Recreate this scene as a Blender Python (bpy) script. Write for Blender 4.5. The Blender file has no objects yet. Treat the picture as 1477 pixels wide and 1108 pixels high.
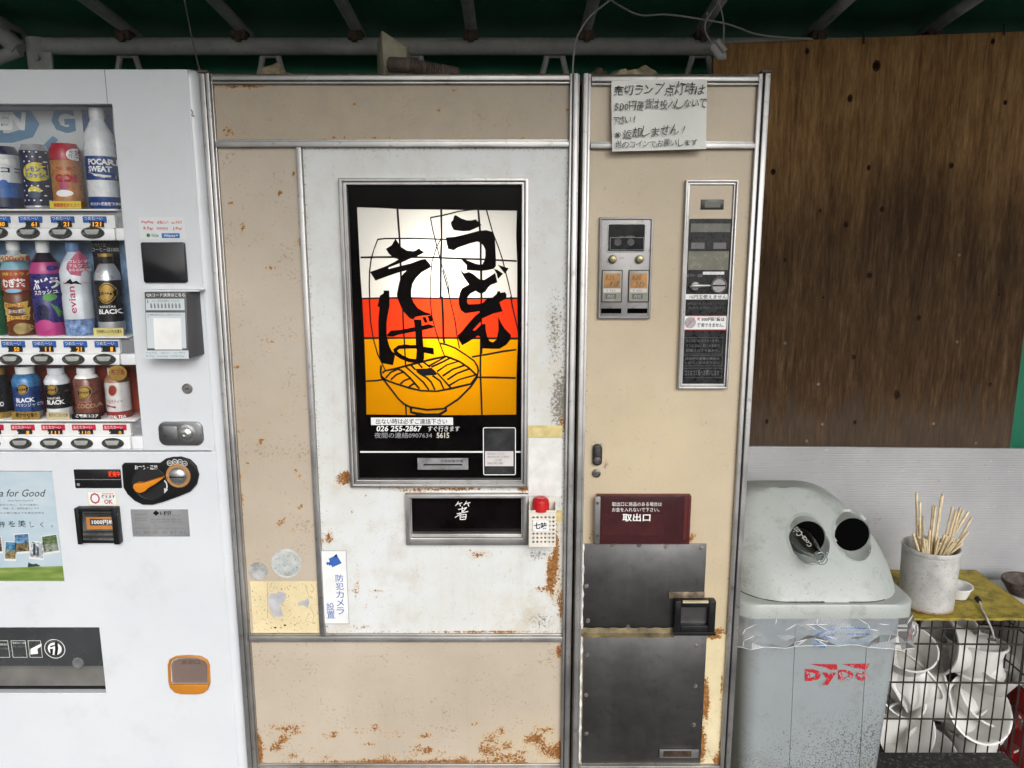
import bpy, bmesh, math, random
from mathutils import Vector, Matrix, noise as mnz
random.seed(7)
R = math.radians
scene = bpy.context.scene
col = scene.collection

# ------------------------------------------------------------------ camera
PITCH = R(10.6)
CAM = Vector((0.0, -1.45, 1.54))
FPX, CX, CY = 1110.0, 738.5, 554.0          # focal length / centre in photo pixels (1477 x 1108)
cam_d = bpy.data.cameras.new('camera')
cam_d.sensor_width = 36.0
cam_d.lens = 36.0 * FPX / 1477.0
cam_d.clip_start = 0.02
cam_d.clip_end = 2000
cam = bpy.data.objects.new('camera', cam_d)
cam.location = CAM
cam.rotation_euler = (R(90) - PITCH, 0, 0)
col.objects.link(cam)
scene.camera = cam

# ------------------------------------------------------------------ sky, sun, exposure
SUN_EL, SUN_AZ = R(30), R(163)              # azimuth: 180 = straight behind the camera
world = bpy.data.worlds.new('World')
scene.world = world
world.use_nodes = True
wn = world.node_tree
wn.nodes.clear()
sky = wn.nodes.new('ShaderNodeTexSky')
sky.sky_type = 'NISHITA'
sky.sun_disc = False
sky.sun_elevation = SUN_EL
sky.sun_rotation = SUN_AZ
sky.air_density = 1.0
sky.dust_density = 5.0
sky.ozone_density = 1.0
hsv = wn.nodes.new('ShaderNodeHueSaturation')
hsv.inputs['Saturation'].default_value = 0.12
bg = wn.nodes.new('ShaderNodeBackground')
bg.inputs[1].default_value = 0.12
wo = wn.nodes.new('ShaderNodeOutputWorld')
wn.links.new(sky.outputs[0], hsv.inputs['Color'])
wn.links.new(hsv.outputs[0], bg.inputs[0])
wn.links.new(bg.outputs[0], wo.inputs[0])
sun_d = bpy.data.lights.new('sun', 'SUN')
sun_d.energy = 0.75
sun_d.angle = R(30)
sun_d.color = (1.0, 0.99, 0.975)
sun = bpy.data.objects.new('sun', sun_d)
sd = Vector((math.sin(SUN_AZ) * math.cos(SUN_EL), math.cos(SUN_AZ) * math.cos(SUN_EL), math.sin(SUN_EL)))
sun.rotation_euler = sd.to_track_quat('Z', 'Y').to_euler()
sun.location = (0, -6, 6)
col.objects.link(sun)
scene.view_settings.view_transform = 'Standard'
scene.view_settings.look = 'None'
scene.view_settings.exposure = 0.36
scene.view_settings.gamma = 1.0
scene.view_settings.use_curve_mapping = False
scene.cycles.max_bounces = 10
scene.cycles.transparent_max_bounces = 24
scene.cycles.sample_clamp_indirect = 6.0

# ------------------------------------------------------------------ photo pixel -> place
sp, cp = math.sin(PITCH), math.cos(PITCH)
def ray(px, py):
    a, b = (px - CX) / FPX, -(py - CY) / FPX
    return Vector((a, cp + b * sp, -sp + b * cp))
def W3(px, py, y=0.0):                       # where the pixel's ray meets the upright plane at depth y
    d = ray(px, py); t = (y - CAM.y) / d.y
    return CAM + d * t
def W(px, py, y=0.0):
    p = W3(px, py, y); return p.x, p.z
def G(px, py, z):                            # where it meets the level plane at height z
    d = ray(px, py); t = (z - CAM.z) / d.z
    return CAM + d * t
def PX(p):                                   # place -> photo pixel
    v = Vector(p) - CAM
    f = v.y * cp - v.z * sp; u = v.y * sp + v.z * cp
    return CX + FPX * v.x / f, CY - FPX * u / f
def RECT(x0, y0, x1, y1, y=0.0):             # TL and BR pixels -> x0, x1, z0, z1
    a = W(x0, y0, y); b = W(x1, y1, y)
    return a[0], b[0], b[1], a[1]
def sx(n, y=0.0): return n * (y + 1.475) / FPX

# ------------------------------------------------------------------ mesh helpers
ORG = {}
class MB:
    def __init__(s): s.v = []; s.f = []; s.wear = None
    def add(s, vs, fs):
        n = len(s.v); s.v += [tuple(v) for v in vs]; s.f += [tuple(i + n for i in f) for f in fs]; return s
    def box(s, x0, x1, y0, y1, z0, z1):
        if x0 > x1: x0, x1 = x1, x0
        if z0 > z1: z0, z1 = z1, z0
        if y0 > y1: y0, y1 = y1, y0
        vs = [(x, y, z) for z in (z0, z1) for y in (y0, y1) for x in (x0, x1)]
        return s.add(vs, [(0, 2, 3, 1), (4, 5, 7, 6), (0, 1, 5, 4), (2, 6, 7, 3), (0, 4, 6, 2), (1, 3, 7, 5)])
    def pbox(s, x0, y0, x1, y1, ya, yb, ref=None):
        a = RECT(x0, y0, x1, y1, ya if ref is None else ref)
        return s.box(a[0], a[1], ya, yb, a[2], a[3])
    def prism(s, poly, y0, y1):               # poly: [(x, z)] counter-clockwise or not
        ar = sum(poly[i - 1][0] * poly[i][1] - poly[i][0] * poly[i - 1][1] for i in range(len(poly)))
        if ar < 0: poly = poly[::-1]
        n = len(poly)
        vs = [(x, y0, z) for x, z in poly] + [(x, y1, z) for x, z in poly]
        fs = [tuple(range(n)), tuple(range(2 * n - 1, n - 1, -1))]
        fs += [(i, i + n, (i + 1) % n + n, (i + 1) % n) for i in range(n)]
        return s.add(vs, fs)
    def flat(s, poly, y):
        ar = sum(poly[i - 1][0] * poly[i][1] - poly[i][0] * poly[i - 1][1] for i in range(len(poly)))
        if ar < 0: poly = poly[::-1]
        return s.add([(x, y, z) for x, z in poly], [tuple(range(len(poly)))])
    def ribbon(s, pts, w, y):                 # polyline of flat segments in an upright plane
        L = []; n = len(pts)
        for i in range(n):
            a = Vector(pts[max(i - 1, 0)]); b = Vector(pts[min(i + 1, n - 1)])
            d = (b - a); d = d.normalized() if d.length > 1e-9 else Vector((1, 0))
            nn = Vector((-d.y, d.x)) * (w * (0.85 + 0.3 * random.random()) / 2)
            p = Vector(pts[i]); L.append((p + nn, p - nn))
        vs = []
        for a, b in L: vs += [(a.x, y, a.y), (b.x, y, b.y)]
        return s.add(vs, [(2 * i, 2 * i + 1, 2 * i + 3, 2 * i + 2) for i in range(n - 1)])
    def tube(s, pts, r, n=10, caps=True):
        pts = [Vector(p) for p in pts]; m = len(pts)
        rs = r if isinstance(r, (list, tuple)) else [r] * m
        up = None; vs = []
        for i in range(m):
            d = (pts[min(i + 1, m - 1)] - pts[max(i - 1, 0)]).normalized()
            if up is None:
                up = Vector((0, 0, 1)) if abs(d.z) < .9 else Vector((0, 1, 0))
            a = d.cross(up).normalized(); up = a.cross(d).normalized()
            for k in range(n):
                t = 2 * math.pi * k / n
                vs.append(pts[i] + (a * math.cos(t) + up * math.sin(t)) * rs[i])
        fs = [(i * n + k, i * n + (k + 1) % n, (i + 1) * n + (k + 1) % n, (i + 1) * n + k) for i in range(m - 1) for k in range(n)]
        if caps: fs += [tuple(range(n - 1, -1, -1)), tuple((m - 1) * n + k for k in range(n))]
        return s.add(vs, fs)
    def lathe(s, c, prof, n=28, mat=None):     # prof: [(r, h)]; c centre (x, y, z0); mat orients it
        vs = []
        for r, h in prof:
            for k in range(n):
                t = 2 * math.pi * k / n
                v = Vector((r * math.cos(t), r * math.sin(t), h))
                if mat is not None: v = mat @ v
                vs.append(v + Vector(c))
        m = len(prof)
        fs = [(i * n + k, i * n + (k + 1) % n, (i + 1) * n + (k + 1) % n, (i + 1) * n + k) for i in range(m - 1) for k in range(n)]
        if prof[0][0] > 1e-6: fs.append(tuple(range(n - 1, -1, -1)))
        if prof[-1][0] > 1e-6: fs.append(tuple((m - 1) * n + k for k in range(n)))
        return s.add(vs, fs)
    def disc(s, c, r, y0, y1, n=24, rz=None):
        rz = rz or r
        return s.prism([(c[0] + r * math.cos(2 * math.pi * k / n), c[1] + rz * math.sin(2 * math.pi * k / n)) for k in range(n)], y0, y1)
    def grid(s, x0, x1, z0, z1, y, step, holes=(), fn=None, amp=0.0, edge=0.0):
        xs = {x0, x1}; zs = {z0, z1}
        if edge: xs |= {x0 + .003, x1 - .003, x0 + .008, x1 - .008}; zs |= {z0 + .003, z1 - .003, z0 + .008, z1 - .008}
        for h in holes:
            xs |= {h[0], h[1]}; zs |= {h[2], h[3]}
        def fill(vals):
            vals = sorted(vals); out = []
            for a, b in zip(vals, vals[1:]):
                k = max(1, int(round((b - a) / step)))
                out += [a + (b - a) * i / k for i in range(k)]
            return out + [vals[-1]]
        xs = fill([x for x in xs if x0 - 1e-9 <= x <= x1 + 1e-9]); zs = fill([z for z in zs if z0 - 1e-9 <= z <= z1 + 1e-9])
        nx = len(xs); n0 = len(s.v); vs = []; s.wear = s.wear or []
        for z in zs:
            for x in xs:
                vs.append((x, y + amp * math.sin(x * 23 + z * 11) * math.sin(z * 17 - x * 7), z))
                w_ = fn(*PX((x, y, z))) if fn else (0, 0, 0)
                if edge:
                    d_ = min(x - x0, x1 - x, z - z0, z1 - z); e_ = edge * max(0, 1 - d_ / .010)  # edge grime and rust, also painting in contact shadow beside the frames
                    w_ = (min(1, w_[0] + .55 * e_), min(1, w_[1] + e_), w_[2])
                s.wear.append(w_)
        fs = []
        for j in range(len(zs) - 1):
            for i in range(nx - 1):
                mx, mz = (xs[i] + xs[i + 1]) / 2, (zs[j] + zs[j + 1]) / 2
                if any(h[0] < mx < h[1] and h[2] < mz < h[3] for h in holes): continue
                a = j * nx + i; fs.append((a, a + 1, a + nx + 1, a + nx))
        return s.add(vs, fs)
    def build(s, name, mat, parent=None, bevel=0, seg=2, smooth=35, loc=None):
        org = ORG.get(parent.name, Vector((0, 0, 0))) if parent is not None else (Vector(loc) if loc is not None else Vector((0, 0, 0)))
        me = bpy.data.meshes.new(name)
        me.from_pydata([tuple(Vector(v) - org) for v in s.v], [], s.f)
        if s.wear:
            at = me.color_attributes.new('wear', 'FLOAT_COLOR', 'POINT')
            for i, w in enumerate(s.wear): at.data[i].color = (w[0], w[1], w[2], 1)
        if bevel:
            bm = bmesh.new(); bm.from_mesh(me)
            es = [e for e in bm.edges if len(e.link_faces) == 2 and e.calc_face_angle(0) > R(40)]
            bmesh.ops.bevel(bm, geom=es, offset=bevel, segments=seg, affect='EDGES', profile=0.5, clamp_overlap=True)
            bm.to_mesh(me); bm.free()
        me.validate(); me.update()
        if smooth:
            me.polygons.foreach_set('use_smooth', [True] * len(me.polygons))
            me.set_sharp_from_angle(angle=R(smooth))
        o = bpy.data.objects.new(name, me); col.objects.link(o)
        if isinstance(mat, (list, tuple)):
            for m in mat: me.materials.append(m)
        elif mat is not None: me.materials.append(mat)
        if parent is not None: o.parent = parent
        else: o.location = org
        ORG[o.name] = org
        return o
def empty(name, loc):
    o = bpy.data.objects.new(name, None); col.objects.link(o); o.location = loc; o.empty_display_size = .05
    ORG[o.name] = Vector(loc); return o
def tag(o, label, cat, group=None):
    o['label'] = label; o['category'] = cat
    if group: o['group'] = group
    return o
def rrect(x0, x1, z0, z1, r, n=5):
    pts = []
    for cx, cz, a in ((x1 - r, z1 - r, 0), (x0 + r, z1 - r, 90), (x0 + r, z0 + r, 180), (x1 - r, z0 + r, 270)):
        for k in range(n + 1):
            t = R(a + 90 * k / n); pts.append((cx + r * math.cos(t), cz + r * math.sin(t)))
    return pts

# ------------------------------------------------------------------ lettering
_tc = {}
def glyphs(body, bold=0.0):
    k = (body, bold)
    if k in _tc: return _tc[k]
    c = bpy.data.curves.new('t', 'FONT'); c.body = body; c.resolution_u = 2; c.offset = bold
    o = bpy.data.objects.new('t', c); col.objects.link(o)
    dg = bpy.context.evaluated_depsgraph_get()
    m = o.evaluated_get(dg).to_mesh()
    vs = [(v.co.x, v.co.y) for v in m.vertices]; fs = [tuple(p.vertices) for p in m.polygons]
    o.evaluated_get(dg).to_mesh_clear()
    bpy.data.objects.remove(o); bpy.data.curves.remove(c)
    _tc[k] = (vs, fs); return vs, fs
def text(body, box, y, mat, parent, name='lettering', bold=0.0, slant=0.0, rise=0.0, bend=None, rot90=False, hand=0.0):
    """lettering fitted to the photo box (x0,y0,x1,y1); bend=(xc, yc, r) wraps it round an upright cylinder"""
    x0, x1, z0, z1 = RECT(*box, y)
    mb = MB()
    if hand:
        n = len(body); adv = [.62 if ord(ch) < 128 else 1.0 for ch in body]; tot = sum(adv); pos_ = 0
        for i, ch in enumerate(body):
            cw = (x1 - x0) * adv[i] / tot; xc_ = x0 + (x1 - x0) * pos_ / tot + cw / 2; pos_ += adv[i]
            if ch == ' ': continue
            vs, fs = glyphs(ch, bold)
            if not vs: continue
            s = (z1 - z0) / 0.92 * random.uniform(1 - hand, 1 + hand)
            gw = max(v[0] for v in vs) - min(v[0] for v in vs); gm = (max(v[0] for v in vs) + min(v[0] for v in vs)) / 2
            sxw = min(s * 1.05, .96 * cw / max(gw, .45)) * random.uniform(.9, 1.0)
            ang = random.uniform(-.12, .12) * hand * 3; dz = random.uniform(-.1, .1) * (z1 - z0) * hand * 4
            out = []
            for vx, vy in vs:
                a = (vx - gm) * sxw; b = vy * s * .95
                wx = .11 * s * mnz.noise(Vector((vx * 2.6 + i * 5.1, vy * 2.6, z0 * 90))); wz = .11 * s * mnz.noise(Vector((vx * 2.6, vy * 2.6 + i * 3.7, z0 * 70 + 9)))
                a += b * slant + wx; b += wz
                out.append((xc_ + a * math.cos(ang) - b * math.sin(ang), y,
                            z0 + b * math.cos(ang) + a * math.sin(ang) + dz + rise * (z1 - z0) * i / n))
            mb.add(out, fs)
    else:
        vs, fs = glyphs(body, bold)
        if not vs: return None
        if rot90: vs = [(-b, a) for a, b in vs]
        ax = min(v[0] for v in vs); bx = max(v[0] for v in vs); az = min(v[1] for v in vs); bz = max(v[1] for v in vs)
        out = []
        for vx, vz in vs:
            u = (vx - ax) / max(bx - ax, 1e-6); w = (vz - az) / max(bz - az, 1e-6)
            X = x0 + u * (x1 - x0) + slant * (w - .5) * (z1 - z0); Z = z0 + w * (z1 - z0) + rise * (u - .5) * (z1 - z0)
            Y = y
            if bend:
                d = X - bend[0]; rr = bend[2] ** 2 - d * d
                Y = bend[1] - (math.sqrt(rr) if rr > 0 else 0)
            out.append((X, Y, Z))
        mb.add(out, fs)
    return mb.build(name, mat, parent, smooth=0)

# ------------------------------------------------------------------ materials
def lin(h):
    if not isinstance(h, str): return tuple(h) + (1,)
    c = [int(h[i:i + 2], 16) / 255 for i in (0, 2, 4)]
    return tuple(((v + .055) / 1.055) ** 2.4 if v > .04045 else v / 12.92 for v in c) + (1,)
_mc = {}
class NT:
    def __init__(s, m):
        s.t = m.node_tree; s.n = s.t.nodes
    def new(s, t, **kw):
        nd = s.n.new(t)
        for k, v in kw.items(): setattr(nd, k, v)
        return nd
    def link(s, a, b): s.t.links.new(a, b)
    def math(s, op, a, b=None, clamp=False):
        nd = s.new('ShaderNodeMath', operation=op, use_clamp=clamp)
        for i, q in enumerate((a, b)):
            if q is None: continue
            if isinstance(q, (int, float)): nd.inputs[i].default_value = q
            else: s.link(q, nd.inputs[i])
        return nd.outputs[0]
    def noise(s, scale, detail=4, rough=.55, vec=None, stretch=None):
        nd = s.new('ShaderNodeTexNoise'); nd.inputs['Scale'].default_value = scale
        nd.inputs['Detail'].default_value = detail; nd.inputs['Roughness'].default_value = rough
        if vec is None: vec = s.new('ShaderNodeNewGeometry').outputs['Position']
        if stretch:
            mp = s.new('ShaderNodeMapping'); mp.inputs['Scale'].default_value = stretch
            s.link(vec, mp.inputs[0]); vec = mp.outputs[0]
        s.link(vec, nd.inputs['Vector']); return nd.outputs['Fac']
    def step(s, v, a, b):
        nd = s.new('ShaderNodeMapRange'); nd.interpolation_type = 'SMOOTHSTEP'
        s.link(v, nd.inputs[0]); nd.inputs[1].default_value = a; nd.inputs[2].default_value = b
        return nd.outputs[0]
    def mix(s, f, a, b, mode='MIX'):
        nd = s.new('ShaderNodeMix', data_type='RGBA', blend_type=mode)
        if isinstance(f, (int, float)): nd.inputs[0].default_value = f
        else: s.link(f, nd.inputs[0])
        for i, q in ((6, a), (7, b)):
            if isinstance(q, tuple): nd.inputs[i].default_value = q
            else: s.link(q, nd.inputs[i])
        return nd.outputs[2]
    def ramp(s, v, stops):
        nd = s.new('ShaderNodeValToRGB'); e = nd.color_ramp.elements
        while len(e) < len(stops): e.new(.5)
        for i, (p, c) in enumerate(stops): e[i].position = p; e[i].color = c
        s.link(v, nd.inputs[0]); return nd.outputs[0]
    def bump(s, v, st, dist=.002):
        nd = s.new('ShaderNodeBump'); nd.inputs['Strength'].default_value = st; nd.inputs['Distance'].default_value = dist
        s.link(v, nd.inputs['Height']); return nd.outputs[0]
def newmat(name):
    m = bpy.data.materials.new(name); m.use_nodes = True
    nt = NT(m); b = nt.n['Principled BSDF']; return m, nt, b
def mat(name, c, rough=.5, metal=0.0, var=.10, scale=9, bump=0.0, bscale=250, coat=0.0, speck=0.0, alpha=None, spec=.5):
    if name in _mc: return _mc[name]
    m, nt, b = newmat(name); c = lin(c)
    n1 = nt.noise(scale, 5, .6)
    dark = tuple(v * (1 - 2.2 * var) for v in c[:3]) + (1,); lite = tuple(min(1, v * (1 + 1.2 * var)) for v in c[:3]) + (1,)
    colr = nt.ramp(n1, [(.3, dark), (.7, lite)])
    if speck:
        s1 = nt.step(nt.noise(260, 3, .6), .66 - .1 * speck, .72 - .1 * speck)
        colr = nt.mix(nt.math('MULTIPLY', s1, .75), colr, (.03, .026, .022, 1))
    nt.link(colr, b.inputs['Base Color'])
    b.inputs['Metallic'].default_value = metal; b.inputs['Specular IOR Level'].default_value = spec
    rn = nt.noise(scale * 4, 4, .6)
    mr = nt.new('ShaderNodeMapRange'); nt.link(rn, mr.inputs[0]); mr.inputs[1].default_value = .3; mr.inputs[2].default_value = .7
    mr.inputs[3].default_value = max(.02, rough - .08); mr.inputs[4].default_value = min(1, rough + .1)
    nt.link(mr.outputs[0], b.inputs['Roughness'])
    if coat: b.inputs['Coat Weight'].default_value = coat; b.inputs['Coat Roughness'].default_value = .08
    if bump: nt.link(nt.bump(nt.noise(bscale, 4, .6), bump), b.inputs['Normal'])
    _mc[name] = m; return m
def ink(name, c, rough=.5):
    return mat(name, c, rough, var=.03, scale=30)
def worn(name, c, rough=.45, rustk=1.0, tone=.10, freckle=.35):
    """painted sheet steel; vertex data 'wear' = (rust, mould specks, yellowing)"""
    m, nt, b = newmat(name); c = lin(c)
    at = nt.new('ShaderNodeAttribute', attribute_name='wear'); sep = nt.new('ShaderNodeSeparateColor')
    nt.link(at.outputs['Color'], sep.inputs[0])
    big = nt.noise(5, 5, .6); cloud = nt.noise(22, 5, .65)
    dark = tuple(v * (1 - tone) * k for v, k in zip(c[:3], (1, .98, .94))) + (1,)
    fade = nt.noise(2.2, 4, .55)
    base = nt.ramp(nt.math('ADD', nt.math('MULTIPLY', big, .5), nt.math('MULTIPLY', fade, .5)), [(.36, dark), (.60, c)])
    streak = nt.step(nt.noise(1, 5, .65, stretch=(60, 1, 3)), .56, .74)
    base = nt.mix(nt.math('MULTIPLY', streak, .13), base, (.30, .24, .17, 1))
    yel = nt.math('MULTIPLY', sep.outputs[2], nt.step(cloud, .3, .65))
    base = nt.mix(yel, base, (.62, .50, .30, 1))
    stain = nt.math('MULTIPLY', nt.step(nt.noise(11, 7, .7), .50, .68), .20)
    base = nt.mix(stain, base, (.40, .34, .25, 1))
    # mottled faint spots in the enamel
    spots = nt.step(nt.noise(75, 4, .6), .62, .70)
    base = nt.mix(nt.math('MULTIPLY', spots, .22), base, (.25, .19, .13, 1))
    fk = nt.math('MULTIPLY', nt.step(nt.math('ADD', nt.math('MULTIPLY', nt.noise(165, 4, .6), .6), nt.math('MULTIPLY', nt.noise(18, 4, .6), .4)), .565, .625), freckle)
    base = nt.mix(fk, base, (.27, .165, .085, 1))
    # mould / grime specks
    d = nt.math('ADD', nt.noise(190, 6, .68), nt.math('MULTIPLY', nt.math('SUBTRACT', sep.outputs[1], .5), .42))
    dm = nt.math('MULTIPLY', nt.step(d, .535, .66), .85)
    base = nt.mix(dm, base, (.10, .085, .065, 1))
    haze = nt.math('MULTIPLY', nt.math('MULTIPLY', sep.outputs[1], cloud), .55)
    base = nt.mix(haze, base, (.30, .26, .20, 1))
    # rust
    r = nt.math('ADD', nt.math('ADD', nt.math('MULTIPLY', nt.noise(210, 7, .65), .62), nt.math('MULTIPLY', nt.noise(42, 6, .65), .38)), nt.math('MULTIPLY', nt.math('SUBTRACT', sep.outputs[0], .5), .46 * rustk))
    rm = nt.step(r, .52, .575)
    halo = nt.math('MULTIPLY', nt.step(r, .42, .56), .38)
    base = nt.mix(halo, base, (.55, .34, .13, 1))
    rc = nt.ramp(nt.noise(140, 6, .7), [(.3, (.085, .032, .010, 1)), (.5, (.24, .095, .022, 1)), (.7, (.46, .23, .06, 1))])
    base = nt.mix(rm, base, rc)
    nt.link(base, b.inputs['Base Color'])
    rr = nt.new('ShaderNodeMapRange'); nt.link(rm, rr.inputs[0]); rr.inputs[3].default_value = rough; rr.inputs[4].default_value = .9
    nt.link(rr.outputs[0], b.inputs['Roughness'])
    h = nt.math('ADD', nt.math('MULTIPLY', rm, nt.noise(300, 5, .7)), nt.math('MULTIPLY', nt.noise(14, 3), .25))
    nt.link(nt.bump(h, .35, .0015), b.inputs['Normal'])
    return m
def pane_mat(name, tint=(1, 1, 1, 1), refl=1.0, rough=.03):
    m = bpy.data.materials.new(name); m.use_nodes = True; nt = NT(m); nt.n.clear()
    tr = nt.new('ShaderNodeBsdfTransparent'); tr.inputs[0].default_value = tint
    gl = nt.new('ShaderNodeBsdfGlossy'); gl.inputs['Roughness'].default_value = rough
    fr = nt.new('ShaderNodeFresnel'); fr.inputs[0].default_value = 1.45
    mx = nt.new('ShaderNodeMixShader'); out = nt.new('ShaderNodeOutputMaterial')
    nt.link(nt.math('MULTIPLY', fr.outputs[0], refl, True), mx.inputs[0])
    nt.link(tr.outputs[0], mx.inputs[1]); nt.link(gl.outputs[0], mx.inputs[2]); nt.link(mx.outputs[0], out.inputs[0])
    return m
def wearfn(rust=(), grime=(), yellow=(), base=(0, 0, 0), edge=None):
    def acc(lst, x, y, b):
        v = b
        for sx_, sy_, rx, ry, a in lst:
            d = ((x - sx_) / rx) ** 2 + ((y - sy_) / ry) ** 2
            if d < 6: v = max(v, a * math.exp(-d))
        return v
    return lambda x, y: (acc(rust, x, y, base[0]), acc(grime, x, y, base[1]), acc(yellow, x, y, base[2]))
def brushed(name, c=(.42, .42, .43), rough=.38, streak=(3, 1, 220), dirt=.5, metal=1.0, amp=1.0):
    if name in _mc: return _mc[name]
    m, nt, b = newmat(name); c = tuple(c) + (1,)
    st = nt.noise(1.0, 4, .6, stretch=(streak[0], 40, streak[2]))
    big = nt.noise(7, 6, .65)
    dk = tuple(v * .62 for v in c[:3]) + (1,)
    base = nt.ramp(big, [(.32, dk), (.62, c)])
    base = nt.mix(nt.math('MULTIPLY', nt.step(nt.noise(55, 7, .7), .56, .70), dirt), base, (.10, .085, .07, 1))
    nt.link(base, b.inputs['Base Color']); b.inputs['Metallic'].default_value = metal
    mr = nt.new('ShaderNodeMapRange'); nt.link(nt.math('ADD', nt.math('MULTIPLY', st, .5), nt.math('MULTIPLY', big, .5)), mr.inputs[0])
    mr.inputs[1].default_value = .3; mr.inputs[2].default_value = .7; mr.inputs[3].default_value = rough - .1 * amp; mr.inputs[4].default_value = rough + .16 * amp
    nt.link(mr.outputs[0], b.inputs['Roughness'])
    nt.link(nt.bump(st, .08 * amp, .001), b.inputs['Normal'])
    _mc[name] = m; return m

M_ALU = brushed('anodised_aluminium', (.52, .51, .50), .42, (220, 1, 3), .45, .85)
M_ALUH = brushed('anodised_aluminium_rail', (.56, .55, .53), .42, (3, 1, 220), .4, .85)
M_STEEL = brushed('stainless_plate', (.20, .197, .197), .40, (300, 1, 3), .4, 1.0, .35)
M_BLACK = mat('black_plastic', (.010, .010, .011), .38, spec=.3, var=.2, scale=30)
M_BLKGL = mat('black_gloss', (.006, .006, .007), .15, spec=.25, var=.2, scale=12)
M_DARK = mat('dark_void', (.0025, .0025, .0025), .95, var=.1, spec=0.0)
M_WHITE = mat('white_sticker', (.78, .78, .77), .5, var=.04, scale=25)
I_BLACK = mat('ink_black', (.010, .010, .011), .5, var=.03, scale=30, spec=.15)
I_WHITE = ink('ink_white', (.82, .82, .80), .5)
I_BLUE = ink('ink_blue', (.035, .12, .42), .5)
I_RED = ink('ink_red', (.55, .02, .025), .5)
I_GREY = ink('ink_grey', (.22, .22, .23), .5)
PANE = pane_mat('clear_acrylic', (.96, .965, .965, 1), .07)

# ================================================================== setting
WALL_Y = 0.66
def asphalt():
    m, nt, b = newmat('asphalt')
    c = nt.ramp(nt.noise(140, 6, .7), [(.3, (.022, .022, .023, 1)), (.6, (.06, .06, .06, 1)), (.75, (.12, .115, .11, 1))])
    c = nt.mix(nt.step(nt.noise(.8, 5, .6), .4, .65), c, (.07, .068, .064, 1))
    nt.link(c, b.inputs['Base Color']); b.inputs['Roughness'].default_value = .9
    nt.link(nt.bump(nt.noise(160, 5, .7), .6, .006), b.inputs['Normal']); return m
g = MB().add([(-400, -400, 0), (400, -400, 0), (400, 400, 0), (-400, 400, 0)], [(0, 1, 2, 3)]).build('ground', asphalt(), smooth=0)
g['kind'] = 'structure'
pad = MB().box(-2.6, 2.6, -.28, 1.4, .004, .10).build('concrete_plinth', mat('concrete', (.30, .29, .27), .85, var=.2, scale=6, bump=.4), bevel=.008)
pad['kind'] = 'structure'

# ---- awning: steel pipes with a green tarpaulin stretched over them
TY = .84
BZ = W(600, 67, TY)[1]
M_PIPE = brushed('galvanised_pipe', (.52, .51, .49), .6, (3, 3, 3), .4, .0)
def tarp_mat():
    m, nt, b = newmat('green_tarpaulin')
    c = nt.ramp(nt.noise(3, 5, .6), [(.3, (.006, .12, .062, 1)), (.7, (.010, .19, .10, 1))])
    c = nt.mix(nt.math('MULTIPLY', nt.step(nt.noise(40, 6, .7), .58, .7), .4), c, (.03, .05, .04, 1))
    nt.link(c, b.inputs['Base Color']); b.inputs['Roughness'].default_value = .6
    w = nt.new('ShaderNodeTexWave'); w.inputs['Scale'].default_value = 260
    nt.link(nt.new('ShaderNodeNewGeometry').outputs['Position'], w.inputs[0])
    nt.link(nt.bump(nt.math('ADD', nt.math('MULTIPLY', nt.noise(4, 4), 4), w.outputs['Fac']), .3, .002), b.inputs['Normal'])
    return m
M_TARP = tarp_mat()
SL = math.tan(R(5.5)); FRONT = -1.3
aw = empty('awning', (0, TY, 0))
tag(aw, 'green tarpaulin awning stretched over grey steel pipe rafters above the machines', 'awning')
def roofz(y): return BZ + .064 + (TY - y) * SL
mb = MB(); nx, ny = 60, 24
vs = []
for j in range(ny + 1):
    y = TY + .25 + (FRONT - TY - .25) * j / ny
    for i in range(nx + 1):
        x = -2.6 + 5.2 * i / nx
        vs.append((x, y, roofz(y) + .022 - .012 * abs(math.sin((x + 1.05) / .315 * math.pi))))
mb.add(vs, [(j * (nx + 1) + i, j * (nx + 1) + i + 1, (j + 1) * (nx + 1) + i + 1, (j + 1) * (nx + 1) + i) for j in range(ny) for i in range(nx)])
mb.build('roof_sheet', M_TARP, aw)
mb = MB(); vs = []
for j in range(13):
    for i in range(61):
        x = -2.6 + 5.2 * i / 60; z = .05 + (roofz(TY + .2) - .05) * j / 12
        vs.append((x, TY + .13 + .012 * math.sin(x * 9 + z * 2) + .006 * math.sin(x * 31), z))
mb.add(vs, [(j * 61 + i, j * 61 + i + 1, (j + 1) * 61 + i + 1, (j + 1) * 61 + i) for j in range(12) for i in range(60)])
mb.build('back_sheet', M_TARP, aw)
bx0 = W(60, 67, TY)[0]
MB().tube([(bx0, TY, BZ), (2.5, TY, BZ)], .0235, 16).build('beam', M_PIPE, aw)
MB().tube([(-2.5, TY, 1.78), (2.5, TY, 1.78)], .0235, 12).build('lower_chord', M_PIPE, aw)
for i in range(12):                                        # pipe rafters rising towards the front
    px = 20 + 165 * i
    x = W(px, 67, TY)[0]
    d = 0
    MB().tube([(x, TY + .06, BZ + .046 - .06 * SL), (x, FRONT, BZ + .046 + (TY - FRONT) * SL)], .0165, 12).build('rafter', M_PIPE, aw)
    MB().box(x - .02, x + .02, TY - .034, TY + .01, BZ + .012, BZ + .036).box(x - .008, x + .008, TY - .042, TY - .03, BZ + .004, BZ + .026).build('clamp', mat('rusty_clamp', (.11, .075, .05), .8, var=.3, scale=60, bump=.4), aw, bevel=.003)
for px in (184, 390, 595, 800, 1010):                      # bent strap brackets between the chords
    x = W(px, 80, TY)[0]
    MB().tube([(x - .085, TY, 1.80), (x - .022, TY, BZ - .028), (x + .022, TY, BZ - .028), (x + .085, TY, 1.80)], .0085, 8).build('strap_bracket', M_PIPE, aw)
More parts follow.
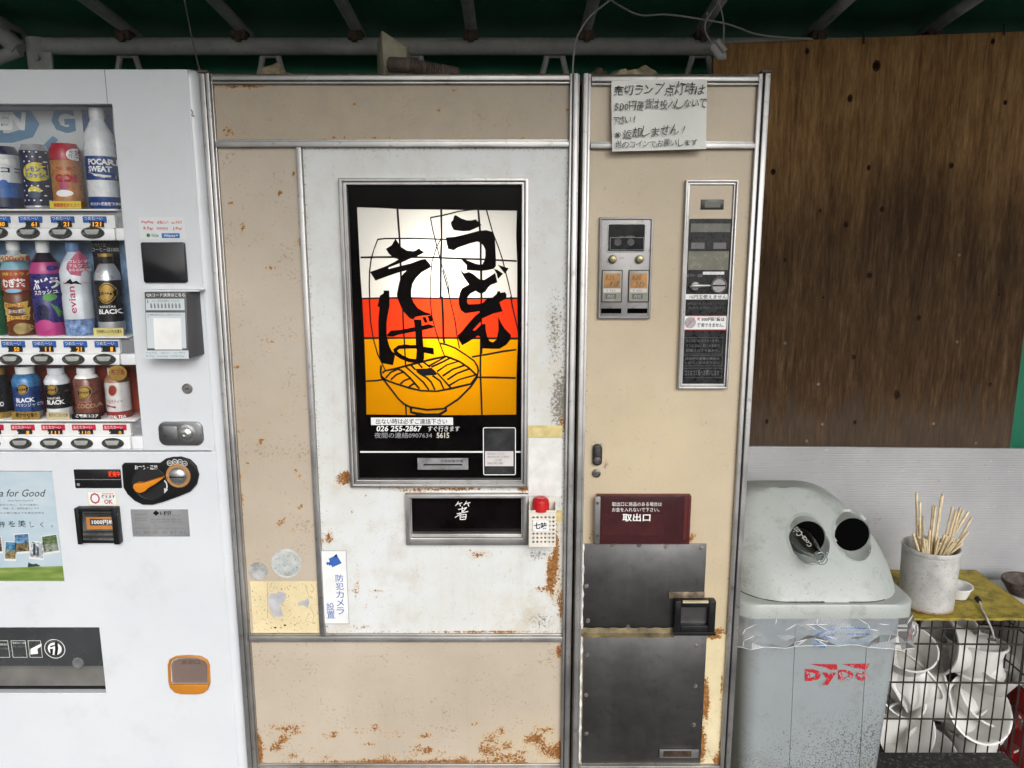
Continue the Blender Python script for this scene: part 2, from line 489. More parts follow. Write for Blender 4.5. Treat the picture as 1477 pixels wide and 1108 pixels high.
for x in (bx0 - .01, 2.5):                                 # posts
    MB().tube([(x, TY, .1), (x, TY, BZ + .02)], .03, 14).build('post', M_PIPE, aw)
a = RECT(36, 74, 73, 99, TY - .05)
pl = MB().box(a[0], a[1], TY - .04, TY - .03, a[2] - .06, a[3]).build('gusset_plate', M_PIPE, aw, bevel=.002)
c = W(52, 83, TY - .05); MB().disc(c, .008, TY - .052, TY - .038, 6).build('bolt', M_PIPE, aw)
MB().tube([W3(-40, 10, TY - .03), W3(28, 72, TY - .03)], .024, 14).build('brace', M_PIPE, aw)
MB().tube([W3(-40, 100, TY - .03), W3(28, 72, TY - .03)], .018, 12).build('brace', M_PIPE, aw)
for x in (-2.5, 2.5):
    MB().tube([(x, FRONT + .05, 0), (x, FRONT + .05, roofz(FRONT + .05))], .024, 12).build('post', M_PIPE, aw)
MB().tube([(-2.6, FRONT + .03, roofz(FRONT + .03) - .05), (2.6, FRONT + .03, roofz(FRONT + .03) - .05)], .02, 12).build('front_beam', M_PIPE, aw)

# ---- plywood sheet
def plywood():
    m, nt, b = newmat('weathered_plywood')
    g1 = nt.noise(1, 6, .62, stretch=(40, 1, 2.6)); g2 = nt.noise(1, 7, .75, stretch=(150, 1, 16)); g3 = nt.noise(3.2, 5, .6)
    g4 = nt.noise(1, 5, .6, stretch=(5, 1, 1.6))
    f = nt.math('ADD', nt.math('MULTIPLY', g1, .38), nt.math('MULTIPLY', g2, .62))
    c = nt.ramp(f, [(.36, (.13, .066, .026, 1)), (.5, (.28, .152, .060, 1)), (.64, (.43, .26, .11, 1))])
    # darker towards the foot of the sheet, greyer along its bottom
    p = nt.new('ShaderNodeSeparateXYZ'); nt.link(nt.new('ShaderNodeNewGeometry').outputs['Position'], p.inputs[0])
    dark_low = nt.step(nt.math('ADD', p.outputs[2], nt.math('MULTIPLY', nt.math('SUBTRACT', g4, .5), .55)), 2.04, 1.52)
    c = nt.mix(nt.math('MULTIPLY', dark_low, .9), c, nt.ramp(f, [(.36, (.011, .006, .003, 1)), (.5, (.030, .016, .008, 1)), (.64, (.070, .041, .022, 1))]))
    c = nt.mix(nt.math('MULTIPLY', nt.step(g3, .5, .7), .25), c, (.05, .030, .013, 1))
    foot = nt.step(nt.math('ADD', p.outputs[2], nt.math('MULTIPLY', nt.math('SUBTRACT', g1, .5), .35)), 1.13, 1.02)
    c = nt.mix(nt.math('MULTIPLY', foot, .4), c, (.085, .068, .055, 1))
    nt.link(c, b.inputs['Base Color']); b.inputs['Roughness'].default_value = .75; b.inputs['Specular IOR Level'].default_value = .12
    nt.link(nt.bump(f, .35, .002), b.inputs['Normal']); return m
wb = W3(1260, 640, WALL_Y)
ply = empty('plywood_sheet', (wb.x, WALL_Y, wb.z))
tag(ply, 'dark weathered plywood sheet with knots fixed behind the trash bin', 'plywood')
tl = W(1030, 63, WALL_Y); tr = W(1560, 42, WALL_Y); br = W(1456, 652, WALL_Y); bl = W(1030, 652, WALL_Y)
xr = br[0]; zt2 = tl[1] + (tr[1] - tl[1]) * (xr - tl[0]) / (tr[0] - tl[0])
MB().prism([(tl[0], .102), (xr, .102), (xr, zt2), (tl[0], tl[1])], WALL_Y, WALL_Y + .012).build('panel', plywood(), ply)
M_KRING = mat('knot_ring_wood', (.055, .030, .012), .7, spec=.1, var=.35, scale=260, bump=.4)
M_KNOT = mat('knot_wood', (.022, .010, .005), .7, spec=.1, var=.4, scale=300, bump=.5)
M_NAIL = mat('nail_head', (.16, .13, .11), .6, .4, var=.3, scale=100)
knots = [(1264, 95, 8), (1226, 142, 5), (1253, 242, 4), (1372, 239, 5), (1220, 324, 6), (1254, 397, 7), (1325, 458, 6), (1232, 515, 6), (1294, 569, 8),
         (1132, 375, 4), (1187, 429, 3), (1428, 554, 4), (1441, 425, 4), (1233, 609, 4), (1115, 248, 5), (1164, 74, 4), (1183, 304, 3), (1450, 148, 4), (1106, 608, 4), (1272, 302, 5), (1432, 60, 4)]
for px, py, r in knots:
    c = W(px, py, WALL_Y); rr = sx(r, WALL_Y) * .46
    MB().disc(c, rr * 1.5, WALL_Y - .0006, WALL_Y + .003, 14, rr * random.uniform(1.8, 2.6)).build('knot_ring', M_KRING, ply)
    MB().disc(c, rr, WALL_Y - .0012, WALL_Y + .003, 12, rr * random.uniform(1.0, 1.6)).build('knot', M_KNOT, ply)
for px, py in ((1132, 495), (1180, 554), (1380, 493), (1346, 611), (1407, 639), (1383, 368), (1163, 636), (1186, 612)):
    c = W(px, py, WALL_Y); MB().disc(c, .0042, WALL_Y - .002, WALL_Y + .002, 10).build('nail', M_NAIL, ply)
for px in (1245, 1447):
    a = W(px, 55 if px < 1300 else 42, WALL_Y)
    MB().tube([(a[0], WALL_Y - .003, a[1] + .012), (a[0] + .002, WALL_Y - .004, a[1] - .016)], .002, 6).build('staple', M_BLACK, ply)

# ---- corrugated plastic sheet under it
def twinwall():
    m, nt, b = newmat('twinwall_plastic')
    pos = nt.new('ShaderNodeNewGeometry').outputs['Position']
    w = nt.new('ShaderNodeTexWave', wave_type='BANDS', bands_direction='Z'); w.inputs['Scale'].default_value = 62; nt.link(pos, w.inputs[0])
    c = nt.ramp(nt.noise(3, 5, .6), [(.3, (.30, .30, .31, 1)), (.7, (.43, .43, .44, 1))])
    c = nt.mix(nt.math('MULTIPLY', w.outputs['Fac'], .18), c, (.22, .22, .22, 1))
    c = nt.mix(nt.math('MULTIPLY', nt.step(nt.noise(30, 7, .75), .60, .72), .5), c, (.17, .165, .16, 1))
    c = nt.mix(nt.math('MULTIPLY', nt.step(nt.noise(1, 6, .7, stretch=(45, 1, 60)), .675, .72), .7), c, (.7, .7, .7, 1))
    nt.link(c, b.inputs['Base Color']); b.inputs['Roughness'].default_value = .38
    nt.link(nt.bump(w.outputs['Fac'], .3, .0015), b.inputs['Normal']); return m
a0 = W(1030, 643, WALL_Y - .012); a1 = W(1477, 648, WALL_Y - .012)
tw = MB().prism([(a0[0], .1), (2.3, .1), (2.3, a1[1] - .006), (a0[0], a0[1])], WALL_Y - .016, WALL_Y - .008).build('plastic_sheet', twinwall())
tag(tw, 'translucent white corrugated plastic sheet standing below the plywood', 'plastic sheet')

# ================================================================== noodle vending machine
X0, ZT = W(290, 107.5); X1 = W(1108.5, 109)[0]
ZB = .16
nm = empty('noodle_vending_machine', ((X0 + X1) / 2, 0, .10))
tag(nm, 'old rusty beige and white noodle vending machine with lit picture panel', 'vending machine')
M_CAB = mat('cabinet_paint', (.45, .39, .30), .5, var=.15, scale=5)
MB().box(X0 + .002, X1 - .002, .135, WALL_Y - .045, ZB, ZT - .006).build('cabinet', M_CAB, nm, bevel=.004)
for x in (X0 + .06, X1 - .06):
    for y in (.2, .52):
        MB().lathe((x, y, .10), [(.028, 0), (.028, .012), (.012, .016), (.012, .062)], 14).build('foot', M_STEEL, nm)
MB().box(X0 + .01, X1 - .01, .05, .06, .125, ZB + .02).build('kick_plate', M_STEEL, nm)

beige = worn('beige_enamel', (.53, .455, .37), .42, 1.0, .20, .5)
beige2 = worn('beige_enamel_service', (.57, .47, .335), .40, .9, .20, .14)
whitep = worn('white_enamel', (.71, .735, .745), .34, 1.0, .10, .12)

def door(name, label, xl, xr):
    d = MB()
    d.box(xl, xl + .003, .004, .13, ZB, ZT); d.box(xr - .003, xr, .004, .13, ZB, ZT)
    d.box(xl + .0035, xr - .0035, .004, .13, ZT - .003, ZT - .0005); d.box(xl + .0035, xr - .0035, .004, .13, ZB + .0005, ZB + .003)
    o = d.build(name, M_CAB, nm); o['label'] = label; return o
LX0 = X0 + .001; LX1 = W(836, 130)[0]; RX0 = W(840.5, 130)[0]; RX1 = X1 - .001
dl = door('main_door', 'wide door with picture panel and white front', LX0, LX1)
dr = door('service_door', 'narrow beige door with coin unit', RX0, RX1)
MB().box(LX1 - .001, RX0 + .001, .03, .05, ZB, ZT - .01).build('door_gap_seal', mat('grime_black', (.018, .013, .009), .9, var=.4, scale=40), nm)

def stile(x0, x1, y0, y1, par, z0=ZB, z1=ZT, m=None, nm_='stile'):
    MB().box(x0, x1, y0, y1, z0, z1).build(nm_, m or M_ALU, par, bevel=.0012)
xx = lambda px: W(px, 130)[0]
# left door: flange, groove, bead, lip
stile(xx(291.0), xx(299.0), -.010, .02, dl)
stile(xx(299.2), xx(300.6), -.003, .02, dl, m=M_BLACK)
stile(xx(300.8), xx(306.5), -.013, .02, dl)
stile(xx(306.7), xx(308.6), -.006, .02, dl)
stile(xx(821.2), xx(824.6), -.012, .02, dl)
stile(xx(824.8), xx(826.2), -.004, .02, dl)
stile(xx(826.4), xx(833.5), -.012, .02, dl)
stile(xx(833.7), xx(835.8), -.003, .02, dl)
# right door
stile(xx(840.7), xx(847.6), -.012, .02, dr)
stile(xx(847.8), xx(852.0), -.007, .02, dr)
stile(xx(1091), xx(1097.4), -.010, .02, dr)
stile(xx(1097.6), xx(1099.6), -.003, .02, dr, m=M_BLACK)
stile(xx(1099.8), xx(1107.8), -.012, .02, dr)
# corner caps
for a, b in ((290.2, 305), (1094, 1108.6)):
    MB().box(xx(a), xx(b), -.014, .03, ZT + .0005, ZT + .005).build('corner_cap', mat('dirty_cap', (.12, .09, .07), .7, var=.3, scale=60), dl if a < 500 else dr, bevel=.001)

def rail(pa, pb, xa, xb, y0, par, m=None, xpx=600):
    za = W(xpx, pa)[1]; zb = W(xpx, pb)[1]
    MB().box(xa, xb, y0, .018, zb, za).build('rail', m or M_ALUH, par, bevel=.001)
    return za, zb
l0, l1 = xx(308.8), xx(821.0)
r0, r1 = xx(852.2), xx(1090.8)
M_TOPDIRT = mat('top_dirt', (.13, .10, .075), .8, var=.35, scale=50)
rail(107.8, 110.3, l0, l1, -.008, dl, M_TOPDIRT); rail(110.5, 117.6, l0, l1, -.011, dl); rail(117.8, 119.2, l0, l1, -.004, dl); rail(119.3, 122.2, l0, l1, -.009, dl)
rail(201.2, 204.6, l0, l1, -.004, dl); rail(204.8, 213.0, l0, l1, -.011, dl)
rail(913.4, 915.0, l0, l1, -.005, dl, xpx=580); rail(915.2, 922.6, l0, l1, -.011, dl, xpx=580)
rail(1100.5, 1102.5, l0, l1, -.004, dl, xpx=580)
rail(1102.7, 1106.5, l0, l1, -.010, dl, xpx=580)
rail(108.5, 112.0, r0, r1, -.008, dr, M_TOPDIRT, 970); rail(112.2, 119.3, r0, r1, -.011, dr, xpx=970); rail(119.5, 120.8, r0, r1, -.004, dr, xpx=970); rail(121, 124.2, r0, r1, -.009, dr, xpx=970)
rail(204.2, 207.4, r0, r1, -.005, dr, xpx=970); rail(207.6, 215.4, r0, r1, -.012, dr, xpx=970)
rail(1101.5, 1105.5, r0, r1, -.009, dr, xpx=930)
vt0, vt1 = W(428.4, 215)[0], W(436.0, 215)[0]
zr2 = W(600, 213.2)[1]; zr3 = W(580, 913.2)[1]; zr3b = W(580, 922.8)[1]; zr4 = W(580, 1100.3)[1]
MB().box(vt0, vt1, -.010, .018, zr3, zr2).build('mullion', M_ALU, dl, bevel=.001)

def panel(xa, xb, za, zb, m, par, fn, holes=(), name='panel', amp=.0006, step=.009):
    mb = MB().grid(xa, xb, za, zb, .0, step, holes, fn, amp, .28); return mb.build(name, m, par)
S_ = random.Random(3)
speck = [(S_.uniform(315, 820), S_.uniform(125, 200), S_.uniform(3, 9), S_.uniform(3, 7), S_.uniform(.45, .75)) for _ in range(26)]
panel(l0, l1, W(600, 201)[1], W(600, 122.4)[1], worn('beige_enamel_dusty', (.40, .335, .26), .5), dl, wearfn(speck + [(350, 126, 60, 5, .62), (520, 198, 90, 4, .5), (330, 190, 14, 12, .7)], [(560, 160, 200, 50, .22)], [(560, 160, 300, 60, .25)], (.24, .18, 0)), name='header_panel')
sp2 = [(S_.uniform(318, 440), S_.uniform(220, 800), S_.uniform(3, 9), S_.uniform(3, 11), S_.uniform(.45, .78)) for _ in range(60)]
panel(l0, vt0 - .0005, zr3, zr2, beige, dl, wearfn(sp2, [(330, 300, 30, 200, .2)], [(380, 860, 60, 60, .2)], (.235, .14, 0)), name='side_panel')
# white front with openings for the picture window and the chopstick drawer
PW = RECT(500, 266, 752.5, 691); CD = RECT(593, 716, 752, 772)
sp3 = [(S_.uniform(440, 810), S_.uniform(700, 905), S_.uniform(2, 6), S_.uniform(2, 6), S_.uniform(.4, .72)) for _ in range(55)]
rust_w = sp3 + [(498, 690, 17, 13, .95), (560, 703, 50, 4, .9), (640, 704, 130, 4, .85), (755, 704, 14, 8, .95), (600, 708, 30, 5, .8), (795, 828, 10, 40, .98), (803, 800, 5, 70, .9), (808, 870, 4, 40, .8),
                (640, 783, 30, 6, .62), (690, 800, 30, 10, .60), (780, 850, 22, 6, .66), (810, 610, 6, 14, .7), (475, 775, 10, 18, .68), (515, 845, 5, 45, .60), (765, 880, 3, 30, .55), (700, 911, 130, 3, .6), (520, 905, 30, 5, .6), (545, 852, 22, 4, .6)]
gr_w = [(800, 480, 18, 90, .72), (806, 580, 18, 70, .88), (775, 800, 22, 12, .78), (780, 895, 36, 22, .66), (730, 830, 60, 60, .36), (640, 850, 120, 70, .26), (800, 860, 14, 60, .55), (480, 900, 25, 12, .4), (620, 790, 60, 14, .4), (470, 740, 14, 60, .34), (808, 700, 6, 80, .5)]
ye_w = [(790, 560, 30, 90, .45), (760, 890, 60, 40, .45), (480, 905, 40, 12, .35), (560, 700, 200, 8, .5), (580, 760, 12, 60, .25), (800, 820, 14, 90, .6)]
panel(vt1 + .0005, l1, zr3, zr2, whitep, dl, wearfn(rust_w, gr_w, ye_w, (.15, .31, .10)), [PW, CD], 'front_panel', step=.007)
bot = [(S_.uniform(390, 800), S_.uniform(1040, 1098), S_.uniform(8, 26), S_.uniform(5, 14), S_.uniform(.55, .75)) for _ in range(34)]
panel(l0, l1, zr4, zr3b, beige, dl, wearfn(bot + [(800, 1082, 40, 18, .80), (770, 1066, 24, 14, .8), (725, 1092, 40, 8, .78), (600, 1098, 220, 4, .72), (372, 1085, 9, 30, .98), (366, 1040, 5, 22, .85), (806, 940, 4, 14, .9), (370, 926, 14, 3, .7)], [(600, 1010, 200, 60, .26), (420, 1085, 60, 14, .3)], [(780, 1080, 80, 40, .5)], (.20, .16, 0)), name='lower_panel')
rp_r = [(862, 776, 9, 12, 1.0), (850, 770, 4, 16, .9), (992, 778, 10, 8, .98), (1000, 772, 8, 6, .75), (875, 668, 5, 7, .8), (1035, 912, 14, 7, 1.0), (850, 900, 5, 8, .8), (1046, 990, 3, 60, .7), (990, 722, 6, 3, .7)]
rp_g = [(862, 645, 12, 14, .8), (872, 672, 5, 9, .95), (950, 700, 60, 24, .42), (1020, 680, 40, 60, .34), (1015, 610, 30, 10, .5), (1050, 425, 6, 20, .5), (935, 640, 60, 60, .26), (850, 300, 10, 60, .24), (1030, 800, 16, 60, .42)]
TK = RECT(866, 716, 985, 784)
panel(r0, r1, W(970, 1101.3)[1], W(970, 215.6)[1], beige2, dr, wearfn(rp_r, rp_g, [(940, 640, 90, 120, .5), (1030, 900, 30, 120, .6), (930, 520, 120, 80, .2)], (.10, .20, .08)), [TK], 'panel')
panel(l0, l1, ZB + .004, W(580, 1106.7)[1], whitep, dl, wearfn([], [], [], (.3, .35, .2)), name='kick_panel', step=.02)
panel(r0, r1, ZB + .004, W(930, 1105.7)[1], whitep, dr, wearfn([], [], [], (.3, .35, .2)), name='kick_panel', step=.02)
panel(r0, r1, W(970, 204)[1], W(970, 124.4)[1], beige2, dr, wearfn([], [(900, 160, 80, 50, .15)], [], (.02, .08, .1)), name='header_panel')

# ------------------------------------------------------------------ picture window
def frame(px0, py0, px1, py1, px2, py2, px3, py3, ya, par, m, name, bev=.0015):
    o = RECT(px0, py0, px1, py1); i = RECT(px2, py2, px3, py3); mb = MB()
    mb.add([(o[0], ya, o[3]), (o[1], ya, o[3]), (o[1], ya, o[2]), (o[0], ya, o[2]), (i[0], ya, i[3]), (i[1], ya, i[3]), (i[1], ya, i[2]), (i[0], ya, i[2]),
            (o[0], .012, o[3]), (o[1], .012, o[3]), (o[1], .012, o[2]), (o[0], .012, o[2]), (i[0], .012, i[3]), (i[1], .012, i[3]), (i[1], .012, i[2]), (i[0], .012, i[2])],
           [(0, 4, 5, 1), (1, 5, 6, 2), (2, 6, 7, 3), (3, 7, 4, 0), (0, 1, 9, 8), (1, 2, 10, 9), (2, 3, 11, 10), (3, 0, 8, 11), (4, 12, 13, 5), (5, 13, 14, 6), (6, 14, 15, 7), (7, 15, 12, 4)])
    return mb.build(name, m, par, bevel=bev)
frame(489.5, 257.5, 760.8, 700.5, 495.5, 262.5, 755.5, 696.0, -.014, dl, M_ALU, 'window_frame')
frame(495.7, 262.7, 755.3, 695.8, 501.0, 267.0, 751.5, 690.8, -.009, dl, M_ALU, 'window_frame', .001)
# light box with its tube
M_BOXW = mat('light_box_white', (.34, .34, .33), .8, var=.02)
q = RECT(503, 269, 751.0, 689)
lb = MB()
PB = RECT(515, 298, 744, 598.5)
lb.box(PB[0] - .012, PB[1] + .012, .118, .122, PB[2] - .012, PB[3] + .012)
lb.box(PB[0] - .016, PB[0] - .012, .010, .122, PB[2] - .012, PB[3] + .012); lb.box(PB[1] + .012, PB[1] + .016, .010, .122, PB[2] - .012, PB[3] + .012)
lb.box(PB[0] - .016, PB[1] + .016, .010, .122, PB[3] + .012, PB[3] + .016); lb.box(PB[0] - .016, PB[1] + .016, .010, .122, PB[2] - .016, PB[2] - .012)
lb.build('light_box', M_BOXW, dl)
tm = bpy.data.materials.new('fluorescent_tube'); tm.use_nodes = True; tn = NT(tm); tn.n.clear()
em = tn.new('ShaderNodeEmission'); em.inputs[0].default_value = (1, .93, .78, 1); em.inputs[1].default_value = 20.0
ou = tn.new('ShaderNodeOutputMaterial'); tn.link(em.outputs[0], ou.inputs[0])
ta = W(640, 335, .07); tb = W(648, 520, .07)
MB().tube([(ta[0], .072, ta[1]), (ta[0], .072, tb[1])], .014, 12).build('fluorescent_tube', tm, dl)
def translucent(name, c, k=.55):
    m = bpy.data.materials.new(name); m.use_nodes = True; nt = NT(m); nt.n.clear()
    d = nt.new('ShaderNodeBsdfDiffuse'); t = nt.new('ShaderNodeBsdfTranslucent'); x = nt.new('ShaderNodeMixShader'); o = nt.new('ShaderNodeOutputMaterial')
    d.inputs[0].default_value = tuple(c) + (1,); t.inputs[0].default_value = tuple(c) + (1,); x.inputs[0].default_value = k
    nt.link(d.outputs[0], x.inputs[1]); nt.link(t.outputs[0], x.inputs[2]); nt.link(x.outputs[0], o.inputs[0]); return m
T_W = translucent('opal_white', (.78, .78, .78)); T_R = translucent('opal_red', (.80, .045, .012)); T_Y = translucent('opal_yellow', (.86, .36, .003))
yP = .0085
def P1(pts, ox, oy, s, y=yP): return [W(ox + a / s, oy + b / s, y) for a, b in pts]
def band(pa, pb, m):
    za = W(630, pa, yP)[1]; zb = W(630, pb, yP)[1]
    MB().add([(PB[0] - .006, yP, zb), (PB[1] + .006, yP, zb), (PB[1] + .006, yP, za), (PB[0] - .006, yP, za)], [(0, 1, 2, 3)]).build('picture_pane', m, dl, smooth=0)
band(296, 429.5, T_W); band(429.6, 488, T_R); band(488.1, 601, T_Y)
# black surround with the wavy hand-cut opening
yK = .0070
outer = [(q[0] - .003, q[2] - .003), (q[1] + .003, q[2] - .003), (q[1] + .003, q[3] + .003), (q[0] - .003, q[3] + .003)]
inner = [W(a, b, yK) for a, b in ((515, 299), (545, 300), (580, 302), (640, 302.5), (700, 303.5), (745.5, 304), (744.5, 340), (746, 380), (746, 430), (747, 488), (745, 540), (744.5, 598), (700, 598.5), (620, 599), (560, 598), (528.5, 598), (528, 560), (526, 500), (523, 440), (520, 400), (517, 340))]
mb = MB()
mb.box(q[0] - .002, inner[0][0] - .002, yK, yK + .0012, q[2] - .002, q[3] + .002)
bm = bmesh.new()
ov = [bm.verts.new((x, yK, z)) for x, z in outer]; iv = [bm.verts.new((x, yK, z)) for x, z in inner]
es = [bm.edges.new((ov[i], ov[(i + 1) % 4])) for i in range(4)] + [bm.edges.new((iv[i], iv[(i + 1) % len(iv)])) for i in range(len(iv))]
bmesh.ops.triangle_fill(bm, use_beauty=True, edges=es)
mb = MB(); bm.verts.index_update(); mb.add([v.co.copy() for v in bm.verts], [[v.index for v in f.verts] for f in bm.faces]); bm.free()
surround = mb.build('black_surround', mat('black_film', (.005, .004, .004), .35, var=.3, scale=14, spec=.02), dl, smooth=0)
# lead lines
L = MB(); wd = sx(2.3)
A = lambda p, w=1.0: L.ribbon(P1(p, 480, 240, 4.617, .0064), wd * w, .0064)
B = lambda p, w=1.0: L.ribbon(P1(p, 620, 390, 9.233, .0062), wd * w, .0062)
D = lambda p, w=1.0: L.ribbon(P1(p, 510, 420, 9.233, .0060), wd * w, .0060)
E_ = lambda p, w=1.0: L.ribbon(P1(p, 510, 480, 6.154, .0058), wd * w, .0058)
A([(430, 275), (437, 380), (445, 480), (450, 620), (455, 760), (460, 880)], 1.2); D([(650, 90), (655, 230), (665, 500), (680, 730), (692, 990)]); E_([(463, 640), (468, 738)])
A([(722, 280), (725, 480), (720, 600), (718, 880)], 1.25); B([(160, 350), (175, 600), (180, 900), (195, 970)], 1.3)
A([(968, 285), (985, 480), (985, 620), (990, 880)], 1.2); B([(685, -5), (690, 300), (680, 540), (690, 800), (690, 1110)], 1.1); E_([(1130, 0), (1125, 330), (1140, 738)], 1.0)
A([(185, 607), (300, 605), (450, 604), (640, 606), (850, 615), (1000, 620), (1225, 631)], 1.2)
A([(190, 880), (450, 876), (640, 878), (850, 881), (1235, 878)], 1.1)
E_([(85, 48), (400, 47), (700, 46), (1000, 48), (1460, 52)], 1.2)
A([(650, 342), (740, 325), (840, 300), (985, 282)], .8); A([(650, 340), (665, 420), (690, 520), (720, 640), (750, 720), (772, 800), (778, 880)], .65)
B([(170, 0), (240, 250), (265, 380), (310, 560), (340, 700), (360, 870), (395, 1040)], .8)
A([(298, 487), (350, 481), (550, 480), (755, 487)], .8); A([(300, 485), (275, 550), (255, 620), (245, 700), (243, 800), (246, 880)], .75)
D([(210, 90), (225, 400), (262, 630), (320, 840), (420, 1050)], .8)
A([(722, 480), (690, 540), (660, 640), (650, 760), (650, 880)], .7); D([(1018, 85), (1040, 320), (1085, 500), (1130, 650), (1210, 860)], .8)
A([(1022, 285), (1045, 370), (1065, 440), (1100, 530), (1130, 620), (1170, 780), (1195, 890)], .75); B([(1075, 350), (1100, 480), (1125, 590), (1165, 750), (1215, 1010)], .8)
E_([(245, 385), (290, 422), (380, 455), (500, 492), (600, 515), (740, 520), (870, 495), (1040, 455), (1095, 385)], 1.3)
E_([(255, 358), (280, 338), (370, 320), (540, 275), (700, 235), (820, 210), (940, 255), (1020, 310), (1095, 380)], 1.3)
E_([(245, 290), (240, 350), (248, 395), (300, 460), (400, 590), (450, 635), (500, 660), (650, 685), (800, 675), (930, 590), (1040, 480), (1090, 410), (1107, 340), (1100, 300), (1070, 250), (1000, 200), (900, 135), (820, 105), (770, 95)], 1.2)
E_([(510, 665), (510, 705), (560, 718), (640, 730), (760, 728), (822, 690), (818, 660)], 1.7)
for p in ([(110, 430), (200, 425), (280, 413)], [(1100, 396), (1250, 397), (1440, 402)], [(1050, 215), (1200, 190), (1330, 165), (1445, 150)], [(390, 320), (440, 345), (500, 400), (585, 498)], [(455, 295), (540, 370), (620, 440), (668, 508)],
          [(600, 370), (650, 400), (690, 440), (722, 508)], [(700, 380), (770, 430), (800, 500)], [(740, 355), (800, 420), (865, 492)], [(660, 300), (770, 240), (820, 210)], [(690, 305), (790, 260), (870, 218)], [(740, 345), (830, 285), (935, 252)],
          [(790, 385), (880, 325), (990, 288)], [(832, 418), (920, 360), (1035, 318)], [(850, 467), (940, 415), (1092, 372)], [(285, 402), (330, 352), (390, 325)], [(330, 418), (380, 372), (440, 350)], [(415, 455), (450, 425), (505, 405)], [(490, 482), (530, 455), (552, 455)], [(510, 288), (550, 330)], [(575, 272), (610, 312)], [(620, 262), (680, 305)]):
    E_(p, 1.15)
L.flat(P1([(550, 320), (640, 318), (690, 310), (735, 350), (740, 375), (640, 382), (590, 375), (560, 350)], 510, 480, 6.154, .0056), .0056)
L.build('lead_lines', I_BLACK, dl, smooth=0)
# brush lettering
def brush(name, polys, loops=()):
    mb = MB(); yy = .0052
    for o_, s, pts in polys:
        mb.flat(P1(pts, o_[0], o_[1], s, yy), yy); yy -= .0002
    for o_, s, pts, w in loops:
        mb.ribbon(P1(pts, o_[0], o_[1], s, yy), sx(w), yy); yy -= .0002
    o = mb.build(name, mat('black_film_letter', (.008, .006, .006), .35, var=.2, scale=14, spec=.02), dl, smooth=0); return o
cA, cB, cC, cD_, k9 = (620, 280), (620, 390), (500, 330), (510, 420), 9.233
brush('brush_lettering', [
    (cA, k9, [(345, 280), (420, 325), (500, 352), (560, 350), (610, 336), (645, 370), (688, 410), (660, 430), (600, 460), (530, 490), (440, 495), (370, 487), (318, 478), (290, 430), (278, 378), (310, 345), (322, 290)]),
    (cA, k9, [(212, 578), (330, 570), (480, 535), (650, 490), (750, 480), (840, 505), (865, 570), (872, 700), (880, 850), (880, 960), (850, 995), (770, 1015), (680, 1025), (560, 1018), (490, 1012), (490, 945), (440, 895), (400, 843), (470, 870), (540, 900), (600, 925), (660, 940), (700, 935), (725, 890), (740, 820), (738, 740), (715, 690), (680, 650), (630, 632), (540, 655), (440, 690), (370, 715), (318, 750), (245, 732), (225, 660)]),
    (cB, k9, [(395, -15), (455, 40), (520, 22), (570, 45), (670, 125), (730, 125), (870, 35), (900, 160), (810, 195), (775, 230), (740, 285), (690, 310), (660, 305), (610, 275), (560, 250), (520, 185), (460, 100)]),
    (cB, k9, [(530, 185), (600, 240), (604, 278), (540, 310), (505, 355), (495, 420), (515, 452), (640, 448), (700, 440), (760, 380), (830, 365), (890, 315), (900, 280), (935, 278), (940, 300), (1000, 290), (1022, 320), (1020, 375), (925, 425), (970, 545), (890, 565), (780, 590), (700, 630), (660, 545), (560, 560), (470, 573), (410, 530), (385, 450), (385, 370), (400, 300), (430, 240)]),
    (cB, k9, [(690, 540), (780, 510), (880, 560), (700, 640), (690, 670), (640, 720), (570, 800), (605, 800), (690, 720), (740, 710), (745, 800), (770, 900), (800, 945), (840, 960), (890, 920), (915, 800), (910, 620), (960, 720), (1000, 780), (1080, 860), (1075, 920), (1020, 990), (930, 1045), (830, 1045), (690, 1040), (680, 890), (640, 870), (520, 950), (430, 1000), (385, 930), (370, 865), (420, 820), (520, 700), (600, 610)]),
    (cA, k9, [(905, 942), (980, 965), (1050, 990), (1000, 1062)]), (cA, k9, [(850, 995), (900, 1010), (975, 1060), (930, 1110), (905, 1130), (890, 1060)])])
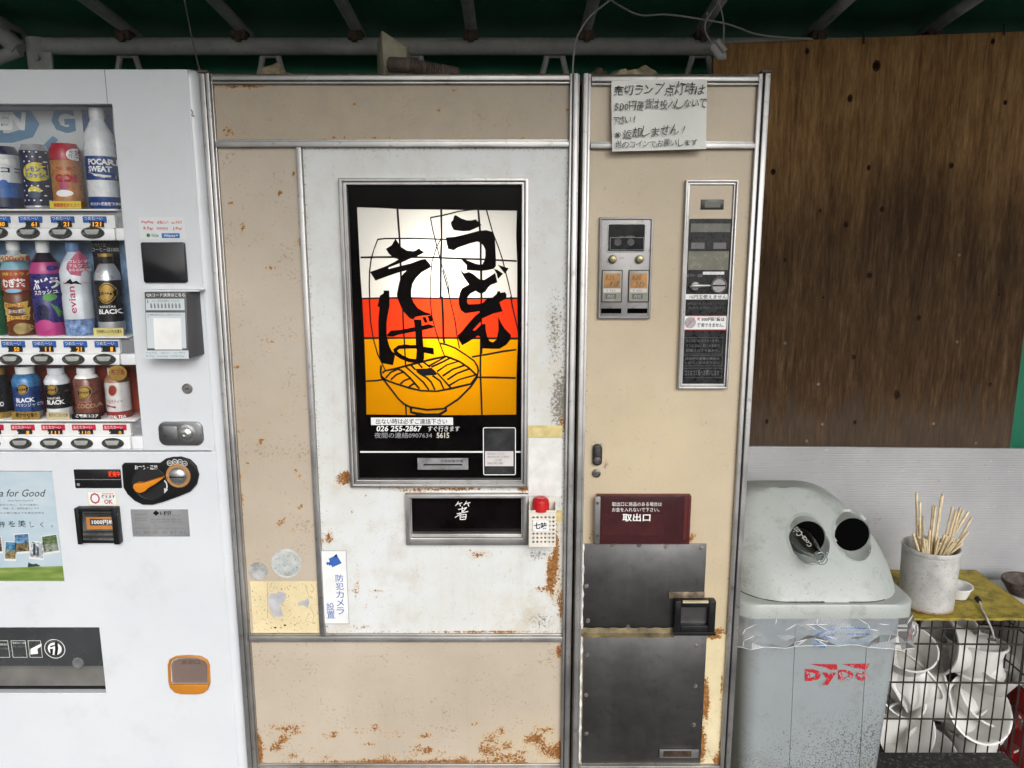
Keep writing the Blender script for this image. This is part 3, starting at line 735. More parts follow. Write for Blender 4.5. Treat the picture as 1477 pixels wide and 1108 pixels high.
brush('brush_lettering', [
    (cC, k9, [(650, 132), (720, 240), (800, 290), (890, 300), (920, 290), (965, 260), (985, 285), (1035, 315), (930, 370), (840, 400), (770, 435), (560, 518), (555, 537), (740, 490), (860, 460), (1000, 408), (1050, 403), (1110, 470), (1125, 510), (1000, 580), (920, 660), (875, 740), (860, 830), (860, 900), (890, 980), (950, 1060), (1040, 1110), (1122, 1131), (1112, 1151), (992, 1161), (912, 1176), (892, 1211), (842, 1196), (772, 1121), (732, 1061), (682, 941), (668, 880), (690, 760), (715, 660), (745, 610), (800, 555), (700, 580), (520, 640), (385, 692), (310, 575), (400, 545), (520, 500), (640, 440), (690, 408), (620, 385), (560, 330), (522, 268), (600, 220)]),
    (cD_, k9, [(400, -8), (475, -8), (478, 80), (480, 200), (455, 320), (440, 420), (440, 560), (450, 640), (480, 740), (510, 800), (550, 830), (550, 870), (525, 987), (380, 960), (340, 860), (335, 640), (330, 420), (345, 210), (318, 205), (330, 150), (350, 60), (400, 30)]),
    (cD_, k9, [(445, 580), (500, 525), (640, 515), (800, 480), (940, 455), (1000, 438), (1070, 465), (1062, 487), (900, 525), (700, 560), (600, 580), (530, 605), (450, 602)]),
    (cD_, k9, [(800, 378), (905, 380), (910, 470), (920, 600), (930, 740), (1065, 758), (1072, 847), (940, 820), (940, 900), (920, 940), (850, 957), (830, 900), (840, 800), (830, 700), (820, 520)]),
    (cD_, k9, [(915, 348), (960, 343), (990, 415), (950, 427)]), (cD_, k9, [(985, 333), (1040, 318), (1050, 400), (1010, 412)])],
    [(cD_, k9, [(840, 742), (760, 742), (680, 738), (600, 748), (552, 785), (575, 835), (640, 880), (740, 922), (860, 935)], 6.0)])
MB().box(q[0], q[1], .0010, .0025, q[2], q[3]).build('window_pane', PANE, dl, smooth=0)
# stickers and print in the lower part of the window
yS = .0002
def sticker(box, m, par, y=yS, th=.0006, name='sticker', r=0):
    a = RECT(*box, y - th); mb = MB()
    if r: mb.prism(rrect(a[0], a[1], a[2], a[3], r), y - th, y)
    else: mb.box(a[0], a[1], y - th, y, a[2], a[3])
    return mb.build(name, m, par, smooth=0)
s = sticker((535, 602.5, 653.5, 613.2), M_WHITE, dl); text('出ない時は必ずご連絡下さい', (542, 604, 645, 612), yS - .001, I_BLACK, dl, bold=.008)
text('026 255-2867', (543, 614, 608, 622.5), yS - .0005, I_WHITE, dl, bold=.022, slant=.15); text('すぐ行きます', (617, 614.5, 663, 622.5), yS - .0005, I_WHITE, dl, slant=.1)
text('夜間の連絡0907634  5615', (540, 624, 648, 632), yS - .0005, mat('ink_dull', (.35, .36, .38), .5), dl, slant=.05)
text('5615', (630, 624, 648, 632), yS - .0008, mat('ink_cream', (.65, .62, .5), .5), dl, bold=.02)
a = RECT(519.5, 650.8, 752, 653.0, yS); MB().box(a[0], a[1], yS - .0005, yS, a[2], a[3]).build('white_line', I_WHITE, dl)
pl = sticker((602, 661, 675.5, 677.5), mat('grey_plate', (.33, .33, .34), .4, .4, var=.2, scale=40), dl, name='name_plate', th=.0015)
text('日本総販売機', (636, 663, 668, 667), yS - .002, I_BLACK, dl); a = RECT(611, 669, 667, 671, yS); MB().box(a[0], a[1], yS - .0022, yS - .001, a[2], a[3]).build('slot', I_BLACK, dl)
def outline(box, w, m, par, y, name='outline', r=.004):
    a = RECT(*box, y); o = rrect(a[0], a[1], a[2], a[3], r); i = rrect(a[0] + w, a[1] - w, a[2] + w, a[3] - w, max(r - w, .0005)); n = len(o)
    return MB().add([(x, y, z) for x, z in o] + [(x, y, z) for x, z in i], [(k, (k + 1) % n, n + (k + 1) % n, n + k) for k in range(n)]).build(name, m, par, smooth=0)
sticker((697.5, 617.5, 743.5, 685), mat('card_dark', (.035, .035, .037), .18, var=.4, scale=20), dl, name='card_pocket', r=.004)
outline((696.5, 616.5, 744, 685.5), .0016, I_WHITE, dl, yS - .0012)
sticker((699.5, 651, 740.5, 672.5), mat('pinkish_label', (.66, .62, .60), .5), dl, y=yS - .0009)
for k, (t, xa, xb) in enumerate((('商品名 うどん', 703, 728), ('原材料名 小麦粉', 703, 735), ('そば粉', 714, 724), ('販売者', 703, 726))):
    text(t, (xa, 653 + 4.6 * k, xb, 656 + 4.6 * k), yS - .0021, I_GREY, dl)

# ------------------------------------------------------------------ chopstick drawer
frame(585, 710.5, 761.5, 783.5, 592.6, 716.3, 753.4, 773.3, -.012, dl, M_ALU, 'drawer_frame')
a = RECT(592, 715, 754, 774, .002)
MB().box(a[0], a[1], .012, .015, a[2], a[3]).build('drawer_front', mat('smoked_acrylic', (.006, .004, .0045), .16, var=.35, scale=9, spec=.10), dl)
b = RECT(592, 769.5, 754, 774, .0); MB().box(b[0], b[1], -.003, .012, b[2], b[3]).build('drawer_lip', M_ALUH, dl, bevel=.001)
mb = MB()
for st_ in ([(440, 162), (430, 178), (418, 192)], [(426, 181), (445, 176), (466, 170)], [(450, 175), (453, 195)], [(497, 158), (488, 174), (476, 187)], [(484, 178), (503, 173), (523, 168)], [(506, 174), (511, 195)], [(438, 217), (465, 212), (492, 205)], [(466, 197), (466, 220), (464, 240)], [(428, 247), (466, 240), (507, 230)],
            [(497, 202), (470, 232), (440, 258), (415, 273)], [(451, 256), (452, 272), (451, 287)], [(452, 256), (475, 252), (493, 250), (492, 268), (489, 284), (470, 286), (453, 286)], [(456, 270), (488, 267)]):
    mb.ribbon([W(570 + a_ / 4.8185, 690 + b_ / 4.8185, .0112) for a_, b_ in st_], sx(1.35), .0112)
mb.build('handwriting', I_WHITE, dl, smooth=0)
# tapes on the white front
M_TAPEW = mat('white_tape', (.72, .71, .68), .4, var=.08, scale=30); M_TAPEY = mat('yellowed_tape', (.62, .50, .22), .45, var=.2, scale=30)
sticker((762.5, 632, 810, 716), M_TAPEW, dl, y=-.0009, name='tape'); sticker((761.5, 614, 811, 631), M_TAPEY, dl, y=-.0009, name='tape'); sticker((801, 736, 811, 752), M_TAPEY, dl, y=-.0009, name='tape')
# camera notice
sticker((462.4, 794.2, 503.8, 900.4), mat('sticker_edge', (.30, .31, .32), .5), dl, y=-.0008, th=.0004)
cs = sticker((463, 795, 503, 899.5), M_WHITE, dl, y=-.0012, th=.0006)
mb = MB()
for poly in ([(474, 806), (485.5, 800.5), (492.8, 812.5), (479, 818.5)], [(482, 801.5), (485.2, 799), (487, 802), (484, 804)], [(473, 812), (476, 810), (478, 814.5), (475, 816.5)], [(470.3, 811.5), (473.2, 810.6), (474.4, 814), (471.6, 815.4)]):
    mb.flat([W(*p, -.002) for p in poly], -.0020)
mb.build('camera_symbol', I_BLUE, cs, smooth=0)
for i, ch in enumerate('防犯カメラ'):
    text(ch, (483.8 + i * .35, 829 + 11.8 * i, 495.5 + i * .35, 839.2 + 11.8 * i), -.0020, I_BLUE, cs, bold=.004)
for i, ch in enumerate('設置'):
    text(ch, (470.5 + i * .6, 869.5 + 11.6 * i, 482.5 + i * .6, 880.4 + 11.6 * i), -.0020, I_BLUE, cs, bold=.004)
# faded round stickers and the torn yellow paper
M_FAD = mat('faded_silver', (.42, .42, .41), .45, var=.25, scale=45, speck=.5); M_FAD2 = mat('faded_pale', (.56, .57, .55), .45, var=.16, scale=25, speck=.4)
c = W(413.5, 812.5); MB().disc(c, sx(23), -.0016, -.0006, 32).build('round_sticker', M_FAD2, dl); MB().disc(c, sx(20), -.0022, -.0015, 32).build('round_sticker', mat('faded_pale_in', (.50, .52, .50), .45, var=.2, scale=30, speck=.5), dl)
c = W(372.5, 823.5); MB().disc(c, sx(14), -.0016, -.0006, 28).build('round_sticker', M_FAD, dl)
a = RECT(361, 838, 461, 912.2); yp = MB().box(a[0], a[1], -.0014, -.0007, a[2], a[3]).build('yellow_paper', mat('yellow_paper', (.72, .60, .36), .6, var=.07, scale=14, speck=.35), dl)
M_TORN = mat('torn_grey', (.47, .46, .48), .6, var=.12, scale=40)
mb = MB()
mb.flat([W(x, y, -.0018) for x, y in ((387, 860), (390, 856), (399, 856), (401, 853), (413, 856), (412, 864), (408, 871), (403, 873), (407, 882), (408, 889), (396, 890), (390, 882), (387, 872))], -.0018)
mb.flat([W(x, y, -.0018) for x, y in ((429, 870), (434, 867), (440, 866), (444, 861), (446, 869), (444, 878), (438, 873), (431, 874))], -.0018)
mb.build('torn_patch', M_TORN, yp, smooth=0)
mb = MB()
for pts in ([(386, 840), (386, 892), (397, 893), (386, 880)], [(448, 842), (453, 850), (446, 862), (440, 843)], [(447, 875), (453, 888), (451, 898), (440, 896), (446, 884)], [(392, 840), (388, 850)]):
    mb.ribbon([W(x, y, -.0017) for x, y in pts], sx(.7), -.0017)
mb.build('creases', mat('crease', (.38, .30, .16), .7), yp, smooth=0)
mb = MB()
for x, y, r in ((411, 902, 2.2), (397, 905.5, 2.0), (391, 906, 1.0), (406, 850, 1.2), (425, 909, .9)):
    mb.disc(W(x, y, -.002), sx(r), -.0021, -.0016, 8, sx(r * .6))
mb.build('holes', I_BLACK, yp, smooth=0)

# ------------------------------------------------------------------ service door: selection plate
M_ZINC = brushed('zinc_plate', (.29, .28, .275), .45, (4, 1, 4), .7, .7)
a = RECT(865, 314, 936, 459); sel = MB().prism(rrect(a[0], a[1], a[2], a[3], .006), -.006, .001).build('selection_plate', M_ZINC, dr, bevel=.0015)
frame(864.5, 313.5, 936.8, 459.5, 867.5, 317, 933.8, 456, -.009, sel, M_ZINC, 'plate_rim', .001)
a = RECT(877.5, 323.5, 929.5, 363.0, -.007); MB().prism(rrect(a[0], a[1], a[2], a[3], .004), -.0075, -.005).build('indicator_window', M_BLKGL, sel)
outline((876.8, 322.6, 930.2, 363.8), .0014, mat('pale_grey_line', (.5, .5, .5), .5), sel, -.0078)
outline((880, 342.5, 928.5, 361), .0008, mat('dull_line', (.3, .3, .3), .5), sel, -.0079, r=.001)
for x in (891, 910):
    MB().disc(W(x, 349.5, -.0075), sx(5), -.0079, -.006, 16).build('indicator_lamp', mat('dim_lamp', (.055, .045, .05), .3), sel)
text('ただいま調理中', (893, 340, 915, 343.5), -.0082, mat('dull_line', (.3, .3, .3), .5), sel)
M_BRASS = mat('worn_brass', (.34, .30, .17), .4, .7, var=.3, scale=80)
for x in (883.5, 922.5):
    MB().lathe((W(x, 374, -.008)[0], -.006, W(x, 374, -.008)[1]), [(sx(5.8), 0), (sx(5.8), .005), (sx(4.4), .006), (sx(4.2), .010), (.001, .011)], 18, Matrix.Rotation(R(90), 3, 'X')).build('push_knob', M_BRASS, sel)
M_ORG = mat('orange_label', (.42, .20, .055), .4, var=.25, scale=35); M_LGR = mat('label_grey', (.33, .33, .28), .4, var=.15, scale=30); M_LWH = mat('label_white', (.58, .57, .53), .5, var=.1)
for xl, xr, t1, t2 in ((869, 896.5, '天ぷら', 'そば'), (907.5, 935, '天ぷら', 'うどん')):
    a = RECT(xl, 390, xr, 435.5, -.008); bt = MB().box(a[0], a[1], -.0085, -.004, a[2], a[3]).build('select_button', M_LGR, sel, bevel=.001)
    outline((xl - .5, 389.5, xr + .5, 436), .0014, I_BLACK, sel, -.0088, r=.001)
    sticker((xl + 2, 394.5, xr - 2, 416), M_ORG, sel, y=-.0086, th=.0003, name='label'); sticker((xl + 1.5, 416.2, xr - 1.5, 422), M_LWH, sel, y=-.0086, th=.0003, name='label')
    text(t1, (xl + 4, 397.5, xl + 17, 404.5), -.0091, mat('ink_brown', (.06, .035, .02), .6), sel, slant=.2, bold=.01); text(t2, (xl + 10, 406, xr - 4, 413.5), -.0091, mat('ink_brown', (.06, .035, .02), .6), sel, slant=.2, bold=.01)
    text('¥ 350', (xl + 5, 417.5, xr - 9, 421), -.0091, I_GREY, sel)
    a = RECT(xl + 4.5, 424, xr - 8, 431, -.009); MB().box(a[0], a[1], -.0092, -.0085, a[2], a[3]).build('sold_out_lamp', mat('lamp_dark', (.10, .10, .085), .35), sel)
    text('売切', (xl + 7, 425.2, xr - 10.5, 430), -.0095, mat('label_pale', (.45, .45, .40), .4), sel)
for xl, xr in ((867, 896), (905, 933.5)):
    a = RECT(xl, 445, xr, 452, -.006); MB().box(a[0], a[1], -.0066, -.003, a[2], a[3]).build('recess', M_DARK, sel)
# ------------------------------------------------------------------ coin unit
frame(988, 260, 1047.8, 560, 991.2, 263, 1045.3, 557, -.011, dr, M_ALU, 'coin_frame', .001)
frame(991.4, 263.2, 1045.1, 556.8, 995, 266.8, 1042.8, 553.2, -.006, dr, M_ALU, 'coin_frame', .0008)
ci = RECT(995, 267, 1042.6, 553); zc1 = W(1020, 316)[1]
cb = MB().box(ci[0], ci[1], -.0022, .002, ci[2], zc1).build('coin_panel', mat('black_coin_panel', (.020, .020, .021), .3, spec=.25, var=.35, scale=40, speck=0), dr)
MB().box(ci[0], ci[1], -.0018, .002, zc1 + .0005, ci[3]).build('coin_header', mat('beige_plain', (.56, .46, .33), .4, var=.08), dr)
a = RECT(1010.5, 288, 1043.0, 302.5); b2 = MB().box(a[0], a[1], -.0035, -.001, a[2], a[3]).build('badge', mat('badge_dark', (.03, .028, .022), .35), dr, bevel=.0006)
a = RECT(1016, 291, 1038, 299.5); MB().box(a[0], a[1], -.004, -.003, a[2], a[3]).build('badge_window', mat('badge_olive', (.10, .10, .075), .3), b2)
M_OLIVE = mat('lcd_olive', (.17, .17, .125), .22, var=.12, scale=20); M_SLATE = mat('lamp_slate', (.13, .125, .12), .3)
for bx, m_, n_ in (((996.5, 322.5, 1053, 335), mat('lcd_dim', (.13, .13, .105), .2, var=.12, scale=20), 'display'), ((997, 350, 1016, 359), M_SLATE, 'lamp_window'), ((1029, 350, 1047, 359), M_SLATE, 'lamp_window'), ((992.5, 362.5, 1050, 389.5), M_OLIVE, 'display')):
    a = RECT(*bx, -.003); a = (max(a[0], ci[0] + .002), min(a[1], ci[1] - .001), a[2], a[3]); MB().box(a[0], a[1], -.0036, -.002, a[2], a[3]).build(n_, m_, cb)
sticker((1014, 392, 1044.5, 396.2), M_WHITE, cb, y=-.0024); text('ここをチェック', (1018, 392.7, 1040, 395.6), -.0034, I_GREY, cb)
text('おつり・返却', (991, 395, 1013, 400), -.0026, I_GREY, cb); text('コイン', (1033, 397, 1046, 400.5), -.0026, I_GREY, cb)
c = W(1002, 412.6, -.005); MB().lathe((c[0], -.002, c[1]), [(sx(6.8), 0), (sx(6.8), .006), (sx(5.5), .009), (.001, .010)], 20, Matrix.Rotation(R(90), 3, 'X')).build('lever_hub', M_ZINC, cb)
c2 = W(1023.5, 412.2, -.008); MB().tube([(c[0] - sx(8), -.011, c[1] - .001), (c[0], -.012, c[1]), (c2[0], -.011, c2[1])], [.002, .004, .0023], 8).build('return_lever', mat('bright_steel', (.55, .55, .54), .3, .9, var=.1), cb)
c = W(1037, 412, -.005); MB().lathe((c[0], -.002, c[1]), [(sx(11.3), 0), (sx(11.3), .004), (sx(9.5), .006), (sx(9), .0045), (.001, .0045)], 24, Matrix.Rotation(R(90), 3, 'X')).build('coin_slot', M_ZINC, cb)
MB().box(c[0] - sx(9), c[0] + sx(9), -.0072, -.006, c[1] - .0013, c[1] + .0013).build('slit', I_BLACK, cb)
sticker((987.5, 424.5, 1051, 432), M_WHITE, cb, y=-.0024); text('10円玉使えません', (995, 425.3, 1048, 431.3), -.0034, I_BLACK, cb, bold=.005)
for y_, t in ((436, '硬貨は一枚ずつ入れてください'), (442, '商品をお選びください')): text(t, (993, y_, 1046, y_ + 4), -.0026, mat('faint_print', (.085, .085, .085), .5), cb)
st = sticker((986, 455.5, 1048.5, 476), M_WHITE, cb, y=-.0024); outline((985.6, 455, 1049, 476.4), .0016, I_RED, cb, -.0034, r=.0012)
c = W(995.5, 465.5, -.0034); MB().disc(c, sx(8), -.0036, -.003, 20).build('coin_print', mat('coin_grey', (.36, .36, .36), .5, var=.15, scale=150), cb)
MB().ribbon([(c[0] - .007, c[1] - .009), (c[0] + .008, c[1] + .010)], .0011, -.0038).build('strike', I_RED, cb)
text('新', (1006, 457.8, 1010.5, 463), -.0034, I_RED, cb, bold=.02); text('500円硬貨は', (1012, 457.8, 1045, 463.5), -.0034, I_BLACK, cb, bold=.02); text('使用できません。', (1006, 466, 1044, 472), -.0034, I_BLACK, cb, bold=.015)
M_FP = mat('print_pale', (.17, .17, .17), .5, var=.2, scale=90)
for bx, lines in (((985.5, 487, 1042, 511), ('ランプのついたボタンを押し', 'てください。約二十五秒で', '調理されできあがり。')), ((984.5, 513, 1041.5, 528), ('調理中に停電の場合は', 'しばらくお待ち下さい')), ((984, 531, 1041, 545), ('ゴミはゴミ箱へお願いします',))):
    outline(bx, .0005, M_FP, cb, -.0026, r=.0008); h = (bx[3] - bx[1] - 3) / len(lines)
    for i, t in enumerate(lines): text(t, (bx[0] + 4, bx[1] + 2.5 + h * i, bx[2] - 4, bx[1] + h * (i + 1)), -.0027, M_FP, cb)
# ------------------------------------------------------------------ locks, hatch, steel plates
mb = MB(); a = RECT(855, 641, 868, 671, -.004)
MB().prism(rrect(a[0], a[1], a[2], a[3], .008), -.010, .001).build('lock_boss', mat('greasy_black', (.012, .009, .007), .45, var=.4, scale=60, bump=.5), dr, bevel=.003)
for x, y, r in ((861.5, 664.5, 5.4), (861, 684.3, 6.2)):
    c = W(x, y, -.01); MB().lathe((c[0], -.001 if y > 670 else -.009, c[1]), [(sx(r), 0), (sx(r), .004), (sx(r * .62), .006), (sx(r * .58), .004), (sx(r * .3), .004), (sx(r * .28), .007), (.0005, .007)], 18, Matrix.Rotation(R(90), 3, 'X')).build('lock', mat('lock_steel', (.22, .21, .20), .35, .8, var=.3, scale=90), dr)
def acrylic(name, c, tr=.5):
    m = bpy.data.materials.new(name); m.use_nodes = True; nt = NT(m); nt.n.clear()
    t = nt.new('ShaderNodeBsdfTransparent'); t.inputs[0].default_value = tuple(c) + (1,)
    p = nt.new('ShaderNodeBsdfPrincipled'); p.inputs['Base Color'].default_value = (.12, .05, .055, 1); p.inputs['Roughness'].default_value = .18
    x = nt.new('ShaderNodeMixShader'); x.inputs[0].default_value = 1 - tr; o = nt.new('ShaderNodeOutputMaterial')
    nt.link(t.outputs[0], x.inputs[1]); nt.link(p.outputs[0], x.inputs[2]); nt.link(x.outputs[0], o.inputs[0]); return m
M_MAR = acrylic('maroon_acrylic', (.80, .56, .57), .72)
k = TK
hb = MB(); hb.box(k[0], k[1], .10, .102, k[2], k[3]); hb.box(k[0] - .002, k[0], 0.001, .10, k[2], k[3]); hb.box(k[1], k[1] + .002, 0.001, .10, k[2], k[3]); hb.box(k[0], k[1], .001, .10, k[2] - .002, k[2]); hb.box(k[0], k[1], .001, .10, k[3], k[3] + .002)
hb.box(k[0] + .01, k[1] - .03, .045, .05, k[2], k[2] + .045)
hb.build('serving_recess', mat('recess_brown', (.17, .12, .115), .5, var=.3, scale=25), dr)
fl = RECT(861, 715, 994.0, 784.5, -.014)
ht = MB().box(fl[0], fl[1], -.017, -.0145, fl[2], fl[3]).box(fl[1] - .003, fl[1], -.0144, -.001, fl[2], fl[3]).box(fl[0], fl[1] - .0031, -.0144, -.001, fl[3] - .003, fl[3]).box(fl[0], fl[1] - .0031, -.0144, -.001, fl[2], fl[2] + .003).build('serving_flap', M_MAR, dr, bevel=.0006)
a = RECT(858, 716, 864.8, 784, -.018); MB().box(a[0], a[1], -.020, -.0175, a[2], a[3]).build('hinge_bar', M_ZINC, ht, bevel=.0008)
for y in (726, 773): MB().disc(W(862, y, -.021), sx(2), -.022, -.0195, 8).build('screw', M_STEEL, ht)
text('取出口に商品のある場合は', (883, 724.3, 954.5, 730.3), -.0176, I_WHITE, ht); text('お金を入れないで下さい。', (883, 732.3, 951, 738.3), -.0176, I_WHITE, ht)
text('取出口', (898, 741, 938, 752.3), -.0176, I_WHITE, ht, bold=.02)
p1 = RECT(843, 784.8, 1013.5, 906.5, -.004)
def bent(a, y0, y1): return MB().box(a[0], a[1], y0, y1, a[2], a[3])
up = bent(p1, -.0035, -.001).build('steel_plate', M_STEEL, dr, bevel=.0004)
p2 = RECT(842.3, 917, 1010.2, 1101.0, -.004); lo = bent(p2, -.0045, -.0015).build('steel_plate', M_STEEL, dr, bevel=.0004)
M_SCR = mat('screw_steel', (.36, .34, .31), .4, .8, var=.3, scale=120)
for i, (x, y) in enumerate(((884.5, 789), (922.5, 787.5), (961.5, 789), (1013, 791), (846, 846), (848, 896), (906, 905), (847, 945), (845.5, 1003), (846, 1059), (1005, 932), (1003, 990), (1001, 1046))):
    c = W(x, y, -.006); par = up if y < 910 else lo
    MB().disc(c, sx(3.4), -.0052, -.003, 12).disc(c, sx(2.0), -.0068, -.005, 10).build('screw', M_SCR, par)
a = RECT(838, 905.8, 972, 919.5, -.006); z0, z1 = a[2], a[3]
tp = MB(); n = 24
for i in range(n):
    x0 = a[0] + (a[1] - a[0]) * i / n; x1 = a[0] + (a[1] - a[0]) * (i + 1) / n; w0 = .001 * math.sin(i * 1.7); w1 = .001 * math.sin((i + 1) * 1.7)
    ys = [-.0056, -.0078, -.0058]; zs = [z1, (z0 + z1) / 2, z0]
    for j in range(2): tp.add([(x0, ys[j], zs[j] + w0), (x1, ys[j], zs[j] + w1), (x1, ys[j + 1], zs[j + 1] + w1), (x0, ys[j + 1], zs[j + 1] + w0)], [(0, 3, 2, 1)])
tp.build('tape_strip', mat('old_brown_tape', (.20, .155, .075), .4, var=.45, scale=22), dr)
# handle
o = RECT(973, 865, 1029.5, 912.5, -.012); i = RECT(981.8, 874, 1020, 900, -.012)
hd = MB().box(o[0], i[0], -.020, -.0015, o[2], o[3]).box(i[1], o[1], -.020, -.0015, o[2], o[3]).box(i[0], i[1], -.020, -.0015, i[3], o[3]).box(i[0], i[1], -.020, -.0015, o[2], i[2]).build('handle_frame', M_BLACK, dr, bevel=.002)
MB().box(o[0] - .001, o[1] + .001, -.0232, -.0202, o[2] - .001, o[2] + .006).build('handle_lip', M_BLACK, hd, bevel=.001)
MB().box(i[0], i[1], -.0075, -.005, i[2], i[3]).build('handle_plate', M_STEEL, hd)
MB().box(i[0] + .002, i[1] - .002, -.0216, -.0165, o[3] - .003, o[3] + .001).build('handle_top_edge', mat('bare_edge', (.62, .55, .38), .4, .3), hd)
a = RECT(964.5, 853.5, 1016, 862.5, -.005); MB().box(a[0], a[1], -.007, -.0038, a[2], a[3]).build('strap', mat('rusty_strap', (.20, .15, .105), .6, .3, var=.45, scale=45), dr, bevel=.001)
# cream strip, caulk, latch
cr = RECT(1011.5, 915, 1042.2, 1101, -.001)
MB().grid(cr[0] + .001, cr[1], cr[2], cr[3], -.0014, .006, (), wearfn([(1018, 1010, 7, 46, 1.0), (1012, 1075, 9, 40, .9), (1035, 1095, 10, 12, .9), (1041, 1000, 3, 70, .72), (1030, 918, 14, 6, 1.0), (1040, 1080, 5, 20, .85)], [(1020, 1085, 14, 20, .6), (1030, 940, 12, 20, .3)], [(1025, 1000, 30, 100, .6)], (.1, .1, .3))).build('cream_strip', worn('cream_enamel', (.72, .62, .40), .45), dr)
ck = MB(); pts = []
a = W(841.0, 785, -.004); b = W(839.5, 1100, -.004)
for i_ in range(60):
    f = i_ / 59; pts.append((a[0] + (b[0] - a[0]) * f * .0 + .0008 * math.sin(i_ * 2.1), -.0040, a[1] + (b[1] - a[1]) * f))
ck.tube(pts, [.0026 + .0013 * math.sin(i_ * 1.3) * math.sin(i_ * .4) for i_ in range(60)], 6).build('caulk', mat('white_caulk', (.72, .71, .66), .6, var=.2, scale=50), dr)
a = RECT(951.5, 1081.5, 1007.5, 1093.5, -.008); lt = MB().box(a[0], a[1], -.0085, -.0048, a[2], a[3]).build('latch', M_ZINC, dr, bevel=.0006)
b = RECT(957, 1083.5, 997, 1091.5, -.009); MB().box(b[0], b[1], -.0092, -.008, b[2], b[3]).build('latch_slot', mat('rust_dark', (.05, .028, .015), .9, var=.4, scale=90), lt)

# ------------------------------------------------------------------ things on the noodle machine
pn = [W(882, 116.5, -.018), W(1020.5, 114.2, -.018), W(1016.5, 216, -.018), W(882.2, 219.5, -.018)]
mb = MB(); nu, nv = 16, 12; vs = []
for j in range(nv + 1):
    for i in range(nu + 1):
        u, v = i / nu, j / nv
        x = (pn[0][0] * (1 - u) + pn[1][0] * u) * (1 - v) + (pn[3][0] * (1 - u) + pn[2][0] * u) * v
        z = (pn[0][1] * (1 - u) + pn[1][1] * u) * (1 - v) + (pn[3][1] * (1 - u) + pn[2][1] * u) * v
        vs.append((x, -.0165 - .010 * v * v - .0025 * u * u * v + .0009 * math.sin(u * 9 + v * 4), z))
mb.add(vs, [(j * (nu + 1) + i, (j + 1) * (nu + 1) + i, (j + 1) * (nu + 1) + i + 1, j * (nu + 1) + i + 1) for j in range(nv) for i in range(nu)])
note = mb.build('paper_note', mat('note_paper', (.80, .80, .745), .6, var=.05, scale=12), None, loc=(pn[3][0], -.018, pn[3][1]))
tag(note, 'white handwritten paper note taped to the top of the narrow beige door', 'paper note')
I_PEN = ink('marker_pen', (.018, .018, .022), .5)
text('売切ランプ点灯時は', (884, 119, 1016, 137), -.0190, I_PEN, note, hand=.16, slant=.12, bold=.002, rise=.1)
text('500円硬貨は投入しないで', (886, 144, 1019, 159), -.0225, I_PEN, note, hand=.16, slant=.05, rise=.35, bold=.0)
text('下さい！', (883, 165.5, 919, 179.5), -.0245, I_PEN, note, hand=.16, slant=.1, bold=.004, rise=.3)
text('※返却しません！', (884, 183, 992, 199), -.0285, I_PEN, note, hand=.16, slant=.12, bold=.002, rise=.4)
text('他のコインでお願いします', (887, 202, 1006, 213), -.0318, I_PEN, note, hand=.14, slant=.1, rise=.35, bold=.0)

# spice basket with the shaker
bk = RECT(763, 737, 801.5, 788, -.035); bb = W3(782, 788, -.02)
sb = empty('spice_basket', (bb.x, -.02, bb.z)); tag(sb, 'small white perforated plastic basket hung beside the chopstick drawer', 'basket')
M_BSK = mat('ivory_plastic', (.70, .66, .58), .4, var=.08, scale=25)
x0, x1, z0, z1 = bk; cols, rows = 6, 7
hw = (x1 - x0) * .105; hx = [x0 + (x1 - x0) * (.13 + .148 * i) for i in range(cols)]; hz = [z0 + (z1 - z0) * (.10 + .115 * j) for j in range(rows)]
holes = [(a_, a_ + hw * .72, b_, b_ + hw * .72) for a_ in hx for b_ in hz]
fr = MB().grid(x0, x1, z0, z1, -.0355, .02, holes); o = fr.build('basket_front', M_BSK, sb, smooth=0)
md = o.modifiers.new('t', 'SOLIDIFY'); md.thickness = .0016
MB().box(x0, x0 + .0015, -.0352, -.0135, z0, z1 + .012).box(x1 - .0015, x1, -.0352, -.0135, z0, z1 + .012).box(x0, x1, -.0352, -.0135, z0 - .0015, z0 - .0001).box(x0, x1, -.0135, -.0125, z0, z1 + .02).build('basket_sides', M_BSK, sb)
MB().box(x0 - .0008, x1 + .0008, -.0372, -.0340, z1 - .002, z1 + .0015).build('basket_rim', M_BSK, sb, bevel=.0006)
a = RECT(767.5, 751, 795, 766.5, -.037); MB().box(a[0] + .002, a[1] - .004, -.0372, -.0358, a[2], a[3]).build('label', M_WHITE, sb)
text('七味', (770.5, 753.5, 789, 763.5), -.0375, I_BLACK, sb, bold=.03)
cc = W(780, 735, -.024); sh = empty('spice_shaker', (cc[0], -.0245, z0)); tag(sh, 'spice shaker with a domed red cap standing in the small white basket', 'spice shaker')
MB().lathe((cc[0], -.0245, z0 + .001), [(.0095, 0), (.0095, cc[1] - z0 - .002)], 20).build('shaker_jar', mat('shaker_glass', (.35, .12, .06), .2), sh)
hcap = W(780, 716.5, -.024)[1] - cc[1]; rc = sx(12.6, -.02)
MB().lathe((cc[0], -.0245, cc[1] - .001), [(.0096, 0), (min(rc, .0168), .0004), (min(rc, .0168), hcap * .55), (rc * .9, hcap * .85), (rc * .6, hcap), (.001, hcap * 1.02)], 24).build('shaker_cap', mat('red_cap', (.50, .012, .015), .3, var=.06), sh)

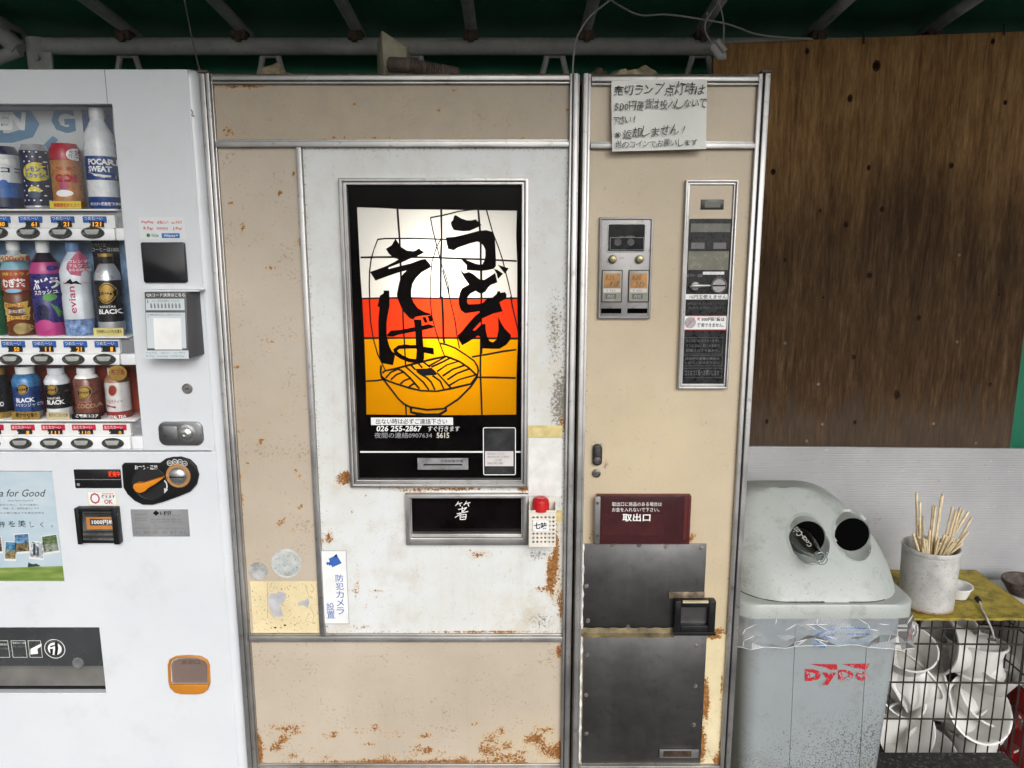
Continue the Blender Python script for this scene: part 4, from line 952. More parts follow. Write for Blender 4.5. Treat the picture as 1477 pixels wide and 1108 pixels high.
# ================================================================== white drinks vending machine
YW = -.010
VX1, VZT = W(285.0, 97.5, YW)
VX0 = VX1 - .99
vm = empty('drinks_vending_machine', ((VX0 + VX1) / 2, .3, .10))
tag(vm, 'glossy white drinks vending machine with rows of sample bottles behind glass', 'vending machine')
def gloss_white():
    m, nt, b = newmat('gloss_white_paint')
    c = nt.ramp(nt.noise(4, 4, .6), [(.3, (.62, .64, .67, 1)), (.7, (.68, .697, .722, 1))])
    c = nt.mix(nt.math('MULTIPLY', nt.step(nt.noise(95, 6, .7), .685, .72), .7), c, (.20, .18, .15, 1))
    c = nt.mix(nt.math('MULTIPLY', nt.step(nt.noise(9, 6, .65), .52, .70), .17), c, (.42, .38, .32, 1))
    nt.link(c, b.inputs['Base Color']); b.inputs['Roughness'].default_value = .30; b.inputs['Coat Weight'].default_value = .25; b.inputs['Coat Roughness'].default_value = .12
    nt.link(nt.bump(nt.noise(9, 3, .5), .10, .004), b.inputs['Normal']); return m
M_GW = gloss_white()
DEP = .58
WIN = RECT(-260, 150, 206.8, 648.5, YW); WIN = (VX0 + .09, WIN[1], WIN[2], WIN[3])
POS = RECT(-260, 680, 92.5, 839, YW); POS = (VX0 + .09, POS[1], POS[2], POS[3])
SLT = RECT(-260, 905.5, 152.8, 1000, YW); SLT = (VX0 + .09, SLT[1], SLT[2], SLT[3])
ZS = W(250, 651, YW)[1]
XS = W(272, 130, YW)[0]                       # seam between door and side frame
def slab(x0, x1, z0, z1, holes, name, par, y0, y1, r=.0, m=None):
    mb = MB().grid(x0, x1, z0, z1, y0, .2, holes); o = mb.build(name, m or M_GW, par, smooth=0)
    md = o.modifiers.new('thickness', 'SOLIDIFY'); md.thickness = y1 - y0; md.offset = -1
    bv = o.modifiers.new('edge', 'BEVEL'); bv.width = .0015; bv.segments = 2; bv.limit_method = 'ANGLE'
    return o
# cabinet: rounded upright corners, open front behind the door
cab = MB(); rr = .026
prof = [(VX0, YW + .03)]
def cabring(z):
    pts = []
    for cx, a0 in ((VX0 + rr, 180), (VX1 - rr, 270)):
        for k_ in range(7):
            t = R(a0 + 90 * k_ / 6); pts.append((cx + rr * math.cos(t), YW + .0015 + rr + rr * math.sin(t), z))
    return pts + [(VX1, DEP, z), (VX0, DEP, z)]
# side frame wraps from the front seam round the corner to the back
sfp = []
for k_ in range(9):
    t = R(270 + 90 * k_ / 8); sfp.append((VX1 - rr + rr * math.cos(t), YW + .0012 + rr + rr * math.sin(t)))
def side_shell(flip):
    pts = [(XS + .0012, YW + .0012)] + sfp + [(VX1, DEP)]
    if flip: pts = [(VX0 + VX1 - x, y) for x, y in pts]
    mb = MB(); n = len(pts); rt = .016
    zt = [VZT] * n
    lv = [(.12, 0)] + [(VZT - rt + rt * math.sin(R(15 * k_)), rt * (1 - math.cos(R(15 * k_)))) for k_ in range(7)]
    vs = []
    for z, ins in lv:
        for i, (x, y) in enumerate(pts):
            sgn = -1 if not flip else 1
            if i == 0: vs.append((x, y + ins, z)); continue
            if i < n - 1:
                cx = VX1 - rr if not flip else VX0 + rr; cy = YW + .0012 + rr
                f = (rr - min(ins, rr * .98)) / rr
                vs.append((cx + (x - cx) * f, cy + (y - cy) * f, z))
            else: vs.append((x + sgn * ins, y, z))
    mb.add(vs, [(j * n + i, j * n + i + 1, (j + 1) * n + i + 1, (j + 1) * n + i) for j in range(len(lv) - 1) for i in range(n - 1)])
    return mb
side_shell(False).build('side_frame', M_GW, vm, smooth=60)
side_shell(True).build('side_frame', M_GW, vm, smooth=60)
MB().box(VX0 + .02, VX1 - .02, .13, DEP, .12, VZT - .004).build('cabinet', M_GW, vm, bevel=.004)
MB().box(VX0 + .03, VX1 - .03, .06, DEP - .02, .10, .13).build('plinth', M_BLACK, vm)
XL = VX0 + VX1 - XS
xt = W(152.5, 120, YW)[0]
ud = slab(XL, XS, ZS + .0012, VZT - .003, [WIN], 'upper_door', vm, YW, YW + .016)
ld = slab(XL, XS, .14, ZS - .0012, [POS, SLT], 'lower_door', vm, YW, YW + .016)
MB().box(xt - .0006, xt + .0006, YW - .0002, YW + .001, WIN[3] + .002, VZT - .004).build('seam', I_GREY, ud)
MB().box(XL, XS, YW + .0165, .129, VZT - .02, VZT - .0035).build('top_panel', M_GW, ud)
MB().box(XS, XS + .0011, YW + .004, YW + .012, .14, VZT - .02).build('seam', M_BLACK, ld)
# ---- display bay
YB = .062                                     # back of the bay
w0, w1, wz0, wz1 = WIN
def rowz(py): return W(100, py, YW + .01)[1]
Z1, Z2, Z3 = rowz(301.5), rowz(485), rowz(605)
M_BLUEBG = mat('display_blue', (.24, .38, .50), .35, var=.12, scale=7); M_PALEBG = mat('display_pale', (.55, .58, .58), .35, var=.08, scale=8); M_ICE = mat('display_ice', (.26, .40, .60), .35, var=.25, scale=22)
M_REDBG = mat('display_red', (.32, .055, .028), .35, var=.25, scale=14)
bay = MB().box(w0, w1, YB, YB + .004, wz0, wz1).box(w0 - .003, w0, YW + .017, YB, wz0, wz1).box(w0, w1, YW + .017, YB, wz1, wz1 + .003).box(w0, w1, YW + .017, YB, wz0 - .003, wz0).build('display_bay', mat('bay_grey', (.30, .30, .31), .4), ud)
def backcard(za, zb, m): return MB().box(w0 + .001, w1 - .0005, YB - .0012, YB - .0002, za, zb).build('backing_card', m, bay)
b1 = backcard(Z1, wz1 - .001, M_PALEBG); b2_ = backcard(Z2, Z1 - .06, M_ICE); b3_ = backcard(Z3, Z2 - .06, M_REDBG)
ybk = YB - .0016
M_BLUEL = mat('print_blue', (.10, .25, .40), .4, var=.15, scale=12)
text('D', (-22, 152, 60, 206), ybk, M_BLUEL, b1, bold=.06); text('G', (72, 155, 110, 192), ybk, M_BLUEL, b1, bold=.05)
text('EN', (-6, 162, 38, 188), ybk - .0006, I_WHITE, b1, bold=.05, slant=.2)
mb = MB(); mb.flat([W(x, y, ybk) for x, y in ((58, 214), (76, 196), (84, 202), (70, 216))], ybk); mb.build('print', M_BLUEL, b1)
a = RECT(68, 151.5, 90, 158, ybk); MB().box(a[0], a[1], ybk - .012, ybk - .011, a[2], a[3]).build('tag', M_WHITE, b1); text('新商品', (71, 153, 88, 157), ybk - .0125, I_GREY, b1)
# right inner wall with coloured print
sw = MB().box(w1, w1 + .003, YW + .017, YB, wz0, wz1).build('side_wall', M_BLUEBG, bay)
for (pa, pb, m_) in ((208, 262, I_WHITE), (262, 300, M_BLUEBG), (350, 380, M_PALEBG), (380, 420, M_ICE), (420, 450, M_PALEBG), (450, 484, M_ICE), (530, 602, mat('display_orange', (.42, .07, .02), .35, var=.3, scale=10))):
    za = W(185, pa, .02)[1]; zb = W(185, pb, .02)[1]; MB().box(w1 - .0012, w1 - .0002, YW + .020, YB - .002, zb, za).build('print', m_, sw)
M_SHELF = mat('shelf_white', (.72, .72, .70), .3, var=.03); M_STRIP = mat('strip_white', (.74, .75, .76), .3, var=.03)
M_OVAL = mat('button_ring', (.045, .047, .042), .3, var=.15, scale=60); M_BTN = mat('button_clear', (.38, .38, .36), .2, var=.1, scale=60)
M_LB = mat('label_blue', (.02, .10, .36), .4); M_LR = mat('label_red', (.50, .012, .045), .4); M_LCD = mat('price_lcd', (.022, .023, .024), .25)
def lamp_digit():
    m = bpy.data.materials.new('price_digit'); m.use_nodes = True; nt = NT(m); nt.n.clear()
    e = nt.new('ShaderNodeEmission'); e.inputs[0].default_value = (1, .42, .04, 1); e.inputs[1].default_value = .9; o = nt.new('ShaderNodeOutputMaterial'); nt.link(e.outputs[0], o.inputs[0]); return m
M_DIG = lamp_digit()
YF = YW + .004                                # face of the button strips
def row(zs_px, lab0, lab1, st0, st1, bx, by, lm, word, prices, xend):
    z_ = rowz(zs_px)
    sh_ = MB().box(w0 + .001, w1 - .014, YW + .006, YB - .002, z_ - .0035, z_).build('shelf', M_SHELF, ud, bevel=.0008)
    a = W(100, lab0 - 7, YF)[1]; b = W(100, st1, YF)[1]
    MB().box(w0 + .001, w1 - .0015, YF + .014, YF + .03, b, z_ - .004).build('strip_backing', mat('bay_grey', (.30, .30, .31), .4), ud)
    za, zb = W(100, st0, YF)[1], W(100, st1, YF)[1]
    xe = W(xend, by, YF)[0]
    stp = MB().box(w0 + .001, xe, YF, YF + .0135, zb, za).build('button_strip', M_STRIP, ud, bevel=.003)
    MB().box(xe + .001, w1 - .002, YF + .003, YF + .0135, zb, za).build('strip_end', M_STRIP, ud, bevel=.002)
    lz1, lz0 = W(100, lab0, YF)[1], W(100, lab1, YF)[1]
    MB().box(w0 + .001, xe, YF + .006, YF + .0138, za + .0004, lz1 + .002).build('price_rail', M_SHELF, ud)
    for x, pr in zip(bx, prices):
        c = W(x, by, YF); rx = sx(16.3, YF)
        bt = MB().lathe((c[0], YF - .0002, c[1]), [(rx, 0), (rx, .0012), (rx * .94, .0022), (rx * .9, .0016), (.001, .0013)], 28, Matrix.Diagonal((1, 1, .5)) @ Matrix.Rotation(R(90), 3, 'X')).build('select_button', M_OVAL, stp)
        pts = [(c[0] + rx * a_, c[1] + rx * b_) for a_, b_ in ((-.62, .28), (.62, .28), (.55, .02), (.38, -.14), (-.38, -.14), (-.55, .02))]
        MB().prism(pts, YF - .0045, YF - .001).build('button_key', M_BTN, bt, bevel=.0006)
        lx0, lx1 = W(x - 17, lab0, YF)[0], W(x + 17, lab0, YF)[0]; zm = (lz0 + lz1) / 2
        pl_ = MB().prism(rrect(lx0, lx1, zm - .002, lz1, .0012), YF + .0045, YF + .0058).build('price_label', lm, stp)
        text(word, (x - 13, lab0 + .6, x + 14, lab0 + 5.4), YF + .0042, I_WHITE, pl_)
        dx0, dx1 = W(x - 8, lab0, YF)[0], W(x + 13, lab0, YF)[0]
        MB().box(dx0, dx1, YF + .0036, YF + .0044, lz0, zm + .0012).build('price_display', M_LCD, pl_)
        text(pr, (x - (-12 + 4.2 * len(pr)), lab0 + 8.2, x + 12.3, lab1 - .8), YF + .0030, M_DIG, pl_, bold=.03, slant=.1)
        text('¥', (x - 6.5, lab0 + 9, x - 3, lab1 - 1.5), YF + .0030, I_WHITE, pl_)
    return sh_
row(301.5, 312, 327.5, 329, 347, (-51, -5, 41, 87.5, 134), 336, M_LB, 'つめた～い', ('140', '140', '61', '21', '121'), 165)
row(485, 492.5, 508, 511, 527, (-29, 16, 61, 106, 151), 518.5, M_LB, 'つめた～い', ('150', '50', '11', '21', '1'), 172)
row(605, 613.5, 627, 630, 648, (-15, 30, 74, 118.5, 163), 639.5, M_LR, 'あたたか～い', ('16', '1', '111', '110', '0'), 188)
MB().box(w0, w1, YW + .0165, YW + .0180, wz0, wz1).build('window_pane', pane_mat('display_acrylic', (.97, .975, .98, 1), 1.0, .05), ud, smooth=0)
# ---- face fittings
yF = YW - .0008
st = sticker((199.5, 313, 268.5, 345.5), mat('sticker_pale', (.70, .71, .72), .4, var=.02), ud, y=YW - .0002)
for t, bx, m_ in (('PayPay', (204, 318.5, 222, 323), I_RED), ('d払い', (226, 318, 243, 323), I_RED), ('au PAY', (247, 318.5, 263, 323), mat('ink_orange', (.6, .15, .05), .5)), ('R Pay', (207, 327, 221, 333), I_RED), ('merpay', (226, 328, 243, 332.5), mat('ink_pinkred', (.55, .15, .2), .5)), ('J-Pay', (249, 327.5, 263, 332.5), I_RED), ('WeChat', (218, 337, 229, 342), mat('ink_green', (.03, .22, .07), .5))):
    text(t, bx, yF - .0005, m_, st, bold=.015)
MB().disc(W(214, 339.5, yF), sx(2.6), yF - .0004, yF, 12).build('logo', mat('ink_green', (.03, .22, .07), .5), st)
for x, y in ((206, 320.7), (228, 320.7), (229, 330), (251, 330)): pass
a = RECT(233, 336.5, 259.5, 343.5, yF); MB().box(a[0], a[1], yF - .0005, yF, a[2], a[3]).build('logo', mat('logo_blue', (.03, .17, .45), .5), st); text('Alipay+', (236, 338, 257, 342.5), yF - .0008, I_WHITE, st, bold=.01)
a = RECT(203, 349.5, 270.5, 408, YW - .004); rd = MB().prism(rrect(a[0], a[1], a[2], a[3], .004), YW - .006, YW + .004).build('card_reader', mat('reader_gloss', (.010, .010, .012), .12, var=.1), ud, bevel=.001)
# code stand
hd_ = MB(); q0 = RECT(207, 419.5, 272, 510, YW - .035)
za, zb = W(240, 419.5, YW)[1], W(240, 517.5, YW - .045)[1]
x0, x1 = W(207.5, 440, YW - .04)[0], W(272.0, 517, YW - .045)[0]
stand = MB().add([(x0, YW - .034, za), (x1, YW - .034, za), (x1, YW - .045, zb), (x0, YW - .045, zb), (x0, YW, za), (x1 + .012, YW, za), (x1 + .012, YW, zb + .002), (x0, YW, zb + .002)],
                [(0, 3, 2, 1), (0, 1, 5, 4), (3, 7, 6, 2), (1, 2, 6, 5), (0, 4, 7, 3), (4, 5, 6, 7)]).build('payment_stand', mat('stand_grey', (.085, .085, .09), .4), ud, bevel=.001)
MB().box(x0 - .004, x1 + .022, YW - .030, YW, za + .0005, za + .003).build('stand_roof', M_STRIP, stand)
def onst(px, py):                               # a point on the sloping face
    y = YW - .040
    for _ in range(4):
        x, z = W(px, py, y); f = (za - z) / (za - zb); y = YW - .0346 - .011 * f
    return (x, y, z)
def card(x0_, y0_, x1_, y1_, m, off=.0, name='print'):
    P_ = [onst(x0_, y0_), onst(x1_ - (y1_ - y0_) * .0, y0_), onst(x1_, y1_), onst(x0_ + (y1_ - y0_) * .075, y1_)]
    P_[1] = (P_[2][0], P_[1][1], P_[1][2]); P_[3] = (P_[0][0], P_[3][1], P_[3][2])
    return MB().add([(x, y - .0004 - off, z) for x, y, z in P_], [(0, 3, 2, 1)]).build(name, m, stand, smooth=0)
M_PALE = mat('stand_pale', (.55, .60, .62), .4, var=.03)
card(210, 431, 266.5, 447.5, M_PALE); card(210.5, 451, 269, 502.5, M_PALE); card(207, 505.5, 272.5, 517.5, M_PALE, .0001)
card(221.5, 459, 263, 504.2, M_WHITE, .0006, 'white_card')
def ts(t, bx, m, off=.0012, **k):
    o = text(t, bx, onst((bx[0] + bx[2]) / 2, (bx[1] + bx[3]) / 2)[1] - off, m, stand, **k); return o
ts('QRコード決済はこちら', (211, 423, 267, 428.5), I_WHITE, bold=.01); ts('ほしい商品を選択してください', (219, 432.3, 260, 435.5), I_GREY); ts('画面の指示に従って決済してください', (216, 452.5, 263, 455.5), I_GREY)
ts('1', (212, 432.5, 214, 437.5), I_GREY); ts('2', (212.3, 453, 215, 458), I_GREY)
mb = MB()
for i in range(9):
    c = onst(218.5 + 5.1 * i, 441); mb.prism([(c[0] - .0015, c[2] - .0045), (c[0] + .0015, c[2] - .0045), (c[0] + .0015, c[2] + .002), (c[0] + .0006, c[2] + .0035), (c[0] + .0006, c[2] + .005), (c[0] - .0006, c[2] + .005), (c[0] - .0006, c[2] + .0035), (c[0] - .0015, c[2] + .002)], c[1] - .0014, c[1] - .0008)
mb.build('bottle_print', I_GREY, stand, smooth=0)
ts('PayPay   d払い   au PAY', (211, 507.5, 268, 510.5), mat('ink_slate', (.16, .22, .28), .5)); ts('R Pay  merpay  LINE Pay', (211, 512.5, 266, 515.5), mat('ink_slate', (.16, .22, .28), .5))
# key hole, lock plate
RX = Matrix.Rotation(R(90), 3, 'X')
c = W(270.5, 560.5, YW); k1 = MB().lathe((c[0], YW - .0005, c[1]), [(sx(7.4), -.002), (sx(7.4), .002), (sx(6.4), .003), (sx(5.6), .002), (.001, .0022)], 22, RX).build('key_lock', M_ZINC, ud)
MB().box(c[0] - .0035, c[0] + .0035, YW - .0034, YW - .002, c[1] - .0008, c[1] + .0008).build('key_slit', I_BLACK, k1)
a = RECT(228.5, 608, 295, 642, YW); lp = MB().prism(rrect(a[0], a[1], a[2], a[3], .014, 7), YW - .005, YW + .002).build('lock_plate', brushed('lock_plate_zinc', (.30, .30, .31), .3, (5, 1, 5), .4, .9), ud, bevel=.002)
c = W(269.5, 625, YW - .006); MB().lathe((c[0], YW - .005, c[1]), [(sx(14), -.001), (sx(13), .001), (sx(9), .002), (sx(8.5), .008), (sx(6), .010), (sx(3.4), .011), (sx(3), .008), (.0005, .008)], 24, RX).build('lock_cylinder', mat('bright_steel', (.55, .55, .54), .3, .9, var=.1), lp)
mb = MB()
a = RECT(233, 614, 258, 635.5, YW - .005); mb.prism(rrect(a[0], a[1], a[2], a[3], .006), YW - .0075, YW - .005); mb.build('lock_flap', brushed('lock_plate_zinc', (.30, .30, .31), .3), lp, bevel=.001)
# coin return plate: black comma-shaped casting
o_ = [(177.5, 670), (181, 667), (232, 667), (240, 661), (250, 658.5), (262, 658), (275, 662), (284, 671), (288, 684), (285, 698), (276, 708), (262, 714), (240, 722), (222, 727), (208, 727), (196, 721), (186, 712), (180, 702)]
cpl = MB().prism([W(x, y, YW) for x, y in o_], YW - .007, YW + .001).build('coin_plate', M_BLACK, ld, bevel=.0025, seg=3)
c = W(216, 697, YW - .007); MB().lathe((c[0], YW - .0072, c[1]), [(sx(26), 0), (sx(26), .0008), (sx(25), .0012), (sx(24), .0002), (.001, .0002)], 32, RX).build('dial_well', mat('black_matt', (.007, .007, .008), .6), cpl)
lev = [(192, 703), (193, 699), (197, 697), (206, 697), (222, 692), (234, 688.5), (235, 690), (226, 697), (214, 704), (209, 709), (202, 711), (196, 709)]
MB().prism([W(x, y, YW - .02) for x, y in lev], YW - .022, YW - .009).build('return_lever', mat('orange_plastic', (.62, .21, .012), .35, var=.08), cpl, bevel=.0025, seg=3)
c = W(257, 686.5, YW - .008); MB().lathe((c[0], YW - .0072, c[1]), [(sx(18), 0), (sx(17.6), .0018), (sx(16.6), .0022), (sx(16), .0006), (sx(15.5), .0004)], 32, RX).build('slot_ring', mat('slot_orange', (.42, .22, .08), .35), cpl)
MB().lathe((c[0], YW - .0072, c[1]), [(sx(13), 0), (sx(13), .003), (sx(11), .0065), (sx(6), .009), (.001, .0095)], 28, RX).build('coin_slot', mat('bright_steel', (.55, .55, .54), .3, .9, var=.1), cpl)
MB().box(c[0] - sx(10), c[0] + sx(10), YW - .0172, YW - .010, c[1] - .0011, c[1] + .0011).build('slit', I_BLACK, cpl)
text('おつり・返却', (194, 671, 227, 677.5), YW - .0076, I_WHITE, cpl, bold=.01)
for x, y, t in ((244.5, 668.3, '500'), (252, 666.3, '100'), (259.5, 666.5, '50'), (266.3, 668.8, '10')):
    c_ = W(x, y, YW - .008); MB().add([(c_[0] + sx(r_) * math.cos(a_ * .5236), YW - .0075, c_[1] + sx(r_) * math.sin(a_ * .5236)) for r_ in (4, 3.3) for a_ in range(12)], [(k_, (k_ + 1) % 12, 12 + (k_ + 1) % 12, 12 + k_) for k_ in range(12)]).build('coin_symbol', I_WHITE, cpl, smooth=0)
    text(t, (x - 2.4, y - 1.4, x + 2.4, y + 1.4), YW - .0076, I_WHITE, cpl)
mb = MB(); mb.ribbon([W(x, y, YW - .0085) for x, y in ((237, 693), (240, 697), (241, 702), (239, 709))], sx(2), YW - .0085); mb.flat([W(x, y, YW - .0085) for x, y in ((236.5, 704), (242.5, 706), (237, 712))], YW - .0086); mb.build('arrow', mat('arrow_grey', (.6, .6, .6), .5), cpl, smooth=0)
# display strip
dp = RECT(106.5, 677, 176.5, 704, YW); ds = MB().box(dp[0], dp[1], YW - .002, YW + .001, dp[2], dp[3]).build('display_strip', mat('strip_black', (.013, .013, .014), .22), ld, bevel=.001)
em_r = bpy.data.materials.new('red_digit'); em_r.use_nodes = True; nt_ = NT(em_r); nt_.n.clear(); e_ = nt_.new('ShaderNodeEmission'); e_.inputs[0].default_value = (1, .06, .02, 1); e_.inputs[1].default_value = 1.0; o2 = nt_.new('ShaderNodeOutputMaterial'); nt_.link(e_.outputs[0], o2.inputs[0])
text('販売中', (156, 680, 173.5, 688), YW - .0024, em_r, ds, bold=.03)
mb = MB(); a = RECT(108, 691.3, 176, 692.1, YW - .002); mb.box(a[0], a[1], YW - .0024, YW - .0018, a[2], a[3])
mb.disc(W(113, 699, YW - .002), sx(2.4), YW - .0024, YW - .0018, 10); mb.build('print', I_GREY, ds)
s1 = sticker((125.5, 709, 168.8, 729), mat('sticker_yellow', (.72, .66, .30), .5), ld, y=YW - .0002); sticker((126.6, 710, 167.8, 728), M_WHITE, s1, y=YW - .0008, th=.0003)
text('〇', (129, 711, 145, 727), YW - .0014, mat('ink_crimson', (.42, .03, .09), .5), s1, bold=.03); text('使えます', (146, 714, 166, 719), YW - .0014, I_BLACK, s1, bold=.02); text('新500円硬貨', (147, 711, 164, 713.5), YW - .0014, I_RED, s1); text('OK', (150, 720.5, 163, 727), YW - .0014, mat('ink_crimson', (.42, .03, .09), .5), s1, bold=.03)
# bill slot
bo = RECT(112.5, 729.5, 178, 781.5, YW); bi = RECT(119.5, 734.5, 169.5, 776.5, YW)
bz = MB().box(bo[0], bi[0], YW - .016, YW + .001, bo[2], bo[3]).box(bi[1], bo[1], YW - .016, YW + .001, bo[2], bo[3]).box(bi[0], bi[1], YW - .016, YW + .001, bi[3], bo[3]).box(bi[0], bi[1], YW - .009, YW + .001, bo[2], bi[2]).build('bill_slot', M_BLACK, ld, bevel=.002)
MB().add([(bi[0], YW - .002, bi[3]), (bi[1], YW - .002, bi[3]), (bi[1], YW - .010, bi[2]), (bi[0], YW - .010, bi[2])], [(0, 3, 2, 1)]).build('slot_throat', mat('throat_grey', (.10, .10, .095), .3, var=.3, scale=40), bz)
a = RECT(124, 746, 170.5, 763.5, YW - .012); MB().box(a[0], a[1], YW - .0125, YW - .0105, a[2], a[3]).build('label', mat('orange_label2', (.50, .20, .05), .35), bz)
a = RECT(129.5, 748.5, 170.3, 758, YW - .0125); MB().box(a[0], a[1], YW - .0130, YW - .0126, a[2], a[3]).build('label', mat('label_charcoal', (.05, .05, .05), .4), bz)
text('1000円札', (132, 749.5, 165, 756.5), YW - .0134, I_WHITE, bz, bold=.02)
for pa, pb in ((741, 743), (766.5, 768), (773, 775)):
    a = RECT(121, pa, 170, pb, YW - .011); MB().box(a[0], a[1], YW - .0135, YW - .010, a[2], a[3]).build('roller_bar', M_STEEL, bz)
# silver plate
pl = sticker((188, 735, 274, 774), brushed('silver_plate', (.46, .46, .47), .4, (4, 1, 4), .15, .5), ld, y=YW - .0002, th=.001, name='name_plate')
yy = YW - .0016
text('伊藤園', (230, 737.5, 247, 743.5), yy, I_BLACK, pl, bold=.03); text('株式会社', (248, 742, 261, 745), yy, I_GREY, pl)
mb = MB()
for dx, dy in ((-2.2, 0), (2.2, 0), (0, -1.8), (0, 1.8)): mb.disc(W(225 + dx, 740.3 + dy, yy), sx(2), yy - .0002, yy + .0003, 8)
mb.build('logo', I_BLACK, pl, smooth=0)
for t, bx in (('管理番号', (194, 741, 212, 743.5)), ('お客様相談', (194, 746.5, 212, 749)), ('販売機番号', (194, 750, 212, 752)), ('長野県長野市', (217, 748, 262, 751)), ('(026)197-7500', (218, 752, 262, 755)), ('故障の際はこちらまでお知らせください', (194, 761, 268, 763)), ('長 野 県 市 町 村', (194, 766, 268, 771))):
    text(t, bx, yy, I_GREY, pl)
# poster
pb_ = MB().box(POS[0], POS[1], YW + .004, YW + .007, POS[2], POS[3])
def poster_mat():
    m, nt, b = newmat('poster_sky'); c = nt.ramp(nt.noise(5, 5, .6, stretch=(1, 1, 2.4)), [(.3, (.42, .55, .63, 1)), (.5, (.52, .62, .69, 1)), (.7, (.64, .70, .74, 1))]); nt.link(c, b.inputs['Base Color']); b.inputs['Roughness'].default_value = .3; return m
def field_mat():
    m, nt, b = newmat('poster_field'); c = nt.ramp(nt.noise(1, 5, .6, stretch=(9, 1, 60)), [(.32, (.09, .16, .03, 1)), (.5, (.20, .29, .06, 1)), (.68, (.36, .42, .14, 1))]); nt.link(c, b.inputs['Base Color']); b.inputs['Roughness'].default_value = .35; return m
po = pb_.build('poster', poster_mat(), ld)
yq = YW + .0036
zf = W(60, 819, yq)[1]
pts = [(POS[0] + (POS[1] - POS[0]) * i / 12, W(60, 823 - 6.5 * (i / 12) ** 2, yq)[1]) for i in range(13)]
MB().flat([(POS[0], POS[2])] + [(POS[1], POS[2])] + pts[::-1], yq).build('field_print', field_mat(), po, smooth=0)
M_TREE = mat('tree_print', (.03, .06, .05), .5)
MB().flat([W(x, y, yq - .0002) for x, y in ((40, 818), (41, 811), (44, 813), (48, 814), (52, 813), (56, 815), (59, 817))], yq - .0002).build('tree_print', M_TREE, po, smooth=0)
I_SL = mat('poster_ink', (.045, .06, .07), .5)
text('Green Tea for Good', (-58, 706, 65, 716.5), yq - .0003, I_SL, po, slant=.35)
for t, bx in (('Green Tea for Goodとは', (11, 720.5, 48, 723.5)), ('緑茶の可能性を信じ、人々の健康に', (-20, 727, 56, 729.5)), ('地域・文・自然を豊かにする', (4, 732, 56, 735)), ('わたしたちの取り組みでお茶の世界を', (-20, 738.5, 64, 741.5))):
    text(t, bx, yq - .0003, I_GREY, po)
text('お茶で世界を美しく。', (-62, 751, 82, 760), yq - .0003, I_SL, po, hand=.2)
for (x, y, w_, h_, rot, cs_) in ((-2, 785, 9, 21, -6, ((.40, .30, .22), (.16, .10, .07))), (15.5, 794, 15, 24, 2, ((.10, .28, .45), (.33, .26, .13))), (32, 783, 20, 25, -4, ((.16, .32, .52), (.22, .17, .09))), (54, 793, 19, 22, 7, ((.62, .64, .66), (.60, .62, .63))), (73, 784, 21, 23, -9, ((.16, .22, .10), (.30, .34, .26)))):
    def rc(ax, ay): 
        t = R(rot); return W(x + ax * math.cos(t) - ay * math.sin(t), y + ax * math.sin(t) + ay * math.cos(t), yq)
    MB().flat([rc(-w_ / 2 - 1, -h_ / 2 - 1), rc(w_ / 2 + 1, -h_ / 2 - 1), rc(w_ / 2 + 1, h_ / 2 + 3), rc(-w_ / 2 - 1, h_ / 2 + 3)], yq - .0005).build('photo_border', I_WHITE, po, smooth=0)
    for k_, cc_ in enumerate(cs_):
        a_, b_ = (-h_ / 2, 0) if k_ == 0 else (0, h_ / 2)
        MB().flat([rc(-w_ / 2, a_), rc(w_ / 2, a_), rc(w_ / 2, b_), rc(-w_ / 2, b_)], yq - .0008).build('photo_print', mat('photo_%d_%d' % (x, k_), cc_, .4, var=.45, scale=150), po, smooth=0)
for dx, hh, cl in ((50, 17, (.05, .06, .08)), (55, 12, (.10, .12, .15)), (59, 15, (.42, .43, .45))):
    MB().flat([W(dx - 2, 801, yq), W(dx + 2, 801, yq), W(dx + 1.6, 801 - hh, yq), W(dx - 1.6, 801 - hh, yq)], yq - .0011).build('figure_print', mat('fig_%d' % dx, cl, .5), po, smooth=0)
MB().box(POS[0], POS[1], YW + .0012, YW + .0022, POS[2], POS[3]).build('poster_cover', PANE, ld, smooth=0)
# take-out port
sl = SLT
port = MB().box(sl[0], sl[1], .10, .104, sl[2], sl[3]).box(sl[1], sl[1] + .003, YW + .017, .10, sl[2], sl[3]).box(sl[0], sl[1], YW + .017, .10, sl[3], sl[3] + .003).box(sl[0], sl[1], YW + .017, .10, sl[2] - .003, sl[2]).build('delivery_port', mat('port_grey', (.045, .045, .047), .4), ld)
z1_ = W(60, 960, YW + .01)[1]; z2_ = W(60, 990, YW + .01)[1]
MB().add([(sl[0], YW + .03, z1_), (sl[1], YW + .03, z1_), (sl[1], YW + .012, z2_), (sl[0], YW + .012, z2_)], [(0, 3, 2, 1)]).build('delivery_ramp', mat('ramp_taupe', (.13, .125, .115), .4, var=.15, scale=12), port)
fl_ = MB().box(sl[0], sl[1] - .001, YW + .004, YW + .0065, W(60, 962, YW)[1], sl[3] - .002).build('delivery_flap', mat('flap_smoke', (.050, .053, .055), .22, var=.12, scale=7), port)
yf = YW + .0036
c = W(79, 936, yf); n = 32
MB().add([(c[0] + r_ * math.cos(2 * math.pi * k_ / n), yf, c[1] + r_ * math.sin(2 * math.pi * k_ / n)) for r_ in (sx(16), sx(15)) for k_ in range(n)], [(k_, (k_ + 1) % n, n + (k_ + 1) % n, n + k_) for k_ in range(n)]).build('recycle_symbol', I_WHITE, fl_, smooth=0)
MB().disc(c, sx(10.5), yf - .0003, yf + .0002, 28).build('recycle_symbol', I_WHITE, fl_)
mb = MB()
